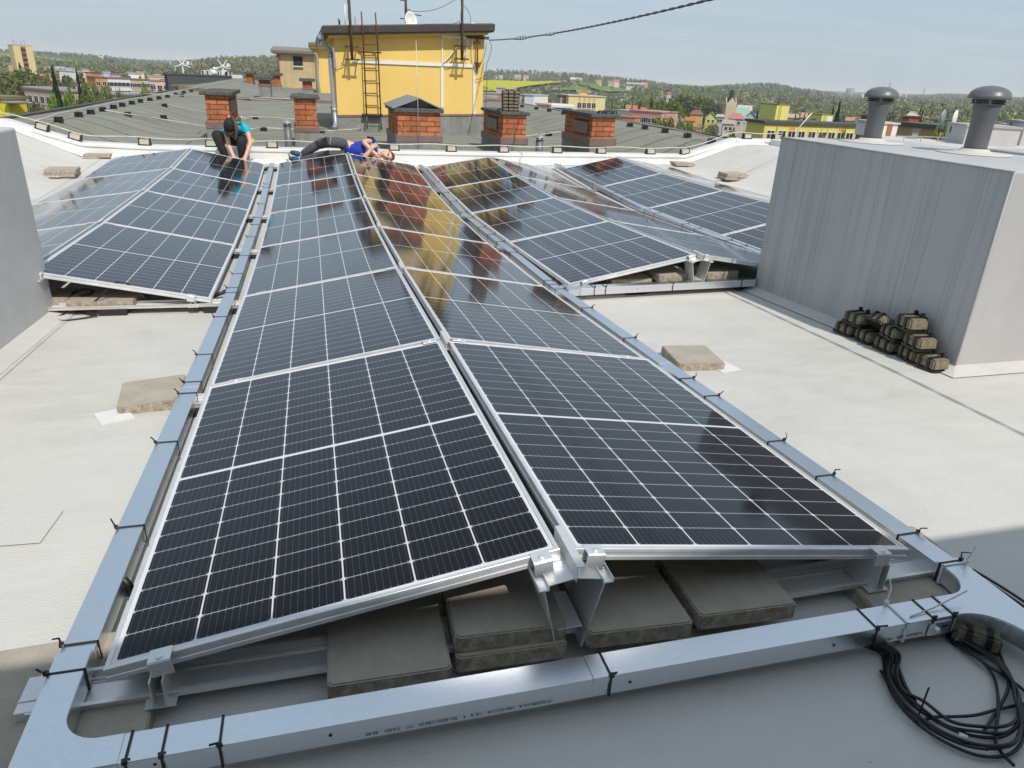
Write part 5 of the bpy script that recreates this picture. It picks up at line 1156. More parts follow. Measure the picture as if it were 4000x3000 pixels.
def build_woman():
    zr = roof(-1.85, 11.9)
    th = thing('person', 'person in turquoise shirt and black cap crouching and reaching down behind the panels', 'person', (-1.85, 12.0, zr)); O = th.location
    v = lambda x, y, z: Vector((x, y, z))-O
    pel = v(-1.83, 12.28, -.03); 
    sp1 = v(-1.81, 12.24, .13); chest = v(-1.79, 12.1, .2); neck = v(-1.82, 11.93, .21); head = v(-1.865, 11.83, .19)
    shL, shR = v(-1.96, 12.0, .15), v(-1.63, 12.03, .17)
    elL, elR = v(-1.925, 11.86, -.09), v(-1.575, 11.88, -.06)
    wrL, wrR = v(-1.865, 11.76, -.245), v(-1.665, 11.76, -.265)
    hipL, hipR = v(-1.94, 12.25, -.06), v(-1.73, 12.25, -.06)
    knL, knR = v(-2.115, 11.88, .08), v(-1.715, 11.82, -.02)
    anL, anR = v(-1.985, 11.93, zr+.09), v(-1.735, 11.95, zr+.09); toL, toR = v(-1.995, 11.8, zr+.05), v(-1.73, 11.82, zr+.05)
    V = {'pel': (pel, .1), 'sp1': (sp1, .095), 'chest': (chest, (.12, .1)), 'neck': (neck, .05), 'hd': (neck.lerp(head, .7), .055),
         'shL': (shL, .052), 'shR': (shR, .052), 'elL': (elL, .04), 'elR': (elR, .04), 'wrL': (wrL, .029), 'wrR': (wrR, .029),
         'hipL': (hipL, .085), 'hipR': (hipR, .085), 'knL': (knL, .062), 'knR': (knR, .062), 'anL': (anL, .045), 'anR': (anR, .045), 'toL': (toL, .035), 'toR': (toR, .035),
         'caL': (knL.lerp(anL, .35), .058), 'caR': (knR.lerp(anR, .35), .058), 'faL': (elL.lerp(wrL, .3), .04), 'faR': (elR.lerp(wrR, .3), .04)}
    E = [('pel', 'sp1'), ('sp1', 'chest'), ('chest', 'neck'), ('neck', 'hd'), ('chest', 'shL'), ('chest', 'shR'), ('shL', 'elL'), ('shR', 'elR'), ('elL', 'faL'), ('faL', 'wrL'), ('elR', 'faR'), ('faR', 'wrR'), ('pel', 'hipL'), ('pel', 'hipR'), ('hipL', 'knL'), ('hipR', 'knR'), ('knL', 'caL'), ('caL', 'anL'), ('knR', 'caR'), ('caR', 'anR'), ('anL', 'toL'), ('anR', 'toR')]
    hand(V, E, 'wrL', (wrL-elL), 1, (.4, -.4, 0), 1.1, 'a'); hand(V, E, 'wrR', (wrR-elR), -1, (-.4, -.4, 0), 1.1, 'b')
    body = skin('body', V, E, M['skin'], th, 'pel')
    fwd = Vector((-.1, -.62, -.8)); up = Vector((-.05, -.6, .5))
    hm, F, U, Rt = head_mesh('head', head, fwd, up, 1.12, M['skin'], th); merge(body, hm)
    # trousers
    sc_ = lambda k, f: (V[k][0], V[k][1]*f if not hasattr(V[k][1], '__len__') else tuple(q*f for q in V[k][1]))
    W = {k: sc_(k, f) for k, f in (('pel', 1.15), ('hipL', 1.18), ('hipR', 1.18), ('knL', 1.5), ('knR', 1.5), ('caL', 1.4), ('caR', 1.4), ('anL', 1.3), ('anR', 1.3))}
    W['thL'] = (hipL.lerp(knL, .5), .092); W['thR'] = (hipR.lerp(knR, .5), .09); W['w'] = (sp1.lerp(pel, .45), .105)
    skin('trousers', W, [('pel', 'w'), ('pel', 'hipL'), ('pel', 'hipR'), ('hipL', 'thL'), ('thL', 'knL'), ('hipR', 'thR'), ('thR', 'knR'), ('knL', 'caL'), ('caL', 'anL'), ('knR', 'caR'), ('caR', 'anR')], M['trous'], th, 'pel')
    T = {'pel': (pel.lerp(sp1, .25), .118), 'sp1': (sp1, .122), 'chest': (chest, (.17, .145)), 'neck': (chest.lerp(neck, .72), .08), 'shL': (shL, .082), 'shR': (shR, .088), 'slL': (shL.lerp(elL, .42), .06), 'slR': (shR.lerp(elR, .45), .066)}
    skin('shirt', T, [('pel', 'sp1'), ('sp1', 'chest'), ('chest', 'neck'), ('chest', 'shL'), ('chest', 'shR'), ('shL', 'slL'), ('shR', 'slR')], M['teal'], th, 'chest')
    mb = MB(); q = v(-1.7, 12.1, .34); 
    mb.box(q, (.05, .03, .012), .4); mb.box(q+Vector((.05, .0, -.02)), (.03, .02, .012), .4); mb.build('shirt_print', M['signal'], th)
    # shoes
    for a, b in ((anL, toL), (anR, toR)):
        skin('shoe', {0: (a-Vector((0, -.02, .045)), .05), 1: (a.lerp(b, .5)-Vector((0, 0, .03)), .05), 2: (b-Vector((0, .02, .012)), .042)}, [(0, 1), (1, 2)], M['shoe'], th, 0, 2)
    # cap with peak, ponytail
    def hp(x, y, z): return head+(Rt*x+F*y+U*z)*1.12
    bm = bmesh.new(); bmesh.ops.create_icosphere(bm, subdivisions=3, radius=1)
    bmesh.ops.delete(bm, geom=[q for q in bm.verts if q.co.z < .02-.12*q.co.y], context='VERTS')
    for q in bm.verts: p = q.co.copy(); q.co = hp(p.x*.09, p.y*.112-.004, p.z*.135+.012)
    me = bpy.data.meshes.new('cap'); bm.to_mesh(me); bm.free(); me.materials.append(M['cap']); me.uv_layers.new(name='UVMap')
    for p in me.polygons: p.use_smooth = True
    cap = meshobj('cap', me, th); cap.modifiers.new('s', 'SOLIDIFY').thickness = .006
    mb = MB(); n = 10; vs = []
    for j in range(2):
        for i in range(n+1): a = math.pi*i/n; r = (.085, .165)[j]; vs.append(hp(math.cos(a)*.088*(1-.1*j), math.sin(a)*r+.012, .026-.022*j-.01*abs(math.cos(a))))
    mb.add(vs, [(i, i+1, n+2+i, n+1+i) for i in range(n)], 0, True); o = mb.build('peak', M['cap'], cap); o.modifiers.new('s', 'SOLIDIFY').thickness = .007
    ht = hp(.02, -.1, .06)
    skin('hair', {0: (ht, .03), 1: (ht+Vector((.06, -.0, .03)), .034), 2: (ht+Vector((.1, -.06, -.06)), .034), 3: (ht+Vector((.115, -.1, -.17)), .032), 4: (ht+Vector((.1, -.12, -.28)), .022), 5: (ht+Vector((.085, -.12, -.34)), .01), 6: (hp(.05, -.06, .0), .05), 7: (hp(.07, .0, -.04), .03)}, [(0, 1), (1, 2), (2, 3), (3, 4), (4, 5), (0, 6), (6, 7)], M['hair'], th, 0)
    mb = MB(); mb.ball(ht+Vector((.015, 0, .02)), .032, 8); mb.build('hair_tie', newmat('pink_band', (.75, .2, .25), .6)[0], th)
    mb = MB(); mb.box(v(-1.54, 11.99, -.03), (.03, .03, .06)); mb.build('pocket_tape', M['signal'], th)
def build_man():
    zr = roof(0, 12.0)
    th = thing('person', 'person in blue shirt and sunglasses lying on one side along the parapet', 'person', (-.05, 12.0, zr)); O = th.location
    v = lambda x, y, z: Vector((x, y, z))-O
    pel = v(.02, 12.03, zr+.33); sp = v(.2, 12.02, zr+.3); chest = v(.4, 12.0, zr+.29); neck = v(.565, 11.98, zr+.245); head = v(.7, 11.94, zr+.235)
    shT, shB = v(.46, 12.03, zr+.46), v(.47, 11.92, zr+.14)
    elT, wrT = v(.285, 11.84, zr+.465), v(.48, 11.76, zr+.275)
    elB, wrB = v(.25, 11.74, zr+.17), v(.42, 11.76, zr+.35)
    hipT, hipB = v(-.02, 12.02, zr+.42), v(-.02, 12.02, zr+.2)
    knT, anT = v(-.4, 11.87, zr+.44), v(-.77, 12.02, zr+.21); knB, anB = v(-.38, 11.83, zr+.23), v(-.8, 12.03, zr+.12)
    toT, toB = v(-.9, 11.92, zr+.25), v(-.93, 11.94, zr+.15)
    V = {'pel': (pel, .115), 'sp': (sp, .11), 'chest': (chest, (.13, .12)), 'neck': (neck, .055), 'hd': (neck.lerp(head, .75), .06), 'shT': (shT, .058), 'shB': (shB, .058), 'elT': (elT, .043), 'elB': (elB, .043), 'wrT': (wrT, .03), 'wrB': (wrB, .03),
         'fT': (elT.lerp(wrT, .3), .044), 'fB': (elB.lerp(wrB, .3), .044), 'hipT': (hipT, .085), 'hipB': (hipB, .085), 'knT': (knT, .062), 'knB': (knB, .062), 'anT': (anT, .042), 'anB': (anB, .042), 'toT': (toT, .035), 'toB': (toB, .035)}
    E = [('pel', 'sp'), ('sp', 'chest'), ('chest', 'neck'), ('neck', 'hd'), ('chest', 'shT'), ('chest', 'shB'), ('shT', 'elT'), ('elT', 'fT'), ('fT', 'wrT'), ('shB', 'elB'), ('elB', 'fB'), ('fB', 'wrB'), ('pel', 'hipT'), ('pel', 'hipB'), ('hipT', 'knT'), ('knT', 'anT'), ('hipB', 'knB'), ('knB', 'anB'), ('anT', 'toT'), ('anB', 'toB')]
    hand(V, E, 'wrT', (wrT-elT)+Vector((0, 0, -.05)), 1, (0, -.8, -.3), 1.05, 'a', .35); hand(V, E, 'wrB', (wrB-elB), -1, (.4, .6, 0), 1.0, 'b', .9)
    body = skin('body', V, E, M['skin'], th, 'pel')
    s = 1.12; hm, F, U, Rt = head_mesh('head', head, Vector((-.05, -.95, -.12)), Vector((.86, -.05, -.3)), s, M['skin'], th); merge(body, hm)
    hp = lambda x, y, z: head+(Rt*x+F*y+U*z)*s
    T = {'pel': (pel.lerp(sp, -.12), .141), 'sp': (sp, .132), 'chest': (chest, (.155, .14)), 'neck': (chest.lerp(neck, .7), .08), 'shT': (shT, .08), 'shB': (shB, .078), 'slT': (shT.lerp(elT, .36), .064), 'slB': (shB.lerp(elB, .4), .064), 'hem': (hipT.lerp(shT, .17)+Vector((0, 0, -.02)), .085)}
    skin('shirt', T, [('pel', 'sp'), ('pel', 'hem'), ('sp', 'chest'), ('chest', 'neck'), ('chest', 'shB'), ('shB', 'slB'), ('chest', 'shT'), ('shT', 'slT')], M['blue'], th, 'sp')
    skin('shirt_yoke', {0: (shT+Vector((.03, .02, .012)), .079), 1: (chest.lerp(shT, .55)+Vector((.05, .02, .0)), .085), 2: (shT.lerp(elT, .2), .072)}, [(1, 0), (0, 2)], M['navy'], th, 0)
    W = {'pel': (pel, .138), 'w': (pel.lerp(sp, .5), .128), 'hipT': (hipT, .1), 'hipB': (hipB, .1), 'thT': (hipT.lerp(knT, .5), .102), 'thB': (hipB.lerp(knB, .5), .1), 'knT': (knT, .085), 'knB': (knB, .08), 'caT': (knT.lerp(anT, .45), .082), 'caB': (knB.lerp(anB, .45), .078), 'anT': (anT, .062), 'anB': (anB, .06)}
    skin('trousers', W, [('pel', 'w'), ('pel', 'hipT'), ('pel', 'hipB'), ('hipT', 'thT'), ('thT', 'knT'), ('knT', 'caT'), ('caT', 'anT'), ('hipB', 'thB'), ('thB', 'knB'), ('knB', 'caB'), ('caB', 'anB')], M['greytrous'], th, 'pel')
    for kn, nm in ((knT, 'T'), (knB, 'B')):
        skin('knee_patch', {0: (kn+Vector((.05, -.012, .0)), .08), 1: (kn+Vector((-.006, -.012, -.004)), .088), 2: (kn+Vector((-.08, .02, -.05)), .078)}, [(0, 1), (1, 2)], M['trous'], th, 1)
    mb = MB(); mb.strip([hipT.lerp(knT, .62)+Vector((0, -.06, .085)), hipT.lerp(knT, .66)+Vector((0, -.095, .03)), hipT.lerp(knT, .68)+Vector((0, -.1, -.03))], .012, (1, 0, 0), .004); mb.build('reflective_stripe', M['pad'], th)
    mb = MB(); q = pel.lerp(sp, -.02); mb.tube([q+Vector((-.03, math.cos(a)*.133, math.sin(a)*.133)) for a in frange(0, 2*math.pi*15/16, 16)], .012, 6, True); mb.build('belt', M['cap'], th)
    for a, b in ((anT, toT), (anB, toB)):
        sh = skin('shoe', {0: (a+Vector((-.02, .01, .0)), .052), 1: (a.lerp(b, .5), .052), 2: (b, .045), 3: (b+(b-a)*.35, .034)}, [(0, 1), (1, 2), (2, 3)], M['shoe'], th, 0)
        d = (b-a).normalized(); mb = MB(); c = a.lerp(b, .5)
        mb.hexa([c+Vector(p) for p in ((-.13, .03, -.09), (-.1, -.06, -.09), (-.13, -.1, .0), (-.16, .0, .0), (-.12, .03, -.085), (-.09, -.06, -.085), (-.12, -.1, .005), (-.15, .0, .005))]); mb.build('sole', M['sole'], sh)
        mb = MB()
        for i in range(4): p = a.lerp(b, .15+.18*i)+Vector((.0, -.052, .012)); mb.tube([p+Vector((-.012, 0, -.025)), p+Vector((0, -.012, 0)), p+Vector((.012, 0, .025))], .008, 5)
        mb.build('laces', M['shoeblue'], sh)
    # face, glasses, hair
    gl = MB()
    for sx in (-1, 1): gl.ball(hp(sx*.033, .091, .006), (.012, .016, .026), 10)
    g = gl.build('sunglasses', M['black'], th); fr = MB(); fr.tube([hp(-.083, .0, .012), hp(-.07, .075, .012), hp(-.03, .1, .012), hp(.03, .1, .012), hp(.07, .075, .012), hp(.083, .0, .012)], .004, 6); fr.build('frame', M['black'], g)
    mo = MB(); mo.tube([hp(-.026, .09, -.056), hp(-.01, .1, -.06), (hp(.01, .1, -.06)), hp(.026, .09, -.056)], .0045, 6); mo.build('mouth', newmat('lips', (.4, .16, .13), .5)[0], th)
    bm = bmesh.new(); bmesh.ops.create_icosphere(bm, subdivisions=4, radius=1)
    bmesh.ops.delete(bm, geom=[q for q in bm.verts if q.co.z < .15+.55*q.co.y], context='VERTS')
    rnd = random.Random(3)
    for q in bm.verts: p = q.co.copy(); k = 1+rnd.uniform(-.03, .09); q.co = hp(p.x*.083*k, (p.y*.106-.004)*k, p.z*.126*k)
    me = bpy.data.meshes.new('hair'); bm.to_mesh(me); bm.free(); me.materials.append(M['hair']); me.uv_layers.new(name='UVMap'); meshobj('hair', me, th).modifiers.new('s', 'SOLIDIFY').thickness = .006
# ================================================================== terrain
HX = [-900, -300, 0, 300, 600, 900, 1200, 1500, 1800, 2000, 2250, 2400, 2500, 2650, 2750, 2850, 3000, 3150, 3300, 3500, 3600, 3700, 3800, 3900, 4000, 4300, 5000]
def hor(px): return 235+.047*(px-580)
RK = [60, 200, 420, 600, 850, 1100, 1500, 2200, 4000, 9000, 16000]
TAB = {   # picture row of the ground at each distance, used once to give the hills their heights
 600: [300, 300, 320, 330, 338, 335, 340, 345, 390, 410, 415, 420, 430, 438, 440, 448, 450, 455, 460, 460, 462, 464, 466, 468, 470, 480, 500],
 850: [262, 262, 268, 285, 300, 292, 300, 300, 345, 360, 365, 378, 388, 396, 402, 410, 418, 424, 432, 436, 438, 440, 442, 444, 446, 452, 480],
 1100: [240, 240, 246, 262, 275, 245, 250, 262, 318, 322, 326, 336, 345, 350, 355, 362, 374, 388, 405, 412, 414, 416, 418, 420, 422, 430, 450],
 1500: [222, 220, 226, 244, 262, 222, 218, 240, 300, 302, 305, 318, 330, 338, 345, 342, 350, 372, 393, 398, 400, 402, 404, 406, 408, 416, 430],
 2200: [206, 203, 207, 226, 250, 232, 228, 246, 272, 272, 286, 303, 312, 335, 346, 336, 328, 352, 383, 389, 391, 393, 395, 396, 398, 405, 420],
 4000: [198, 197, 199, 214, 235, 238, 246, 255, 290, 292, 300, 306, 318, 334, 337, 329, 327, 352, 366, 372, 370, 364, 368, 378, 381, 390, 400],
 9000: [206, 206, 210, 222, 234, 247, 262, 276, 294, 302, 314, 321, 326, 333, 336, 341, 348, 352, 357, 364, 368, 372, 375, 378, 380, 393, 420]}
_az = [math.atan2(*(lambda d: (d[0], d[1]))(ray(x, hor(x)))) for x in HX]
def _hz(x, py, r):
    d = ray(x, py); return float(CAM[2]+r*d[2]/math.hypot(d[0], d[1]))
HZ = np.zeros((len(RK), len(HX)))
for i, r in enumerate(RK):
    for j, x in enumerate(HX):
        HZ[i, j] = -20.5 if r < 500 else (_hz(x, TAB[r][j], r)-(0 if (x <= 350 and r in (1500, 2200)) or (1700 < x < 2260 and r in (850, 1100)) else (6.5 if r < 3000 else 0)) if r in TAB else HZ[i-1, j]*1.0-8)
def tz(x, y):
    dx, dy = x-CAM[0], y-CAM[1]; r = math.hypot(dx, dy); a = math.atan2(dx, dy)
    if abs(a) > 1.6: return -20.5
    j = np.interp(a, _az, range(len(HX))); i = np.interp(r, RK, range(len(RK)))
    j0 = min(int(j), len(HX)-2); i0 = min(int(i), len(RK)-2); u, v = j-j0, i-i0; u = u*u*(3-2*u)
    return float((HZ[i0, j0]*(1-u)+HZ[i0, j0+1]*u)*(1-v)+(HZ[i0+1, j0]*(1-u)+HZ[i0+1, j0+1]*u)*v)
def pxr(px, r): d = ray(px, hor(px)); h = math.hypot(d[0], d[1]); return CAM[0]+d[0]/h*r, CAM[1]+d[1]/h*r
def build_terrain():
    mb = MB(); A = frange(-1.15, 1.45, 150); Rr = [40, 70, 110, 160, 220, 300, 400, 500, 600, 720, 850, 970, 1100, 1300, 1500, 1800, 2200, 2700, 3300, 4000, 5500, 9000, 16000]
    vs = []
    for r in Rr:
        for a in A: x, y = CAM[0]+math.sin(a)*r, CAM[1]+math.cos(a)*r; vs.append((x, y, tz(x, y)+(math.sin(x*.013+y*.007)*1.2 if 300 < r < 3000 else 0)))
    n = len(A); mb.add(vs, [(i*n+j, i*n+j+1, (i+1)*n+j+1, (i+1)*n+j) for i in range(len(Rr)-1) for j in range(n-1)], 0, True)
    mb.quad((-400, -400, -20.6), (500, -400, -20.6), (500, 300, -20.6), (-400, 300, -20.6))
    m, t, b = newmat('land', (.08, .1, .04), .95, 0, .1); c = t.coord('Object')
    n1 = t.noise(c, .012, 6, .65); n2 = t.noise(c, .09, 4, .7)
    base = t.ramp(n1, [(.3, (.06, .085, .028)), (.5, (.085, .1, .045)), (.62, (.1, .088, .05)), (.75, (.075, .11, .03))])
    base = t.mix(t.math('MULTIPLY', t.ramp(n2, [(.4, (1, 1, 1)), (.6, (0, 0, 0))]), .6), base, (.035, .045, .022)); t.link(base, b.inputs['Base Color'])
    t.link(t.bump(n2, 1.0, 6.0), b.inputs['Normal'])
    o = mb.build('terrain', m); tag(o, 'valley floor and wooded hills around the town', None, None, 'structure')
    def field(name, lab, pts, m, dz=2.2, n=26):
        """pts: list of (px, r_near, r_far) across"""
        fb = MB(); P = []
        for i in range(n):
            f = i/(n-1); px = np.interp(f*(len(pts)-1), range(len(pts)), [p[0] for p in pts]); ra = np.interp(f*(len(pts)-1), range(len(pts)), [p[1] for p in pts]); rb = np.interp(f*(len(pts)-1), range(len(pts)), [p[2] for p in pts])
            for k in range(9): r = ra+(rb-ra)*k/8; x, y = pxr(px, r); P.append((x, y, tz(x, y)+dz))
        fb.add(P, [(i*9+k, (i+1)*9+k, (i+1)*9+k+1, i*9+k+1) for i in range(n-1) for k in range(8)], 0, True)
        o = fb.build(name, m); tag(o, lab, None, None, 'structure')
    def fm(name, c1, c2, sc_):
        m, t, b = newmat(name, c1, .95, 0, .1); c = t.coord('Object'); st = t.noise(t.mapv(c, (.02, .1, .1), (0, 0, 0), (0, 0, .5)), 1, 3, .5)
        t.link(t.ramp(st, [(.35, c1), (.65, c2)]), b.inputs['Base Color']); return m
    rape = fm('rapeseed', (.36, .36, .01), (.43, .4, .015), 1); grass = fm('meadow', (.1, .17, .04), (.14, .2, .05), 1); olive = fm('young_crop', (.2, .22, .03), (.24, .25, .04), 1)
    field('rapeseed_field', 'bright yellow rapeseed field on the slope right of the yellow house', [(1840, 800, 1120), (1960, 820, 1120), (2060, 960, 1120), (2200, 1090, 1115)], rape)
    field('crop_field', 'yellow green field strip on the hillside behind the tower block', [(-400, 1500, 2050), (0, 1480, 1950), (160, 1450, 1850), (345, 1430, 1470)], olive)
    field('meadow', 'green meadow on the slope below the hillside houses', [(2270, 1040, 1250), (2350, 1030, 1300), (2470, 1100, 1220)], grass, 1.5); field('meadow', 'narrow green clearing above the blossom bushes', [(2130, 870, 980), (2300, 900, 1000)], grass, 1.5)
# ================================================================== vegetation
def leafmat(name, cols, trans=.25):
    m, t, b = newmat(name, cols[0], .7, 0, .2)
    g = t.new('ShaderNodeNewGeometry'); oi = t.new('ShaderNodeObjectInfo')
    f = t.math('ADD', t.math('MULTIPLY', g.outputs['Random Per Island'], .7), t.math('MULTIPLY', oi.outputs['Random'], .3))
    t.link(t.ramp(f, [(i/(len(cols)-1), c) for i, c in enumerate(cols)]), b.inputs['Base Color']); return m
LEAF = {}
def crown_mesh(kind, seed):
    rnd = np.random.RandomState(seed); mb = MB()
    if kind == 'conifer':
        n = 900; z = rnd.rand(n)**1.2; r = (1-z)*.5*(.55+.45*rnd.rand(n))*(1+.2*np.sin(z*60)); a = rnd.rand(n)*6.283
        P = np.stack([r*np.cos(a), r*np.sin(a), .06+z*.94], 1); sz = .035+.03*rnd.rand(n)
    else:
        k = {'broad': 13, 'round': 16, 'sparse': 15, 'blossom': 12, 'tall': 12, 'bare': 12}[kind]; n = {'broad': 1500, 'round': 1700, 'sparse': 620, 'blossom': 1200, 'tall': 1300, 'bare': 420}[kind]
        C = []; 
        for _ in range(k):
            a = rnd.rand()*6.283; rr = .36*math.sqrt(rnd.rand()); zz = .28+.6*rnd.rand(); wdt = math.sqrt(max(.05, 1-((zz-.55)/.5)**2)); C.append((rr*math.cos(a)*wdt, rr*math.sin(a)*wdt, zz, .1+.1*rnd.rand()))
        C = np.array(C); ci = rnd.randint(0, k, n); d = rnd.normal(size=(n, 3)); d /= np.linalg.norm(d, axis=1)[:, None]
        rad = C[ci, 3]*(.55+.5*rnd.rand(n)); P = C[ci, :3]+d*rad[:, None]*np.array([1.1, 1.1, .8]); sz = (.02+.022*rnd.rand(n))*{'sparse': .9, 'bare': .8}.get(kind, 1.15)
    u = rnd.normal(size=(len(P), 3)); u /= np.linalg.norm(u, axis=1)[:, None]; w = rnd.normal(size=(len(P), 3)); w -= u*(u*w).sum(1)[:, None]; w /= np.linalg.norm(w, axis=1)[:, None]
    for p, a, b, s in zip(P, u, w, sz):
        q = .7+.6*rnd.rand(); mb.add([p-a*s, p-b*s*q*.5, p+a*s, p+b*s*q*.55], [(0, 1, 2, 3)])
    return mb
def trunk_mesh(kind, seed):
    rnd = random.Random(seed); mb = MB(); top = .92 if kind == 'conifer' else .72
    mb.tube([(0, 0, 0), (.004, .003, top*.4), (-.006, .004, top*.75), (.0, 0, top)], [.026, .02, .012, .004], 7)
    if kind != 'conifer':
        for i in range(14 if kind in ('bare', 'sparse') else 8):
            z = .2+.5*rnd.random(); a = rnd.random()*6.283; l = .22+.16*rnd.random(); e = (math.cos(a)*l, math.sin(a)*l, z+.1+.22*rnd.random())
            mb.tube([(0, 0, z), (e[0]*.5, e[1]*.5, z+.06), e], [.011, .007, .0025], 5)
            for _ in range(2 if kind in ('bare', 'sparse') else 0):
                b = a+rnd.uniform(-.9, .9); mb.tube([(e[0]*.55, e[1]*.55, z+.08), (e[0]*.55+math.cos(b)*.16, e[1]*.55+math.sin(b)*.16, z+.25)], [.006, .0015], 4)
    return mb
def build_trees():
    G = lambda *c: c
    LEAF.update(broad=leafmat('green_leaves', [(.045, .075, .018), (.085, .13, .03), (.14, .18, .045)]), round=leafmat('fresh_leaves', [(.07, .13, .015), (.13, .2, .025), (.19, .24, .04)]), conifer=leafmat('dark_needles', [(.01, .022, .012), (.018, .035, .018), (.03, .05, .022)]),
                sparse=leafmat('budding_leaves', [(.14, .13, .04), (.22, .2, .06), (.3, .27, .1)]), blossom=leafmat('pale_blossom', [(.2, .19, .13), (.4, .37, .3), (.5, .47, .42)]), tall=leafmat('olive_leaves', [(.06, .07, .022), (.11, .115, .04), (.16, .165, .06)]), bare=leafmat('brown_buds', [(.09, .065, .035), (.14, .11, .06), (.2, .17, .1)]))
    bark = mat('bark', (.12, .09, .065), .9, 0, .35, 2); birch = mat('birch_bark', (.5, .47, .42), .8, 0, .3, 2)
    proto = {}
    for i, k in enumerate(LEAF):
        proto[k] = [(crown_mesh(k, 10+i*3+j).mesh('crown', LEAF[k]), trunk_mesh(k, i*3+j).mesh('trunk', birch if k in ('sparse',) else bark)) for j in range(2)]
    word = dict(broad='deep green leafy tree', round='fresh bright green tree', conifer='dark conifer', sparse='pale budding birch', blossom='tree in white blossom', tall='tall olive green tree', bare='bare brownish tree')
    places = [
     ('left', 'beyond the left eave', [(35, 262, 300, 120, 'broad'), (95, 290, 280, 90, 'tall'), (-30, 300, 150, 120, 'broad'), (20, 315, 160, 90, 'tall'), (60, 330, 200, 60, 'broad'), (77, 258, 310, 34, 'conifer'), (150, 300, 240, 90, 'tall'), (125, 310, 230, 80, 'broad'),
        (208, 292, 128, 62, 'conifer'), (262, 322, 124, 66, 'round'), (303, 303, 122, 44, 'conifer'), (352, 280, 120, 66, 'broad'), (335, 310, 140, 50, 'tall'), (380, 322, 118, 40, 'bare'), (405, 300, 150, 38, 'broad'), (446, 325, 118, 60, 'bare'), (280, 285, 260, 70, 'tall'), (238, 296, 330, 70, 'broad'), (180, 305, 300, 60, 'tall'),
        (100, 372, 100, 100, 'broad'), (160, 366, 104, 90, 'tall'), (60, 395, 86, 80, 'tall'), (190, 385, 92, 70, 'round'), (130, 405, 70, 90, 'broad'), (230, 395, 90, 40, 'sparse'), (255, 405, 80, 60, 'broad'), (340, 385, 100, 60, 'tall'), (300, 395, 95, 50, 'broad'), (420, 382, 110, 60, 'broad'), (480, 372, 118, 50, 'tall'), (90, 300, 210, 110, 'tall'), (185, 318, 200, 90, 'broad'), (250, 330, 180, 80, 'tall'), (310, 335, 160, 80, 'broad'), (370, 335, 170, 70, 'tall'), (430, 335, 190, 70, 'broad'), (40, 275, 330, 100, 'broad'), (110, 265, 380, 70, 'tall'), (70, 365, 112, 90, 'broad'), (220, 372, 96, 70, 'broad'), (290, 372, 88, 60, 'tall'), (385, 372, 96, 60, 'broad'), (560, 352, 160, 50, 'broad'), (470, 345, 200, 60, 'tall'), (350, 372, 100, 30, 'sparse'), (15, 352, 120, 70, 'broad'), (410, 345, 130, 40, 'tall'), (330, 345, 135, 50, 'broad'), (455, 345, 140, 50, 'broad'), (500, 352, 150, 40, 'tall')]),
     ('centre', 'before the turbine building', [(552, 323, 150, 46, 'round'), (590, 332, 150, 46, 'tall'), (620, 330, 145, 46, 'broad'), (640, 325, 150, 36, 'bare'), (516, 345, 170, 40, 'bare'), (574, 345, 130, 50, 'broad'), (606, 345, 130, 50, 'tall'), (640, 345, 125, 40, 'broad')]),
     ('right', 'in the right valley', [(2522, 386, 330, 70, 'bare'), (2585, 392, 300, 70, 'broad'), (2630, 388, 300, 80, 'round'), (2690, 378, 400, 90, 'tall'), (2725, 375, 420, 80, 'broad'), (2600, 450, 190, 70, 'round'), (2835, 410, 420, 60, 'tall'), (2790, 402, 440, 60, 'round'), (2490, 392, 340, 60, 'round'), (2605, 376, 340, 76, 'broad'), (2562, 383, 350, 60, 'round'), (2660, 372, 350, 60, 'tall'), (2706, 354, 400, 78, 'broad'), (2650, 400, 320, 50, 'round'), (2770, 385, 420, 60, 'tall'), (2812, 388, 420, 60, 'bare'), (2740, 392, 420, 60, 'round'), (2548, 394, 300, 26, 'conifer'), (2500, 405, 310, 20, 'conifer'), (2442, 402, 300, 16, 'conifer'), (2470, 410, 300, 18, 'conifer'),
        (2610, 432, 200, 70, 'sparse'), (2650, 440, 190, 50, 'blossom'), (2575, 455, 170, 50, 'broad'), (2640, 462, 160, 60, 'tall'), (2690, 462, 200, 50, 'round'), (2745, 460, 190, 66, 'bare'), (2790, 470, 170, 60, 'tall'), (2760, 485, 140, 60, 'blossom'), (2700, 490, 140, 60, 'bare'), (2820, 480, 150, 60, 'tall'), (2880, 485, 130, 60, 'sparse'), (2895, 500, 110, 40, 'blossom'), (2850, 500, 115, 60, 'broad'), (2720, 500, 120, 50, 'sparse'), (2800, 505, 110, 50, 'tall'), (2660, 480, 150, 50, 'round'),
        (2960, 440, 330, 34, 'conifer'), (3279, 412, 205, 44, 'conifer'), (3255, 425, 215, 26, 'conifer'), (3110, 440, 320, 14, 'conifer'), (3145, 442, 320, 14, 'conifer'), (3205, 478, 74, 60, 'sparse'), (3240, 486, 72, 44, 'sparse'), (3290, 505, 72, 40, 'round'), (3180, 505, 76, 44, 'sparse'), (3318, 512, 74, 26, 'round')]),
     ('farright', 'among the right flat roofs', [(3692, 470, 66, 44, 'round'), (3672, 500, 62, 50, 'broad'), (3620, 500, 64, 40, 'round'), (3580, 505, 70, 40, 'sparse'), (3600, 455, 130, 26, 'conifer'), (3530, 500, 80, 36, 'sparse'), (3655, 512, 60, 40, 'round'), (3445, 490, 80, 30, 'sparse')])]
    cnt = {}
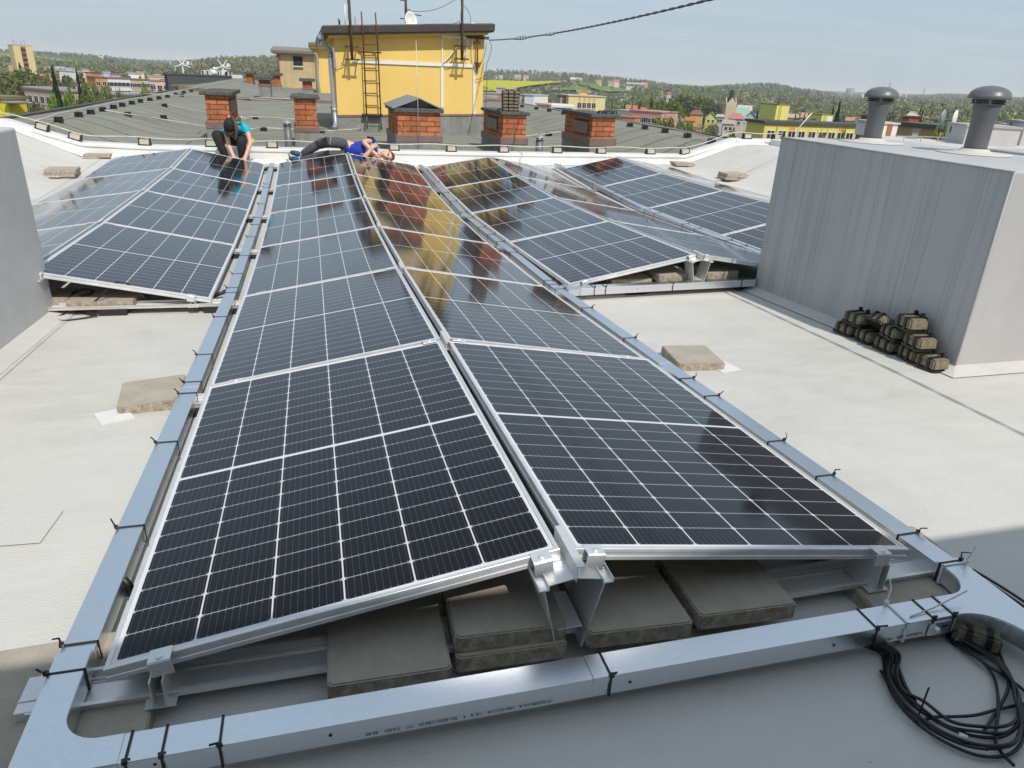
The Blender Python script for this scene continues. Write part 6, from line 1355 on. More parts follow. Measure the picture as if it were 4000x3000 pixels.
    for reg, where, lst in places:
        # left-to-right ordinals within a kind, so each label points at one tree
        order = {}
        for k in set(q[4] for q in lst):
            xs = sorted([q for q in lst if q[4] == k], key=lambda q: q[0])
            for i, q in enumerate(xs): order[id(q)] = (i, len(xs))
        for q in lst:
            px, py, D, wpx, k = q; p = at_r(px, py, D); gz = tz(p[0], p[1]); h = p[2]-gz
            w = wpx/FPX*D*1.55; i, n = order[id(q)]
            lab = word[k]+' '+where+('' if n == 1 else ', %s such from left' % ORD[min(i, len(ORD)-1)])
            t = thing({'conifer': 'conifer_tree', 'sparse': 'birch_tree', 'blossom': 'blossom_tree'}.get(k, 'leafy_tree'), lab, 'tree', (p[0], p[1], gz), (0, 0, random.uniform(0, 6.28)), 'trees '+where)
            hh = h/.97; t.scale = (w, w, hh)
            cm, tm = proto[k][random.randint(0, 1)]; meshobj('crown', cm, t); meshobj('trunk', tm, t)
def build_forest():
    rnd = np.random.RandomState(5); V = []; F = []; C = []
    pal = {'green': (.1, .14, .045), 'fresh': (.18, .23, .05), 'dark': (.045, .065, .035), 'brown': (.17, .145, .085), 'white': (.45, .43, .36), 'olive': (.15, .155, .065)}
    def skip(px, r):
        if px < 360 and 1400 < r < 2100: return True
        if 1840 < px < 2240 and 790+max(0, px-1960)*1.1 < r < 1135: return True
        if 2275 < px < 2470 and 1030 < r < 1260: return rnd.rand() < .75
        return False
    base = 0; quads = []; cols = []
    for i in range(9200):
        px = rnd.uniform(-260, 4260)
        if 1330 < px < 1880: continue
        u = rnd.rand(); r = 430*math.exp(u*2.05)
        if skip(px, r): continue
        if px < 700 and r < 560 and rnd.rand() < .6: continue
        if 2400 < px < 3600 and r < 560 and rnd.rand() < .75: continue
        x, y = pxr(px, r); z = tz(x, y)
        hill = r > 1650
        ks, pr = (['dark', 'brown', 'green', 'olive'], [.66, .14, .1, .1]) if hill else ((['green', 'olive', 'brown', 'dark', 'white', 'fresh'], [.3, .25, .2, .13, .05, .07]) if px < 1400 else (['green', 'olive', 'brown', 'dark', 'white', 'fresh'], [.22, .24, .2, .07, .13, .14]))
        if px > 2000 and px < 2450 and 850 < r < 1500: ks, pr = ['white', 'olive', 'green', 'brown'], [.4, .25, .2, .15]
        k = ks[rnd.choice(len(ks), p=pr)]; c = np.array(pal[k])*rnd.uniform(.75, 1.3)
        w = rnd.uniform(5, 9)*(1 if k != 'white' else .75); h = rnd.uniform(6.5, 11)*(1 if k != 'white' else .6)
        if px > 1900 and px < 2450 and r < 1500: w *= .7; h *= .55
        n = 80 if r < 800 else (40 if r < 1500 else 20); s0 = w*(.11 if r < 800 else (.16 if r < 1500 else .24))
        d = rnd.normal(size=(n, 3)); d /= np.linalg.norm(d, axis=1)[:, None]; P = np.array([x, y, z+h*.55])+d*np.array([w*.5, w*.5, h*.46])*(.6+.45*rnd.rand(n))[:, None]
        if k == 'dark': kk = np.clip((P[:, 2]-z)/h, 0, 1)[:, None]; P[:, :2] = np.array([x, y])+(P[:, :2]-np.array([x, y]))*(1.15-kk)*.9
        a = rnd.normal(size=(n, 3)); a /= np.linalg.norm(a, axis=1)[:, None]; b = rnd.normal(size=(n, 3)); b -= a*(a*b).sum(1)[:, None]; b /= np.linalg.norm(b, axis=1)[:, None]
        s = (s0*(.6+.8*rnd.rand(n)))[:, None]
        quads.append(np.stack([P-a*s, P-b*s*.7, P+a*s, P+b*s*.7], 1).reshape(-1, 3)); cc = 1.15*c[None, :]*(.82+.36*rnd.rand(n))[:, None]; cols.append(np.repeat(cc, 4, 0))
    V = np.concatenate(quads); Cc = np.concatenate(cols); nq = len(V)//4
    me = bpy.data.meshes.new('woods'); me.vertices.add(len(V)); me.vertices.foreach_set('co', V.ravel().astype(np.float32))
    me.loops.add(nq*4); me.loops.foreach_set('vertex_index', np.arange(nq*4, dtype=np.int32)); me.polygons.add(nq); me.polygons.foreach_set('loop_start', np.arange(nq, dtype=np.int32)*4); me.polygons.foreach_set('loop_total', np.full(nq, 4, dtype=np.int32)); me.update(calc_edges=True)
    at = me.color_attributes.new('tone', 'FLOAT_COLOR', 'POINT'); at.data.foreach_set('color', np.concatenate([Cc, np.ones((len(Cc), 1))], 1).ravel().astype(np.float32))
    m, t, b = newmat('woodland_leaves', (.1, .1, .05), .8, 0, .15); an = t.new('ShaderNodeAttribute', attribute_name='tone'); t.link(an.outputs['Color'], b.inputs['Base Color']); me.materials.append(m)
    o = meshobj('woods', me); tag(o, 'spring woodland and blossom covering the valley and hills', 'woodland', None, 'stuff')
# ================================================================== town
PLC = {}
def wallmat(c):
    k = tuple(round(x, 3) for x in c)
    if k not in PLC: PLC[k] = M['plaster']('town_render', c, .06, .2)
    return PLC[k]
_wm = {}
def win_mesh(w, h):
    k = (round(w, 2), round(h, 2))
    if k not in _wm:
        f = MB(); f.box((0, -.02, 0), (w, .06, h)); f.box((0, -.08, -h/2-.04), (w+.16, .14, .06)); p = MB(); n = 2 if w > 1.1 else 1
        for i in range(n+(1 if w > 1.8 else 0)):
            nn = n+(1 if w > 1.8 else 0); pw = (w-.08*(nn+1))/nn; p.box((-w/2+.08+pw/2+i*(pw+.08), -.053, 0), (pw, .012, h-.16))
        _wm[k] = (f.mesh('window', M['winwhite']), p.mesh('pane', M['glass']))
    return _wm[k]
def building(name, label, cat, L_, R_, depth, wall, roofc=(.12, .12, .115), wins=(), bands=(), group=None, zb=None, over=.25, thick=.3, back=None, pane=True, rt='flat', ridge=2.4, sides=()):
    """L_, R_ = (px, py, distance) of the two front roof corners"""
    A = at_r(*L_); B = at_r(*R_); z = float((A[2]+B[2])/2); a = Vector((A[0], A[1], z)); b = Vector((B[0], B[1], z)); ln = (b-a).length; ang = math.atan2(b.y-a.y, b.x-a.x)
    gz = zb if zb is not None else min(tz(a.x, a.y), tz(b.x, b.y))-1.0
    t = thing(name, label, cat, (a.x, a.y, z), (0, 0, ang), group); H = z-gz
    mb = MB(); mb.box((ln/2, depth/2, -H/2), (ln, depth, H)); mb.build('wall', wallmat(wall), t)
    for (u0, u1, z0, z1, c) in bands:
        q = MB(); q.box((ln*(u0+u1)/2, -.01, (z0+z1)/2), (ln*(u1-u0), .03, z1-z0)); q.build('coloured_band', wallmat(c), t)
    rm = wallmat(roofc)
    r = MB()
    if rt == 'flat': r.box((ln/2, depth/2, thick/2-.02), (ln+2*over, depth+2*over, thick))
    else:
        e = over+.2; r.add([(-e, -e, -.1), (ln+e, -e, -.1), (ln+e, depth+e, -.1), (-e, depth+e, -.1), (-e*.5 if rt == 'gable' else ln*.25, depth/2, ridge), (ln+e*.5 if rt == 'gable' else ln*.75, depth/2, ridge)], [(0, 1, 5, 4), (2, 3, 4, 5), (1, 2, 5), (3, 0, 4), (3, 2, 1, 0)])
        if rt == 'front':
            r = MB(); e = over+.2; r.add([(-e, -e, -.3), (-e, depth+e, -.3), (ln+e, depth+e, -.3), (ln+e, -e, -.3), (ln/2, -e, ridge), (ln/2, depth+e, ridge)], [(0, 4, 5, 1), (4, 3, 2, 5)]); g = MB(); g.add([(0, 0, 0), (ln, 0, 0), (ln/2, 0, ridge-.2), (0, depth, 0), (ln, depth, 0), (ln/2, depth, ridge-.2)], [(0, 1, 2), (5, 4, 3)]); g.build('gable_wall', wallmat(wall), t)
    ro = r.build('roof', rm, t)
    if rt == 'front': ro.modifiers.new('s', 'SOLIDIFY').thickness = .18
    for (u, v, w, h) in wins:
        f, p = win_mesh(w, h); o = meshobj('window', f, t); o.location = (ln*u, -.012, v)
        if pane: meshobj('pane', p, o)
    return t, ln
def row(n, v, w, h, u0=.06, u1=.94): return [(u0+(u1-u0)*i/(n-1) if n > 1 else .5, v, w, h) for i in range(n)]
def build_town():
    gL = 'town blocks left of the dark roof'; gR = 'town blocks right of the chimneys'
    # tower
    t, ln = building('tower_block', 'tall cream tower block with a brown balcony strip above the trees', 'tower block', (48, 176, 560), (125, 180.5, 562), 13, (.66, .53, .27), (.3, .25, .2), over=.05)
    s = MB(); s.box((ln*.5, -.02, -14), (ln*.25, .1, 27)); s.build('balcony_recess', wallmat((.11, .05, .028)), t)
    s = MB()
    for k in range(10): s.box((ln*.5, -.5, -1.2-2.75*k), (ln*.24, .9, .7))
    s.build('balcony_front', wallmat((.3, .16, .08)), t)
    s = MB(); s.box((ln+.02, 5.5, -14), (.1, 7, 26)); s.build('side_strip', wallmat((.2, .17, .07)), t)
    s = MB()
    for k in range(9): s.box((ln+.08, 5.5, -2.3-2.75*k), (.14, 6.6, .25))
    s.build('side_ledge', wallmat((.3, .25, .12)), t)
    for i, u in enumerate((.1, .17, .28, .48, .54, .68)):
        h = (3.2, 2.4, 3, 3.2, 3, 3.4)[i]; p = t.matrix_basis @ Vector((ln*u, 2, .2)); mb = MB(); mb.tube([(0, 0, 0), (0, 0, h)], .1, 5)
        if i in (0, 1, 5): mb.box((0, 0, h-.6), (.35, .3, 1.1))
        o = mb.build('roof_antenna', M['pipezinc']); o.location = p; tag(o, 'roof antenna on the cream tower block, %s from the left' % ORD[i], 'antenna', 'antennas on the tower block')
    building('apartment_house', 'orange flat-roofed house at the foot of the tower block', 'house', (127, 297, 470), (190, 300, 475), 12, (.5, .24, .1), (.2, .08, .06), group=gL)
    for (a, b, y, c, lab, D) in ((146, 180, 287, (.62, .36, .2), 'larger orange penthouse right of the tower block', 480), (189, 214, 287.5, (.62, .36, .2), 'smaller orange penthouse right of the tower block', 490), (230, 252, 288, (.6, .5, .26), 'pale yellow penthouse among trees right of the tower block', 480)):
        building('penthouse', lab, 'penthouse', (a, y, D), (b, y+.8, D), 5, c, (.3, .16, .11), group=gL, zb=-20)
    building('apartment_house', 'blank white gabled-end house before the coloured block row', 'house', (308, 281, 420), (358, 283, 425), 12, (.72, .72, .71), (.4, .4, .4), group=gL)
    building('penthouse', 'cream penthouse on the blank white house', 'penthouse', (322, 272, 432), (347, 273, 432), 5, (.68, .56, .45), (.45, .4, .36), group=gL, zb=-16)
    building('apartment_house', 'orange house end right beside the blank white house', 'house', (359, 283, 420), (390, 285, 424), 12, (.5, .25, .1), (.2, .09, .07), wins=row(2, -2.2, 1.6, 1.4, .6, .85), group=gL)
    building('penthouse', 'pale blue penthouse on the coloured row', 'penthouse', (402, 283, 380), (430, 285, 380), 5, (.42, .52, .75), (.4, .45, .6), group=gL, zb=-16); building('penthouse', 'lilac penthouse on the coloured row', 'penthouse', (431, 291, 375), (470, 293, 375), 5, (.5, .42, .55), (.3, .2, .2), wins=row(3, -1.2, 1.2, 1.1), group=gL, zb=-16)
    building('apartment_house', 'orange end of the coloured row behind dark conifers', 'apartment block', (371, 303, 330), (418, 305, 331), 12, (.55, .25, .09), (.2, .08, .07), wins=row(2, -2.0, 1.5, 1.5, .2, .7)+row(2, -4.9, 1.5, 1.5, .2, .7), group=gL)
    building('apartment_house', 'white middle block of the coloured row with small windows', 'apartment block', (418.5, 305, 331), (509, 310, 333), 12, (.68, .68, .66), (.24, .12, .11), wins=row(6, -2.0, 1.6, 1.5)+row(6, -4.9, 1.6, 1.5)+row(6, -7.8, 1.6, 1.5), group=gL)
    building('apartment_house', 'ochre block of the coloured row', 'apartment block', (509.5, 310, 333), (583, 314, 335), 12, (.5, .4, .24), (.24, .12, .11), wins=row(5, -2.0, 1.6, 1.5)+row(5, -4.9, 1.6, 1.5)+row(5, -7.8, 1.6, 1.5), bands=((.52, 1, -11, -.4, (.5, .52, .52)),), group=gL)
    building('apartment_house', 'pink balconied right end of the coloured row', 'apartment block', (584, 315, 322), (655, 319, 322), 12, (.62, .44, .36), (.26, .2, .19), wins=row(3, -2.2, 1.8, 1.6, .15, .9)+row(3, -5.2, 1.8, 1.6, .15, .9), bands=((.02, .24, -3.4, -1.1, (.12, .1, .1)), (.76, .98, -3.4, -1.1, (.14, .1, .1))), group=gL)
    for (a, b, y, c, lab) in ((501, 548, 288, (.74, .74, .72), 'white penthouse on the coloured row'), (534, 562, 283, (.66, .6, .36), 'pale yellow penthouse behind the white one'), (576, 640, 299, (.64, .46, .38), 'long pink penthouse on the coloured row'), (602, 627, 293, (.68, .58, .26), 'small yellow penthouse above the pink one'), (626, 653, 309, (.62, .48, .42), 'low pale pink penthouse at the row end')):
        building('penthouse', lab, 'penthouse', (a, y, 350), (b, y+1, 350), 6, c, (.45, .42, .38), wins=row(2, -1.2, 1, 1) if b-a > 40 else (), group=gL, zb=-14)
    building('apartment_block', 'beige block with a grey roof behind the big conifer', 'apartment block', (55, 345, 190), (248, 355, 172), 11, (.45, .37, .28), (.24, .24, .25), wins=row(8, -1.9, 1.5, 1.45, .07, .92)+row(8, -4.8, 1.5, 1.45, .07, .92), group=gL)
    building('apartment_block', 'peach block with a grey roof just over the left eave', 'apartment block', (364, 367, 172), (470, 372, 168), 11, (.55, .42, .29), (.3, .3, .31), wins=row(4, -1.9, 1.5, 1.45, .12, .9)+row(4, -4.8, 1.5, 1.45, .12, .9), group=gL)
    building('apartment_block', 'darker peach block half hidden by the left eave', 'apartment block', (470, 371, 176), (566, 376, 172), 11, (.5, .38, .28), (.3, .3, .31), wins=row(4, -1.9, 1.5, 1.45, .12, .9), group=gL)
    t, ln = building('apartment_block', 'bright yellow building with glass balconies at the left edge', 'apartment block', (-70, 384, 92), (28, 387, 90), 2.2, (.72, .58, .04), (.2, .17, .1), group=gL)
    s = MB(); s.box((ln+.6, .2, -3.2), (1.2, 1.6, .12)); s.box((ln+.6, .2, -.2), (1.4, 1.8, .14)); s.build('balcony_slab', wallmat((.3, .32, .36)), t); s = MB(); s.box((ln+.6, -.6, -2.5), (1.2, .05, 1.3)); s.box((ln+.6, -.6, -1.2), (1.2, .04, .05)); s.build('balcony_glass', newmat('frosted_glass', (.3, .36, .42), .25)[0], t)
    building('apartment_block', 'pale yellow wing behind the glass balconies at the left edge', 'apartment block', (30, 396, 98), (58, 398, 100), 3, (.55, .48, .24), (.3, .28, .22), group=gL)
    # far left
    building('apartment_house', 'far white slab tower above the hillside settlement', 'tower block', (383, 220, 2300), (402, 221, 2300), 14, (.72, .72, .7), (.6, .6, .6), zb=-20, over=0, pane=False); building('apartment_house', 'broad pale base of the far white slab tower', 'building', (380, 234, 2290), (407, 236, 2290), 14, (.62, .56, .4), (.55, .5, .4), zb=-20, over=0)
    for (a, b, y, c, D, lab) in ((171, 230, 219, (.45, .42, .42), 3200, 'long grey roofs of far sheds on the left hilltop'), (306, 322, 229, (.62, .5, .26), 2400, 'far yellow block left of the white slab tower'), (323, 372, 230, (.5, .38, .34), 2450, 'far pinkish blocks left of the white slab tower'), (408, 470, 237, (.55, .5, .48), 2500, 'far pale houses right of the white slab tower'), (214, 253, 261, (.5, .48, .46), 900, 'pale grey shed roofs in the left woods'), (255, 295, 266, (.42, .42, .42), 900, 'low grey shed roof right of the pale ones'), (32, 50, 256, (.5, .33, .22), 700, 'small brown roofed house left of the tower block'), (176, 195, 262, (.4, .4, .4), 900, 'small grey shed left of the pale shed roofs')):
        building('far_building', lab, 'building', (a, y, D), (b, y+1, D), 14, c, tuple(q*.9 for q in c), group='far buildings in the hills', over=0)
    # dark grey building with turbines
    t, ln = building('grey_hall', 'dark grey flat building carrying two small wind turbines', 'building', (652, 290.5, 86), (925, 303, 87), 2.5, (.075, .085, .09), (.06, .065, .07), over=.04, thick=.12)
    def onr(px, py, D=92): return Vector(at_r(px, py, D))
    for (hx, hy, bx_, by, R, lab) in ((713, 251, 720, 292, .86, 'left white five-bladed small wind turbine on the grey building'), (871, 259, 880, 299, .8, 'right white five-bladed small wind turbine behind the cooling units')):
        h, b = onr(hx, hy, 90), onr(bx_, by, 90); b = Vector((h.x, h.y, b.z)); t = thing('wind_turbine', lab, 'wind turbine', b, (0, 0, 0), 'small wind turbines'); H = h.z-b.z
        mb = MB(); mb.tube([(0, 0, -.2), (0, 0, H)], [.07, .06], 8); mb.build('tower', M['whitepl'], t)
        mb = MB(); mb.tube([(-.0, -.28, H), (0, -.1, H), (.25, .4, H)], [.05, .09, .07], 8); mb.build('nacelle', M['whitepl'], t)
        mb = MB(); q = [(.3, .42, H-.05), (.62, .6, H-.02), (.62, .6, H+.3), (.38, .46, H+.34)]; mb.hexa([Vector(p)+Vector((0, -.015, 0)) for p in q]+[Vector(p)+Vector((0, .015, 0)) for p in q]); mb.build('tail_vane', M['whitepl'], t)
        for k in range(5):
            a = math.pi*(.5+.2)+2*math.pi*k/5; d = Vector((math.cos(a), 0, math.sin(a))); s = Vector((-d.z, 0, d.x)); c = Vector((0, -.26, H)); mb = MB()
            q = [c+d*.06-s*.06, c+d*.06+s*.06, c+d*R+s*.025, c+d*R-s*.045]; o_ = Vector((0, .02, 0)); mb.hexa([p-o_ for p in q]+[p+o_ for p in q]); mb.build('blade', M['whitepl'], t)
        mb = MB(); mb.ball((0, -.3, H), .085, 8); mb.build('hub', M['whitepl'], t)
    for i, (x0, x1, y0, y1, fan) in enumerate(((784, 802, 273, 295, 1), (802, 820, 274, 295, 1), (819, 842, 270, 295, 0), (845, 860, 276, 293, 1), (862, 895, 273, 297, 0))):
        a, b = onr(x0, y0, 91), onr(x1, y1, 91); t = thing('cooling_unit', 'white cooling unit on the grey building, %s from the left' % ORD[i], 'cooling unit', ((a.x+b.x)/2, a.y, b.z), (0, 0, -.15), 'cooling units on the grey building'); w, h = abs(b.x-a.x)*.94, a.z-b.z
        mb = MB(); mb.box((0, .2, h/2), (w, .4, h)); mb.build('casing', M['whitepl'], t, .02)
        if fan:
            for zz in (.3, .72): mb = MB(); mb.tube([(0, -.005, h*zz), (0, -.02, h*zz)], w*.3, 14); mb.build('fan_grille', M['mast'], t)
        elif i == 4: mb = MB(); mb.box((w*.22, -.005, h*.42), (w*.34, .02, h*.6)); mb.build('dark_grille', M['dark'], t)
    for i, (x, y) in enumerate(((837, 268), (846, 269), (836, 284))):
        p = onr(x, y, 90.5); mb = MB(); mb.ball((0, 0, 0), (.17 if i < 2 else .3), 10); mb.tube([(0, 0, -.1), (0, 0, -.9)], .04, 6); o = mb.build('round_vent', M['whitepl']); o.location = p; tag(o, 'white ball-topped vent among the cooling units, %s' % ('left small one', 'right small one', 'large low one')[i], 'vent', 'ball vents')
    for i, (x0, y0, x1, y1, m) in enumerate(((664, 233, 673, 287, 'pipezinc'), (685, 265, 687, 288, 'pipezinc'), (745, 239, 760, 289, 'pipezinc'), (784, 240, 795, 320, 'rust'), (798, 298, 801, 320, 'pipezinc'), (723, 292, 729, 325, 'pipezinc'), (899, 250, 900, 290, 'pipezinc'))):
        a, b = onr(x0, y0, 88), onr(x1, y1, 88); mb = MB(); mb.tube([Vector((0, 0, 0)), a-b], .05, 6); o = mb.build('thin_mast', M[m]); o.location = b; tag(o, 'thin mast by the grey turbine building, %s from the left' % ORD[(0, 1, 3, 4, 5, 2, 6)[i]], 'mast', 'thin masts by the grey building')
    building('roof_hut', 'low white hut at the right end of the grey building', 'hut', (910, 304.5, 84), (944, 306, 84), 2, (.62, .6, .58), (.6, .58, .56), zb=-3, over=.1); 
    building('roof_hut', 'mossy flat-roofed annex under the grey building', 'hut', (683, 342, 72), (800, 334, 71), 6, (.5, .42, .33), (.2, .17, .08), zb=-4, over=.25, thick=.1)
    # ---------------- right of the yellow house
    building('apartment_block', 'long grey and red block beyond the right ridge', 'apartment block', (1890, 365, 300), (1960, 368, 300), 11, (.4, .37, .35), (.33, .3, .29), wins=((.62, -2.2, 2.0, 2.2),), bands=((.78, 1, -9, -.2, (.5, .18, .14)),), group=gR)
    building('penthouse', 'left grey penthouse before the rapeseed field', 'penthouse', (1939, 343, 315), (1974, 346, 315), 6, (.4, .4, .41), (.3, .3, .3), group=gR, zb=-14); building('penthouse', 'right pale penthouse before the rapeseed field', 'penthouse', (1987, 348, 318), (2018, 350, 318), 6, (.52, .55, .58), (.4, .4, .4), group=gR, zb=-14)
    building('apartment_block', 'bright white block end behind the block stack', 'apartment block', (2030, 370, 288), (2049, 371, 287), 11, (.5, .47, .45), (.4, .4, .4), bands=((.6, 1, -9, -.2, (.5, .2, .15)),), group=gR); building('apartment_block', 'blank white gable wall right of the block stack', 'apartment block', (2049, 371, 286), (2085, 373, 284), 11, (.76, .76, .75), (.5, .5, .5), group=gR)
    building('garage_house', 'small orange yellow flat house over the right ridge', 'house', (2096, 409, 150), (2146, 410, 148), 6, (.68, .42, .09), (.55, .45, .35), group=gR); building('garage_house', 'low house with a white flat roof beside the rightmost chimney', 'house', (2160, 420, 112), (2236, 421, 112), 7, (.45, .3, .2), (.66, .66, .65), group=gR)
    t, ln = building('apartment_block', 'cream block with ochre window bands behind the rightmost chimney', 'apartment block', (2222, 375, 236), (2366, 379, 240), 12, (.7, .58, .3), (.5, .45, .36), wins=row(4, -2.6, 1.4, 1.7, .3, .69)+row(4, -6.0, 1.4, 1.7, .3, .69), bands=tuple((u-.03, u+.03, -12, -.3, (.6, .38, .16)) for u in (.3, .43, .56, .69)), group=gR)
    t2, l2 = building('apartment_block', 'brown balconied wing at the left of the cream block', 'apartment block', (2177, 373, 240), (2221, 374, 238), 11, (.22, .16, .12), (.16, .15, .14), bands=((.3, .45, -12, -.4, (.6, .5, .33)),), group=gR); s = MB()
    for u in (.13, .75):
        for k in range(3): s.box((l2*u, -.4, -3.2-2.9*k), (l2*.26, .8, 1.0))
    s.build('balcony_front', wallmat((.1, .08, .07)), t2)
    building('penthouse', 'orange lift penthouse on top of the cream block', 'penthouse', (2265, 357, 243), (2295, 358, 243), 4, (.7, .45, .12), (.4, .3, .2), zb=-8, group=gR)
    building('apartment_block', 'pink block with white windows right of the rightmost chimney', 'apartment block', (2460, 434, 256), (2586, 438, 250), 11, (.6, .31, .27), (.4, .26, .24), wins=[(.14, -2.6, 1.6, 1.7), (.34, -2.6, 1.2, 1.5), (.5, -2.6, 2.4, 1.7), (.65, -2.6, 1.2, 1.5), (.79, -2.6, 1.8, 1.7), (.16, -6, 1.6, 1.7), (.34, -6, 1.2, 1.5), (.5, -6, 2.4, 1.7), (.66, -6, 1.2, 1.5), (.79, -6, 1.8, 1.7)], bands=((.87, .97, -9, -1.6, (.12, .08, .09)), (.02, .09, -4.2, -1.5, (.14, .1, .11))), group=gR)
    building('apartment_block', 'white balcony wing left of the pink block', 'apartment block', (2412, 431, 262), (2459, 433, 258), 10, (.64, .64, .64), (.5, .5, .5), wins=row(3, -2.8, 1.6, 1.8, .3, .85), group=gR); building('apartment_block', 'low orange annex before the pink block', 'building', (2417, 457, 246), (2480, 459, 244), 5, (.58, .24, .12), (.38, .2, .16), group=gR)
    house = [(2446, 2486, 424, 320, 'gable', (.5, .4, .32), (.4, .16, .09), 'long orange roofed house behind the white wing'), (2496, 2522, 427, 322, 'gable', (.5, .2, .14), (.42, .1, .07), 'red roofed house above the pink block'), (2544, 2570, 424, 325, 'front', (.5, .45, .4), (.35, .32, .28), 'grey gabled house among trees above the pink block'), (2606, 2622, 366, 640, 'gable', (.6, .56, .52), (.4, .12, .09), 'tiny red and white house alone on the wooded slope'),
             (2697, 2745, 446, 345, 'hip', (.6, .42, .16), (.22, .1, .085), 'ochre house with a big brown roof left of the green roof'), (2720, 2748, 442, 350, 'gable', (.5, .4, .3), (.035, .035, .045), 'house with a black roof behind the ochre one'), (2756, 2800, 457, 335, 'front', (.62, .58, .18), (.22, .42, .2), 'lime yellow house with a pale green roof'), (2801, 2826, 455, 330, 'gable', (.5, .47, .42), (.4, .38, .34), 'grey house right of the green roof'),
             (2846, 2906, 462, 300, 'hip', (.55, .46, .4), (.42, .17, .17), 'wide house with a dusty pink roof'), (2678, 2716, 470, 290, 'gable', (.68, .46, .1), (.42, .14, .07), 'yellow house with an orange roof among bushes'), (2826, 2868, 482, 270, 'gable', (.6, .52, .46), (.36, .3, .28), 'low pale house before the pink roof'), (2916, 2952, 452, 320, 'front', (.4, .5, .55), (.2, .2, .22), 'pale blue gabled house right of the pink roof'), (2970, 3003, 462, 300, 'gable', (.5, .4, .3), (.13, .09, .085), 'house with a dark brown roof left of the lift tower'),
             (2935, 2978, 438, 380, 'hip', (.6, .6, .6), (.06, .06, .075), 'white mansion with a slate mansard roof'), (2880, 2935, 430, 420, 'gable', (.55, .42, .33), (.5, .42, .36), 'long flat building behind the church nave'), (2905, 2930, 448, 370, 'gable', (.5, .5, .5), (.3, .3, .3), 'grey roofed shed right of the church nave'), (3078, 3116, 458, 330, 'gable', (.5, .42, .36), (.42, .33, .28), 'pale roofed houses right of the tall lift tower'), (3130, 3180, 458, 330, 'gable', (.55, .45, .38), (.4, .25, .2), 'brownish roofed houses left of the low lift tower'), (3172, 3190, 452, 330, 'front', (.6, .58, .54), (.45, .42, .4), 'small pale gabled house left of the low lift tower'),
             (3305, 3340, 470, 320, 'gable', (.52, .4, .33), (.42, .22, .16), 'reddish roofed houses right of the big conifer'), (3340, 3362, 466, 320, 'front', (.6, .58, .55), (.4, .38, .35), 'pale gabled house by the first vent pipe'), (3545, 3585, 450, 300, 'hip', (.5, .42, .33), (.5, .42, .33), 'round roofed sandy house behind the red huts'), (2330, 2350, 320, 1250, 'gable', (.62, .55, .4), (.4, .22, .12), 'small yellow house on the far hilltop'), (2398, 2420, 318, 1250, 'gable', (.6, .55, .5), (.4, .16, .1), 'red roofed house left of the hilltop hall'), (2505, 2530, 330, 1300, 'gable', (.55, .4, .3), (.45, .2, .1), 'orange roofed house right of the hilltop hall'), (2010, 2035, 300, 1500, 'gable', (.55, .45, .38), (.4, .25, .2), 'left pinkish hill house above the rapeseed field'), (2045, 2065, 300, 1500, 'gable', (.6, .5, .4), (.42, .2, .12), 'right pinkish hill house above the rapeseed field'), (1950, 1965, 299, 1550, 'gable', (.62, .58, .55), (.4, .35, .32), 'small pale hill house nearest the yellow lift house'),
             (2205, 2225, 313, 1350, 'gable', (.05, .055, .065), (.04, .045, .05), 'black roofed hill house of the new estate'), (2228, 2248, 309, 1380, 'gable', (.68, .68, .68), (.5, .5, .52), 'left white hill house of the new estate'), (2250, 2274, 311, 1360, 'gable', (.7, .69, .66), (.3, .3, .32), 'right white hill house of the new estate'), (2376, 2395, 322, 1240, 'gable', (.5, .36, .28), (.36, .2, .14), 'brown hill house left of the red roofed one')]
    for (x0, x1, y, D, rt, c, rc, lab) in house:
        building('house', lab, 'house', (x0, y, D), (x1, y+.04*(x1-x0), D), (x1-x0)/FPX*D*.8, c, rc, wins=row(2, -1.6, 1.1, 1.2, .3, .7) if D < 340 else (), group='houses of the valley', rt=rt, ridge=(x1-x0)/FPX*D*(.42 if rt == 'front' else .3), pane=D < 340)
    t, ln = building('hilltop_hall', 'pale long hall with a white roof on the far hilltop', 'hall', (2450, 327, 1200), (2510, 330, 1200), 16, (.6, .42, .34), (.72, .7, .64), over=1, thick=2.0, zb=-4); building('hilltop_hall', 'lower terrace wing with white arches below the hilltop hall', 'hall', (2446, 334, 1180), (2520, 339, 1180), 10, (.6, .58, .54), (.2, .21, .23), over=.5, thick=1.2, zb=-12)
    # church
    p = at_r(2852, 408, 360); gz = tz(p[0], p[1]); th = thing('church', 'church with a dark needle spire and green nave roof', 'church', (p[0], p[1], gz), (0, 0, -.25)); z0 = p[2]-gz; tip = at_r(2860, 362, 360)[2]-gz
    mb = MB(); mb.box((0, 0, z0/2), (4.6, 4.6, z0)); mb.build('tower', wallmat((.5, .42, .3)), th)
    mb = MB()
    for s in ((0, -2.3), (2.3, 0), (0, 2.3), (-2.3, 0)):
        u = Vector((s[1], -s[0], 0)); c = Vector((s[0], s[1], z0)); mb.add([c-u, c+u, c+Vector((0, 0, 3)), c-u-Vector(s+(0,))*.15, c+u-Vector(s+(0,))*.15, c+Vector((0, 0, 3))-Vector(s+(0,))*.15], [(0, 1, 2), (5, 4, 3), (0, 2, 5, 3), (1, 4, 5, 2)])
    mb.build('gable', wallmat((.55, .47, .34)), th)
    mb = MB(); mb.lathe([(2.1, z0), (1.2, z0+3.2), (.55, z0+6.0), (.05, tip)], n=8, sm=False); mb.build('spire', wallmat((.045, .03, .03)), th)
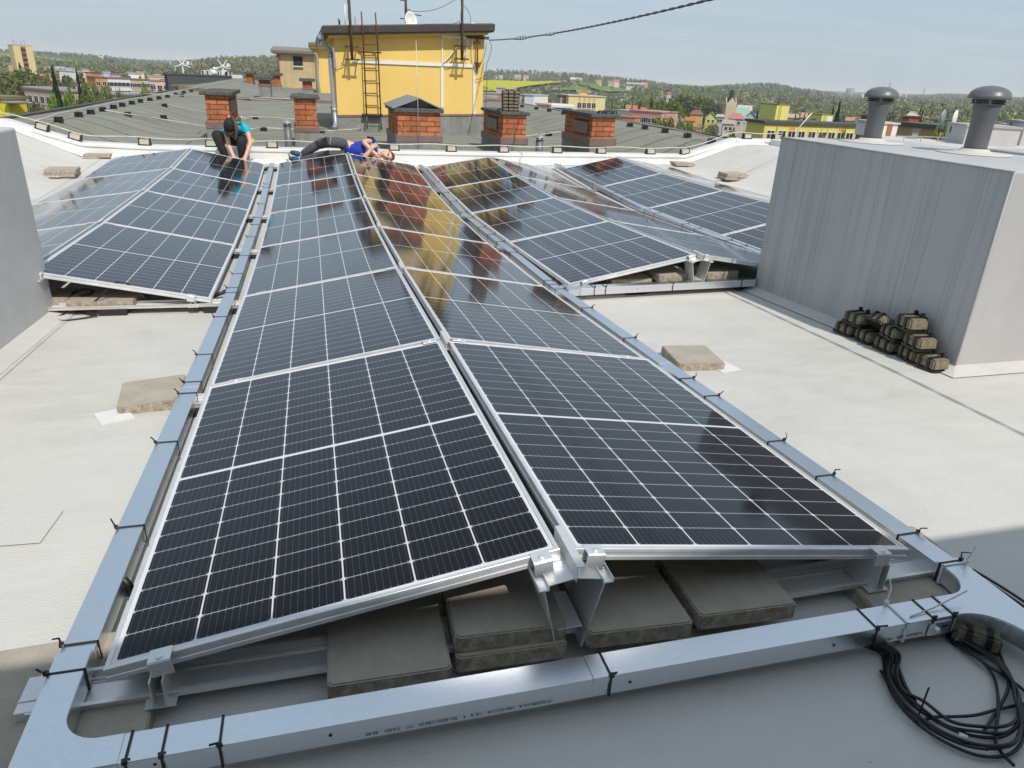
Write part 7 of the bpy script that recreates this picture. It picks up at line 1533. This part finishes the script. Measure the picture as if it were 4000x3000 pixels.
    mb = MB(); mb.box((6.5, 3, z0*.26), (9, 8, z0*.52)); mb.build('nave', wallmat((.5, .45, .36)), th); mb = MB(); b0 = z0*.5; mb.add([(1.5, -1.4, b0), (11.4, -1.4, b0), (11.4, 7.4, b0), (1.5, 7.4, b0), (2.0, 3, b0+6.2), (10, 3, b0+6.2)], [(0, 1, 5, 4), (2, 3, 4, 5), (1, 2, 5), (3, 0, 4), (3, 2, 1, 0)]); mb.build('roof', wallmat((.26, .42, .33)), th)
    # yellow apartment house
    t, ln = building('apartment_block', 'long yellow apartment block with orange bands beyond the right shaft', 'apartment block', (2988, 488, 112), (3400, 489, 122), 4.8, (.68, .57, .16), (.085, .085, .085), wins=[(u, -1.55, 1.25, 1.35) for u in (.065, .17, .26, .35, .45, .55, .64, .73, .815, .905, .985)]+[(u, -4.5, 1.25, 1.35) for u in (.055, .17, .35, .45)], bands=((.232, .285, -9, -.35, (.62, .31, .09)), (.705, .75, -9, -.35, (.62, .31, .09)), (.955, 1, -9, -.35, (.62, .31, .09))), group=gR, over=.3, thick=.35)
    mb = MB(); mb.box((ln*.115, -.06, -5), (.1, .1, 9.5)); mb.build('downpipe', wallmat((.6, .48, .1)), t)
    for (a, b, y, hgt, lab, dr) in ((3003, 3086, 410, 62, 'tall lime yellow lift tower with a white door on the yellow block', (.5, -4.6, .9, 2.1)), (3186, 3256, 449, 30, 'low lime yellow lift tower with a white door on the yellow block', (.7, -1.25, .85, 1.9))):
        D = 117 if a < 3100 else 125; t2, l2 = building('lift_tower', lab, 'lift tower', (a+33 if a < 3100 else a+26, y, D), (b, y+.5, D+1.5), 3.6 if a < 3100 else 3, (.68, .64, .2), (.2, .19, .12), zb=-5.6, over=.06, thick=.12, group=gR)
        mb = MB(); mb.box((l2*dr[0], -.02, dr[1]+(-.3 if a < 3100 else 0)), (dr[2], .06, dr[3])); mb.build('door', M['winwhite'], t2)
        mb = MB()
        for s in (-.18, .18): mb.box((l2*.28+s, -.1, -2.2 if a < 3100 else -1), (.04, .04, 4.6 if a < 3100 else 1.9))
        for k in range(11 if a < 3100 else 5): mb.box((l2*.28, -.1, -.3-.4*k), (.36, .03, .03))
        mb.build('ladder', wallmat((.5, .45, .1)), t2)
    for (x0, x1, y, lab) in ((3106, 3127, 464, 'ochre chimney on the yellow apartment block roof'), (3170, 3186, 466, 'small pale chimney left of the low lift tower')): building('roof_chimney', lab, 'chimney', (x0, y, 118), (x1, y+.5, 118), .7, (.5, .3, .15), (.12, .11, .1), zb=-6, over=.1, thick=.15, group='chimneys of the yellow block')
    a, b = Vector(at_r(3172, 441, 60)), Vector(at_r(3122, 497, 60)); mb = MB(); mb.tube([a-b, Vector((0, 0, 0)), Vector((0, .0, -3))], [.035, .05, .05], 8); o = mb.build('lamp_arm', M['whitepl']); o.location = b; tag(o, 'pale slanting pole sticking up before the yellow apartment block', 'pole')
    # orange block with flat membrane roof, far right
    z = float(at_r(3435, 558, 40)[2]); A = Vector(at_z(3452, 557, z)); B = Vector(at_z(3790, 563, z)); K = Vector(at_z(3475, 533, z)); ang = -math.atan2(A.x-CAM[0], A.y-CAM[1])-.03; th = thing('apartment_block', 'orange block with a wide pale flat roof behind the vent pipes', 'apartment block', A, (0, 0, ang)); ln = (B-A).length+14; dp = (K-A).length
    mb = MB(); mb.box((ln/2, dp/2, -.12), (ln+.6, dp+.6, .24)); mb.build('roof', M['membrane'], th, .05); mb = MB(); mb.box((ln/2, -.33, -.2), (ln+.7, .06, .16)); mb.build('roof_edge', M['browntin'], th)
    mb = MB(); mb.box((ln/2, dp/2, -9.5), (ln, dp, 18.5)); mb.build('wall', wallmat((.62, .33, .13)), th)
    for i in range(6):
        for v in (-1.35, -4.2): f, p = win_mesh(1.9, 1.35); o = meshobj('window', f, th); o.location = (1.2+2.9*i, -.012, v); meshobj('pane', p, o); q = MB(); q.box((1.2+2.9*i, -.004, v), (2.4, .02, 1.8)); q.build('window_surround', wallmat((.72, .6, .42)), th)
    mb = MB(); mb.tube([(4.6, -.35, -.3), (4.4, -.12, -.7), (4.4, -.1, -6)], .06, 8); mb.build('downpipe', M['browntin'], th)
    g = 'small structures on the far right roofs'
    t, l = building('roof_hut', 'white roof hut with a brown door behind the first vent pipe', 'hut', (3452, 484, 47), (3510, 484, 47.5), 2.6, (.68, .67, .64), (.5, .48, .45), zb=z-.1, over=.08, thick=.1, group=g); mb = MB(); mb.box((l*.46, -.02, -(484-536)/FPX*-47*.52), (l*.32, .05, .85)); mb.build('door', wallmat((.32, .15, .06)), t)
    building('roof_hut', 'small tin capped chimney stack on the pale flat roof', 'chimney', (3566, 512, 46), (3590, 513, 46), .6, (.38, .34, .28), (.1, .11, .12), zb=z-.1, over=.06, thick=.12, group=g)
    t, l = building('roof_hut', 'grey roof hut with a small dark vent window', 'hut', (3703, 487, 47), (3782, 487, 44), 2.4, (.5, .48, .48), (.4, .38, .37), zb=z-.1, over=.06, thick=.1, group=g); mb = MB(); mb.box((l*.22, -.01, -.28), (.14, .03, .32)); mb.build('vent_window', M['dark'], t)
    mb = MB(); mb.tube([Vector(at_z(x, y, z+.25)) for x, y in ((3500, 533), (3560, 533), (3640, 535), (3700, 538))], .025, 6)
    for x in (3533, 3600, 3665): q = Vector(at_z(x, 534, z+.25)); mb.tube([q, q-Vector((0, 0, .3))], .02, 6)
    o = mb.build('roof_railing', M['pipezinc']); tag(o, 'low pipe rail along the back of the pale flat roof', 'rail')
    building('apartment_block', 'dark flat roofed block behind the orange one', 'apartment block', (3500, 492, 75), (3660, 497, 72), 12, (.45, .3, .14), (.1, .105, .1), wins=row(3, -1.6, 1.3, 1.5, .05, .5), group=gR)
    for (x0, x1, y, c, lab) in ((3524, 3553, 458, (.2, .045, .03), 'dark red roof hut on the dark flat roof'), (3553, 3592, 459, (.45, .12, .05), 'orange red roof hut on the dark flat roof'), (3519, 3540, 475, (.13, .035, .03), 'low maroon box on the dark flat roof'), (3365, 3388, 453, (.16, .03, .025), 'maroon roof hut beside the first vent pipe')): building('roof_hut', lab, 'hut', (x0, y, 82), (x1, y+.3, 82), 2.5, c, (.1, .06, .05), zb=-6, over=.06, thick=.12, group=g)
    building('roof_hut', 'pale grey roof hut with an overhanging dark top', 'hut', (3648, 473, 90), (3728, 476, 90), 4, (.55, .53, .52), (.1, .1, .1), zb=-8, over=.4, thick=.2, group=g)
    for i, (x, y, s, lab) in enumerate(((3675, 466, .55, 'left white dish on the hut with the dark top'), (3684, 457, .65, 'larger grey dish on the hut with the dark top'), (3730, 462, .7, 'white dish at the right end of the hut'))):
        p = Vector(at_r(x, y, 88)); mb = MB(); mb.ball((0, 0, 0), (s, .12, s*1.1), 14); mb.tube([(0, .1, 0), (0, .1, -1.2)], .05, 6); o = mb.build('satellite_dish', M['whitepl' if i != 1 else 'pipezinc']); o.location = p; o.rotation_euler = (0, 0, .5); tag(o, lab, 'satellite dish', 'dishes on the far roofs')
    building('roof_hut', 'grey low block between the vent pipe and the ladder house', 'hut', (3866, 492, 58), (3900, 494, 58), 5, (.3, .29, .3), (.12, .12, .12), zb=-9, group=g, over=.1, thick=.2); t, l = building('roof_hut', 'cream hut with a small window left of the ladder house', 'hut', (3898, 492, 56), (3932, 488, 54), 4, (.66, .6, .54), (.4, .38, .36), zb=-9, group=g, over=.08, thick=.15)
    t, l = building('roof_hut', 'mottled grey ladder house at the right edge', 'hut', (3933, 474, 50), (4010, 476, 47), 4, (.5, .5, .5), (.36, .35, .34), zb=-6, group=g, over=.06, thick=.1)
    mb = MB()
    for s in (-.12, .12): mb.box((l*.36+s, -.08, -.6), (.025, .03, 1.05))
    for k in range(5): mb.box((l*.36, -.08, -.2-.2*k), (.24, .025, .025))
    mb.build('ladder', M['dark'], t)
    p = Vector(at_r(3974, 530, 48)); th = thing('cooling_unit', 'white cooling unit beside the ladder house', 'cooling unit', p, (0, 0, -.3)); mb = MB(); mb.box((0, 0, 0), (.42, .2, .3)); mb.build('casing', M['whitepl'], th, .02); mb = MB(); mb.tube([(-.06, -.1, 0), (-.06, -.115, 0)], .11, 14); mb.build('fan_grille', M['dark'], th)
    building('apartment_block', 'dark flat roof running under the ladder house', 'building', (3860, 518, 60), (4100, 532, 52), 14, (.2, .19, .18), (.09, .09, .09), group=gR)
    # industry on the horizon
    def stack(px0, y0, px1, y1, D, w, c, lab, topc=None):
        a, b = at_r(px0, y0, D), at_r(px1, y1, D); h = a[2]-b[2]+20; t = thing('factory_chimney', lab, 'factory chimney', (b[0], b[1], b[2]-20), (0, 0, 0), 'factory chimneys on the horizon'); mb = MB(); mb.lathe([(w, 0), (w*.7, h), (.01, h)], n=10); mb.build('shaft', wallmat(c), t)
        if topc:
            mb = MB(); 
            for k in range(3): mb.lathe([(w*.78+.3, h*(.62+.13*k)), (w*.76+.3, h*(.67+.13*k))], n=10)
            mb.build('warning_band', wallmat(topc), t)
    for args in ((3480, 319, 3466, 381, 3000, 4.5, (.5, .45, .43), 'tallest banded factory chimney on the right horizon', (.45, .16, .12)), (3398, 335, 3393, 380, 3300, 3.5, (.45, .4, .38), 'thin factory chimney left of the tallest one', None), (3418, 364, 3414, 384, 3300, 3, (.5, .48, .47), 'short pale factory stack left of the tallest chimney', None), (3487, 358, 3484, 380, 3300, 3, (.3, .25, .23), 'short dark factory stack right of the tallest chimney', None), (3507, 359, 3502, 384, 3300, 3, (.55, .5, .48), 'first of three similar pale stacks', None), (3519, 360, 3515, 385, 3300, 3, (.55, .5, .48), 'second of three similar pale stacks', None), (3541, 360, 3537, 385, 3300, 3.4, (.6, .48, .42), 'third of three similar pale stacks', None), (3608, 337, 3603, 386, 3300, 3.5, (.3, .3, .31), 'grey slim stack right of the three pale stacks', None), (3853, 342, 3845, 373, 6000, 7, (.6, .6, .6), 'right one of two hazy far stacks', None), (3833, 344, 3826, 373, 6000, 6, (.6, .6, .6), 'left one of two hazy far stacks', None)): stack(*args)
    a, b = at_r(3314, 347, 3000), at_r(3314, 384, 3000); t = thing('gas_holder', 'bluish cylindrical gas holder on the right horizon', 'gas holder', (b[0], b[1], b[2]-8)); h = a[2]-b[2]+8; R = 13; mb = MB(); mb.lathe([(R, 0), (R*.96, h), (R*.6, h+2), (.1, h+3)], n=24); mb.build('shell', wallmat((.22, .27, .33)), t); mb = MB()
    for k in range(12): an = 2*math.pi*k/12; mb.box((R*math.cos(an), R*math.sin(an), h/2+1), (1, 1, h+4), an)
    mb.build('guide_rib', wallmat((.35, .3, .3)), t)
    building('far_building', 'white silo tower right of the gas holder', 'silo', (3367, 366, 2900), (3376, 366, 2900), 9, (.72, .72, .7), (.6, .6, .6), zb=-30, over=0)
    for (x0, x1, y, c, D, lab) in ((3420, 3450, 374, (.3, .33, .42), 3200, 'bluish factory hall left of the tallest chimney'), (3488, 3500, 382, (.55, .2, .16), 3000, 'small red and white factory shed'), (3510, 3660, 380, (.42, .42, .43), 3400, 'long grey factory hall on the horizon'), (3625, 3640, 376, (.66, .64, .58), 3200, 'pale conveyor tower of the factory'), (3605, 3655, 403, (.5, .47, .38), 1700, 'low sandy hall in the valley woods'), (3780, 3930, 412, (.52, .26, .2), 1700, 'long reddish roofed hall behind the second vent'), (3945, 3958, 392, (.62, .58, .45), 2600, 'far cream tower block at the right'), (3745, 3772, 396, (.55, .5, .45), 2400, 'far pale works below the wooded knoll'), (3100, 3130, 390, (.55, .53, .5), 1500, 'far white sheds in the valley left of the gas holder')): building('far_building', lab, 'building', (x0, y, D), (x1, y+.05*(x1-x0)*.9, D), 14, c, tuple(q*.95 for q in c), group='far buildings on the plain', over=0, pane=False)
    for (x0, y0, x1, y1, D, lab) in ((3607, 399, 3592, 445, 300, 'leaning dark pole in the valley right of the first vent'), (3687, 405, 3678, 455, 320, 'pylon-like mast in the valley woods'), (3743, 428, 3736, 470, 110, 'pale antenna mast over the far right roofs'), (3480, 440, 3473, 478, 90, 'thin mast left of the dark red hut'), (2391, 388, 2390, 425, 180, 'thin mast behind the rightmost chimney'), (3042, 383, 3040, 410, 116, 'mast on top of the tall lime lift tower'), (3258, 400, 3253, 445, 118, 'thin mast left of the big conifer')):
        a, b = Vector(at_r(x0, y0, D)), Vector(at_r(x1, y1, D)); mb = MB(); mb.tube([Vector((0, 0, 0)), a-b], .0007*D, 6); mb.tube([(a-b)*.93-Vector((.004*D, 0, 0)), (a-b)*.93+Vector((.004*D, 0, 0))], .0004*D, 5); o = mb.build('thin_mast', M['pipezinc' if 'pale' in lab else 'darkwire']); o.location = b; tag(o, lab, 'mast', 'masts over the valley')
# ================================================================== unseen house behind the viewer, read from its shadow; widened to deepen the foreground shade
def build_back_house():
    t = thing('lift_house', 'grey rendered lift house standing unseen behind the viewer', 'lift house', (1.4, -4.6, -.3))
    mb = MB(); mb.box((0, 0, 1.4), (13.6, 4.0, 3.6)); mb.build('wall', M['plaster']('low_bounce_grey', (.3, .28, .26), .05, .2), t)  # wall grey darkened to cut the light bounced onto the foreground
    mb = MB(); mb.box((0, 0, BACK_TOP+.3-.09), (14.4, 4.5, .18)); mb.build('roof_edge', M['browntin'], t)
BACK_TOP = 2.82
SUN_EL, SUN_AZ = D2R(50), D2R(13)      # sun stands behind the viewer, a little to the right
def build_light():
    w = bpy.data.worlds.new('World'); S.world = w; w.use_nodes = True; nt = w.node_tree; nt.nodes.clear()
    class W: pass
    t = NT(w); out = t.new('ShaderNodeOutputWorld'); bg = t.new('ShaderNodeBackground'); sky = t.new('ShaderNodeTexSky'); sky.sky_type = 'NISHITA'; sky.sun_disc = False
    sky.sun_elevation = SUN_EL; sky.sun_rotation = math.pi-SUN_AZ; sky.altitude = 260; sky.air_density = 1.0; sky.dust_density = 2.2; sky.ozone_density = 1.6
    pale = t.mix(VEIL, sky.outputs[0], VEILC)
    # thin streaks of cirrus over the blue
    g = t.coord('Generated'); sp = t.new('ShaderNodeSeparateXYZ'); t.link(g, sp.inputs[0]); zz = t.math('MAXIMUM', sp.outputs[2], .04)
    cm = t.new('ShaderNodeCombineXYZ'); t.link(t.math('DIVIDE', sp.outputs[0], zz), cm.inputs[0]); t.link(t.math('DIVIDE', sp.outputs[1], zz), cm.inputs[1])
    n1 = t.noise(t.mapv(cm.outputs[0], (.16, .42, 1), (1.2, .4, 0), (0, 0, .45)), 1.0, 7, .62, .7)
    n2 = t.noise(t.mapv(cm.outputs[0], (.05, .09, 1), (3, 1, 0), (0, 0, .3)), 1.0, 3, .5)
    k = t.math('MULTIPLY', t.ramp(n1, [(.4, (0, 0, 0)), (.75, (1, 1, 1))]), t.ramp(n2, [(.3, (.35, .35, .35)), (.65, (1, 1, 1))]))
    c = t.mix(t.math('MULTIPLY', k, CLOUD), pale, CLOUDC)
    t.link(c, bg.inputs[0]); bg.inputs[1].default_value = SKY; t.link(bg.outputs[0], out.inputs[0])
    l = bpy.data.lights.new('sun', 'SUN'); l.energy = SUN; l.angle = D2R(.53); l.color = (1, .935, .85); o = bpy.data.objects.new('sun', l); COL.objects.link(o)
    d = Vector((math.sin(SUN_AZ)*math.cos(SUN_EL), -math.cos(SUN_AZ)*math.cos(SUN_EL), math.sin(SUN_EL))); o.rotation_euler = d.to_track_quat('Z', 'Y').to_euler(); o.location = d*30
SKY, SUN, CLOUD, CLOUDC, EXPO = .092, 3.9, .5, (6.9, 7.7, 8.3), 0.0
VEIL, VEILC = .72, (5.6, 7.05, 8.4)
HAZE = 1.5e-4
def build_haze():
    bpy.context.view_layer.update()
    zs = [(o.matrix_world @ Vector(c)).z for o in S.objects if o.type == 'MESH' for c in o.bound_box]; ZLO, ZHI = min(zs), max(zs)
    if not HAZE: return
    mb = MB(); x0, x1, y0, y1, z0, z1 = -14000, 17500, -600, 17500, ZLO-4, ZHI+6
    mb.box(((x0+x1)/2, (y0+y1)/2, (z0+z1)/2), (x1-x0, y1-y0, z1-z0)); print('haze box', z0, z1); m = bpy.data.materials.new('haze_air'); m.use_nodes = True; nt = m.node_tree; nt.nodes.clear()
    out = nt.nodes.new('ShaderNodeOutputMaterial'); v = nt.nodes.new('ShaderNodeVolumePrincipled'); v.inputs['Color'].default_value = (.95, .975, 1, 1); v.inputs['Density'].default_value = HAZE; v.inputs['Anisotropy'].default_value = 0; nt.links.new(v.outputs[0], out.inputs['Volume'])
    o = mb.build('haze', m); tag(o, 'thin pale haze over the valley', None, None, 'stuff')
def build_camera():
    c = bpy.data.cameras.new('camera'); c.sensor_fit = 'HORIZONTAL'; c.sensor_width = 36; c.lens = 36*FPX/4000; c.clip_start = .05; c.clip_end = 40000
    o = bpy.data.objects.new('camera', c); COL.objects.link(o); mw = Matrix.Identity(4)
    for r in range(3): mw[r][0], mw[r][1], mw[r][2], mw[r][3] = RR_[r], UU_[r], -FF_[r], CAM[r]
    o.matrix_world = mw; S.camera = o
def main():
    build_materials(); build_roof(); build_panels(); build_rails(); build_trays(); build_pavers(); build_shafts(); build_cables(); build_block_pile()
    build_dark_roof(); build_chimneys(); build_lift_house(); build_conductors()
    build_woman(); build_man()
    build_terrain(); build_trees(); build_forest(); build_town()
    build_back_house(); build_light(); build_haze(); build_camera()
    S.view_settings.view_transform = 'Standard'; S.view_settings.look = 'None'; S.view_settings.exposure = EXPO; S.view_settings.gamma = 1; S.view_settings.use_curve_mapping = False
    S.cycles.max_bounces = 8; S.cycles.volume_bounces = 1; S.cycles.use_denoising = True
main()
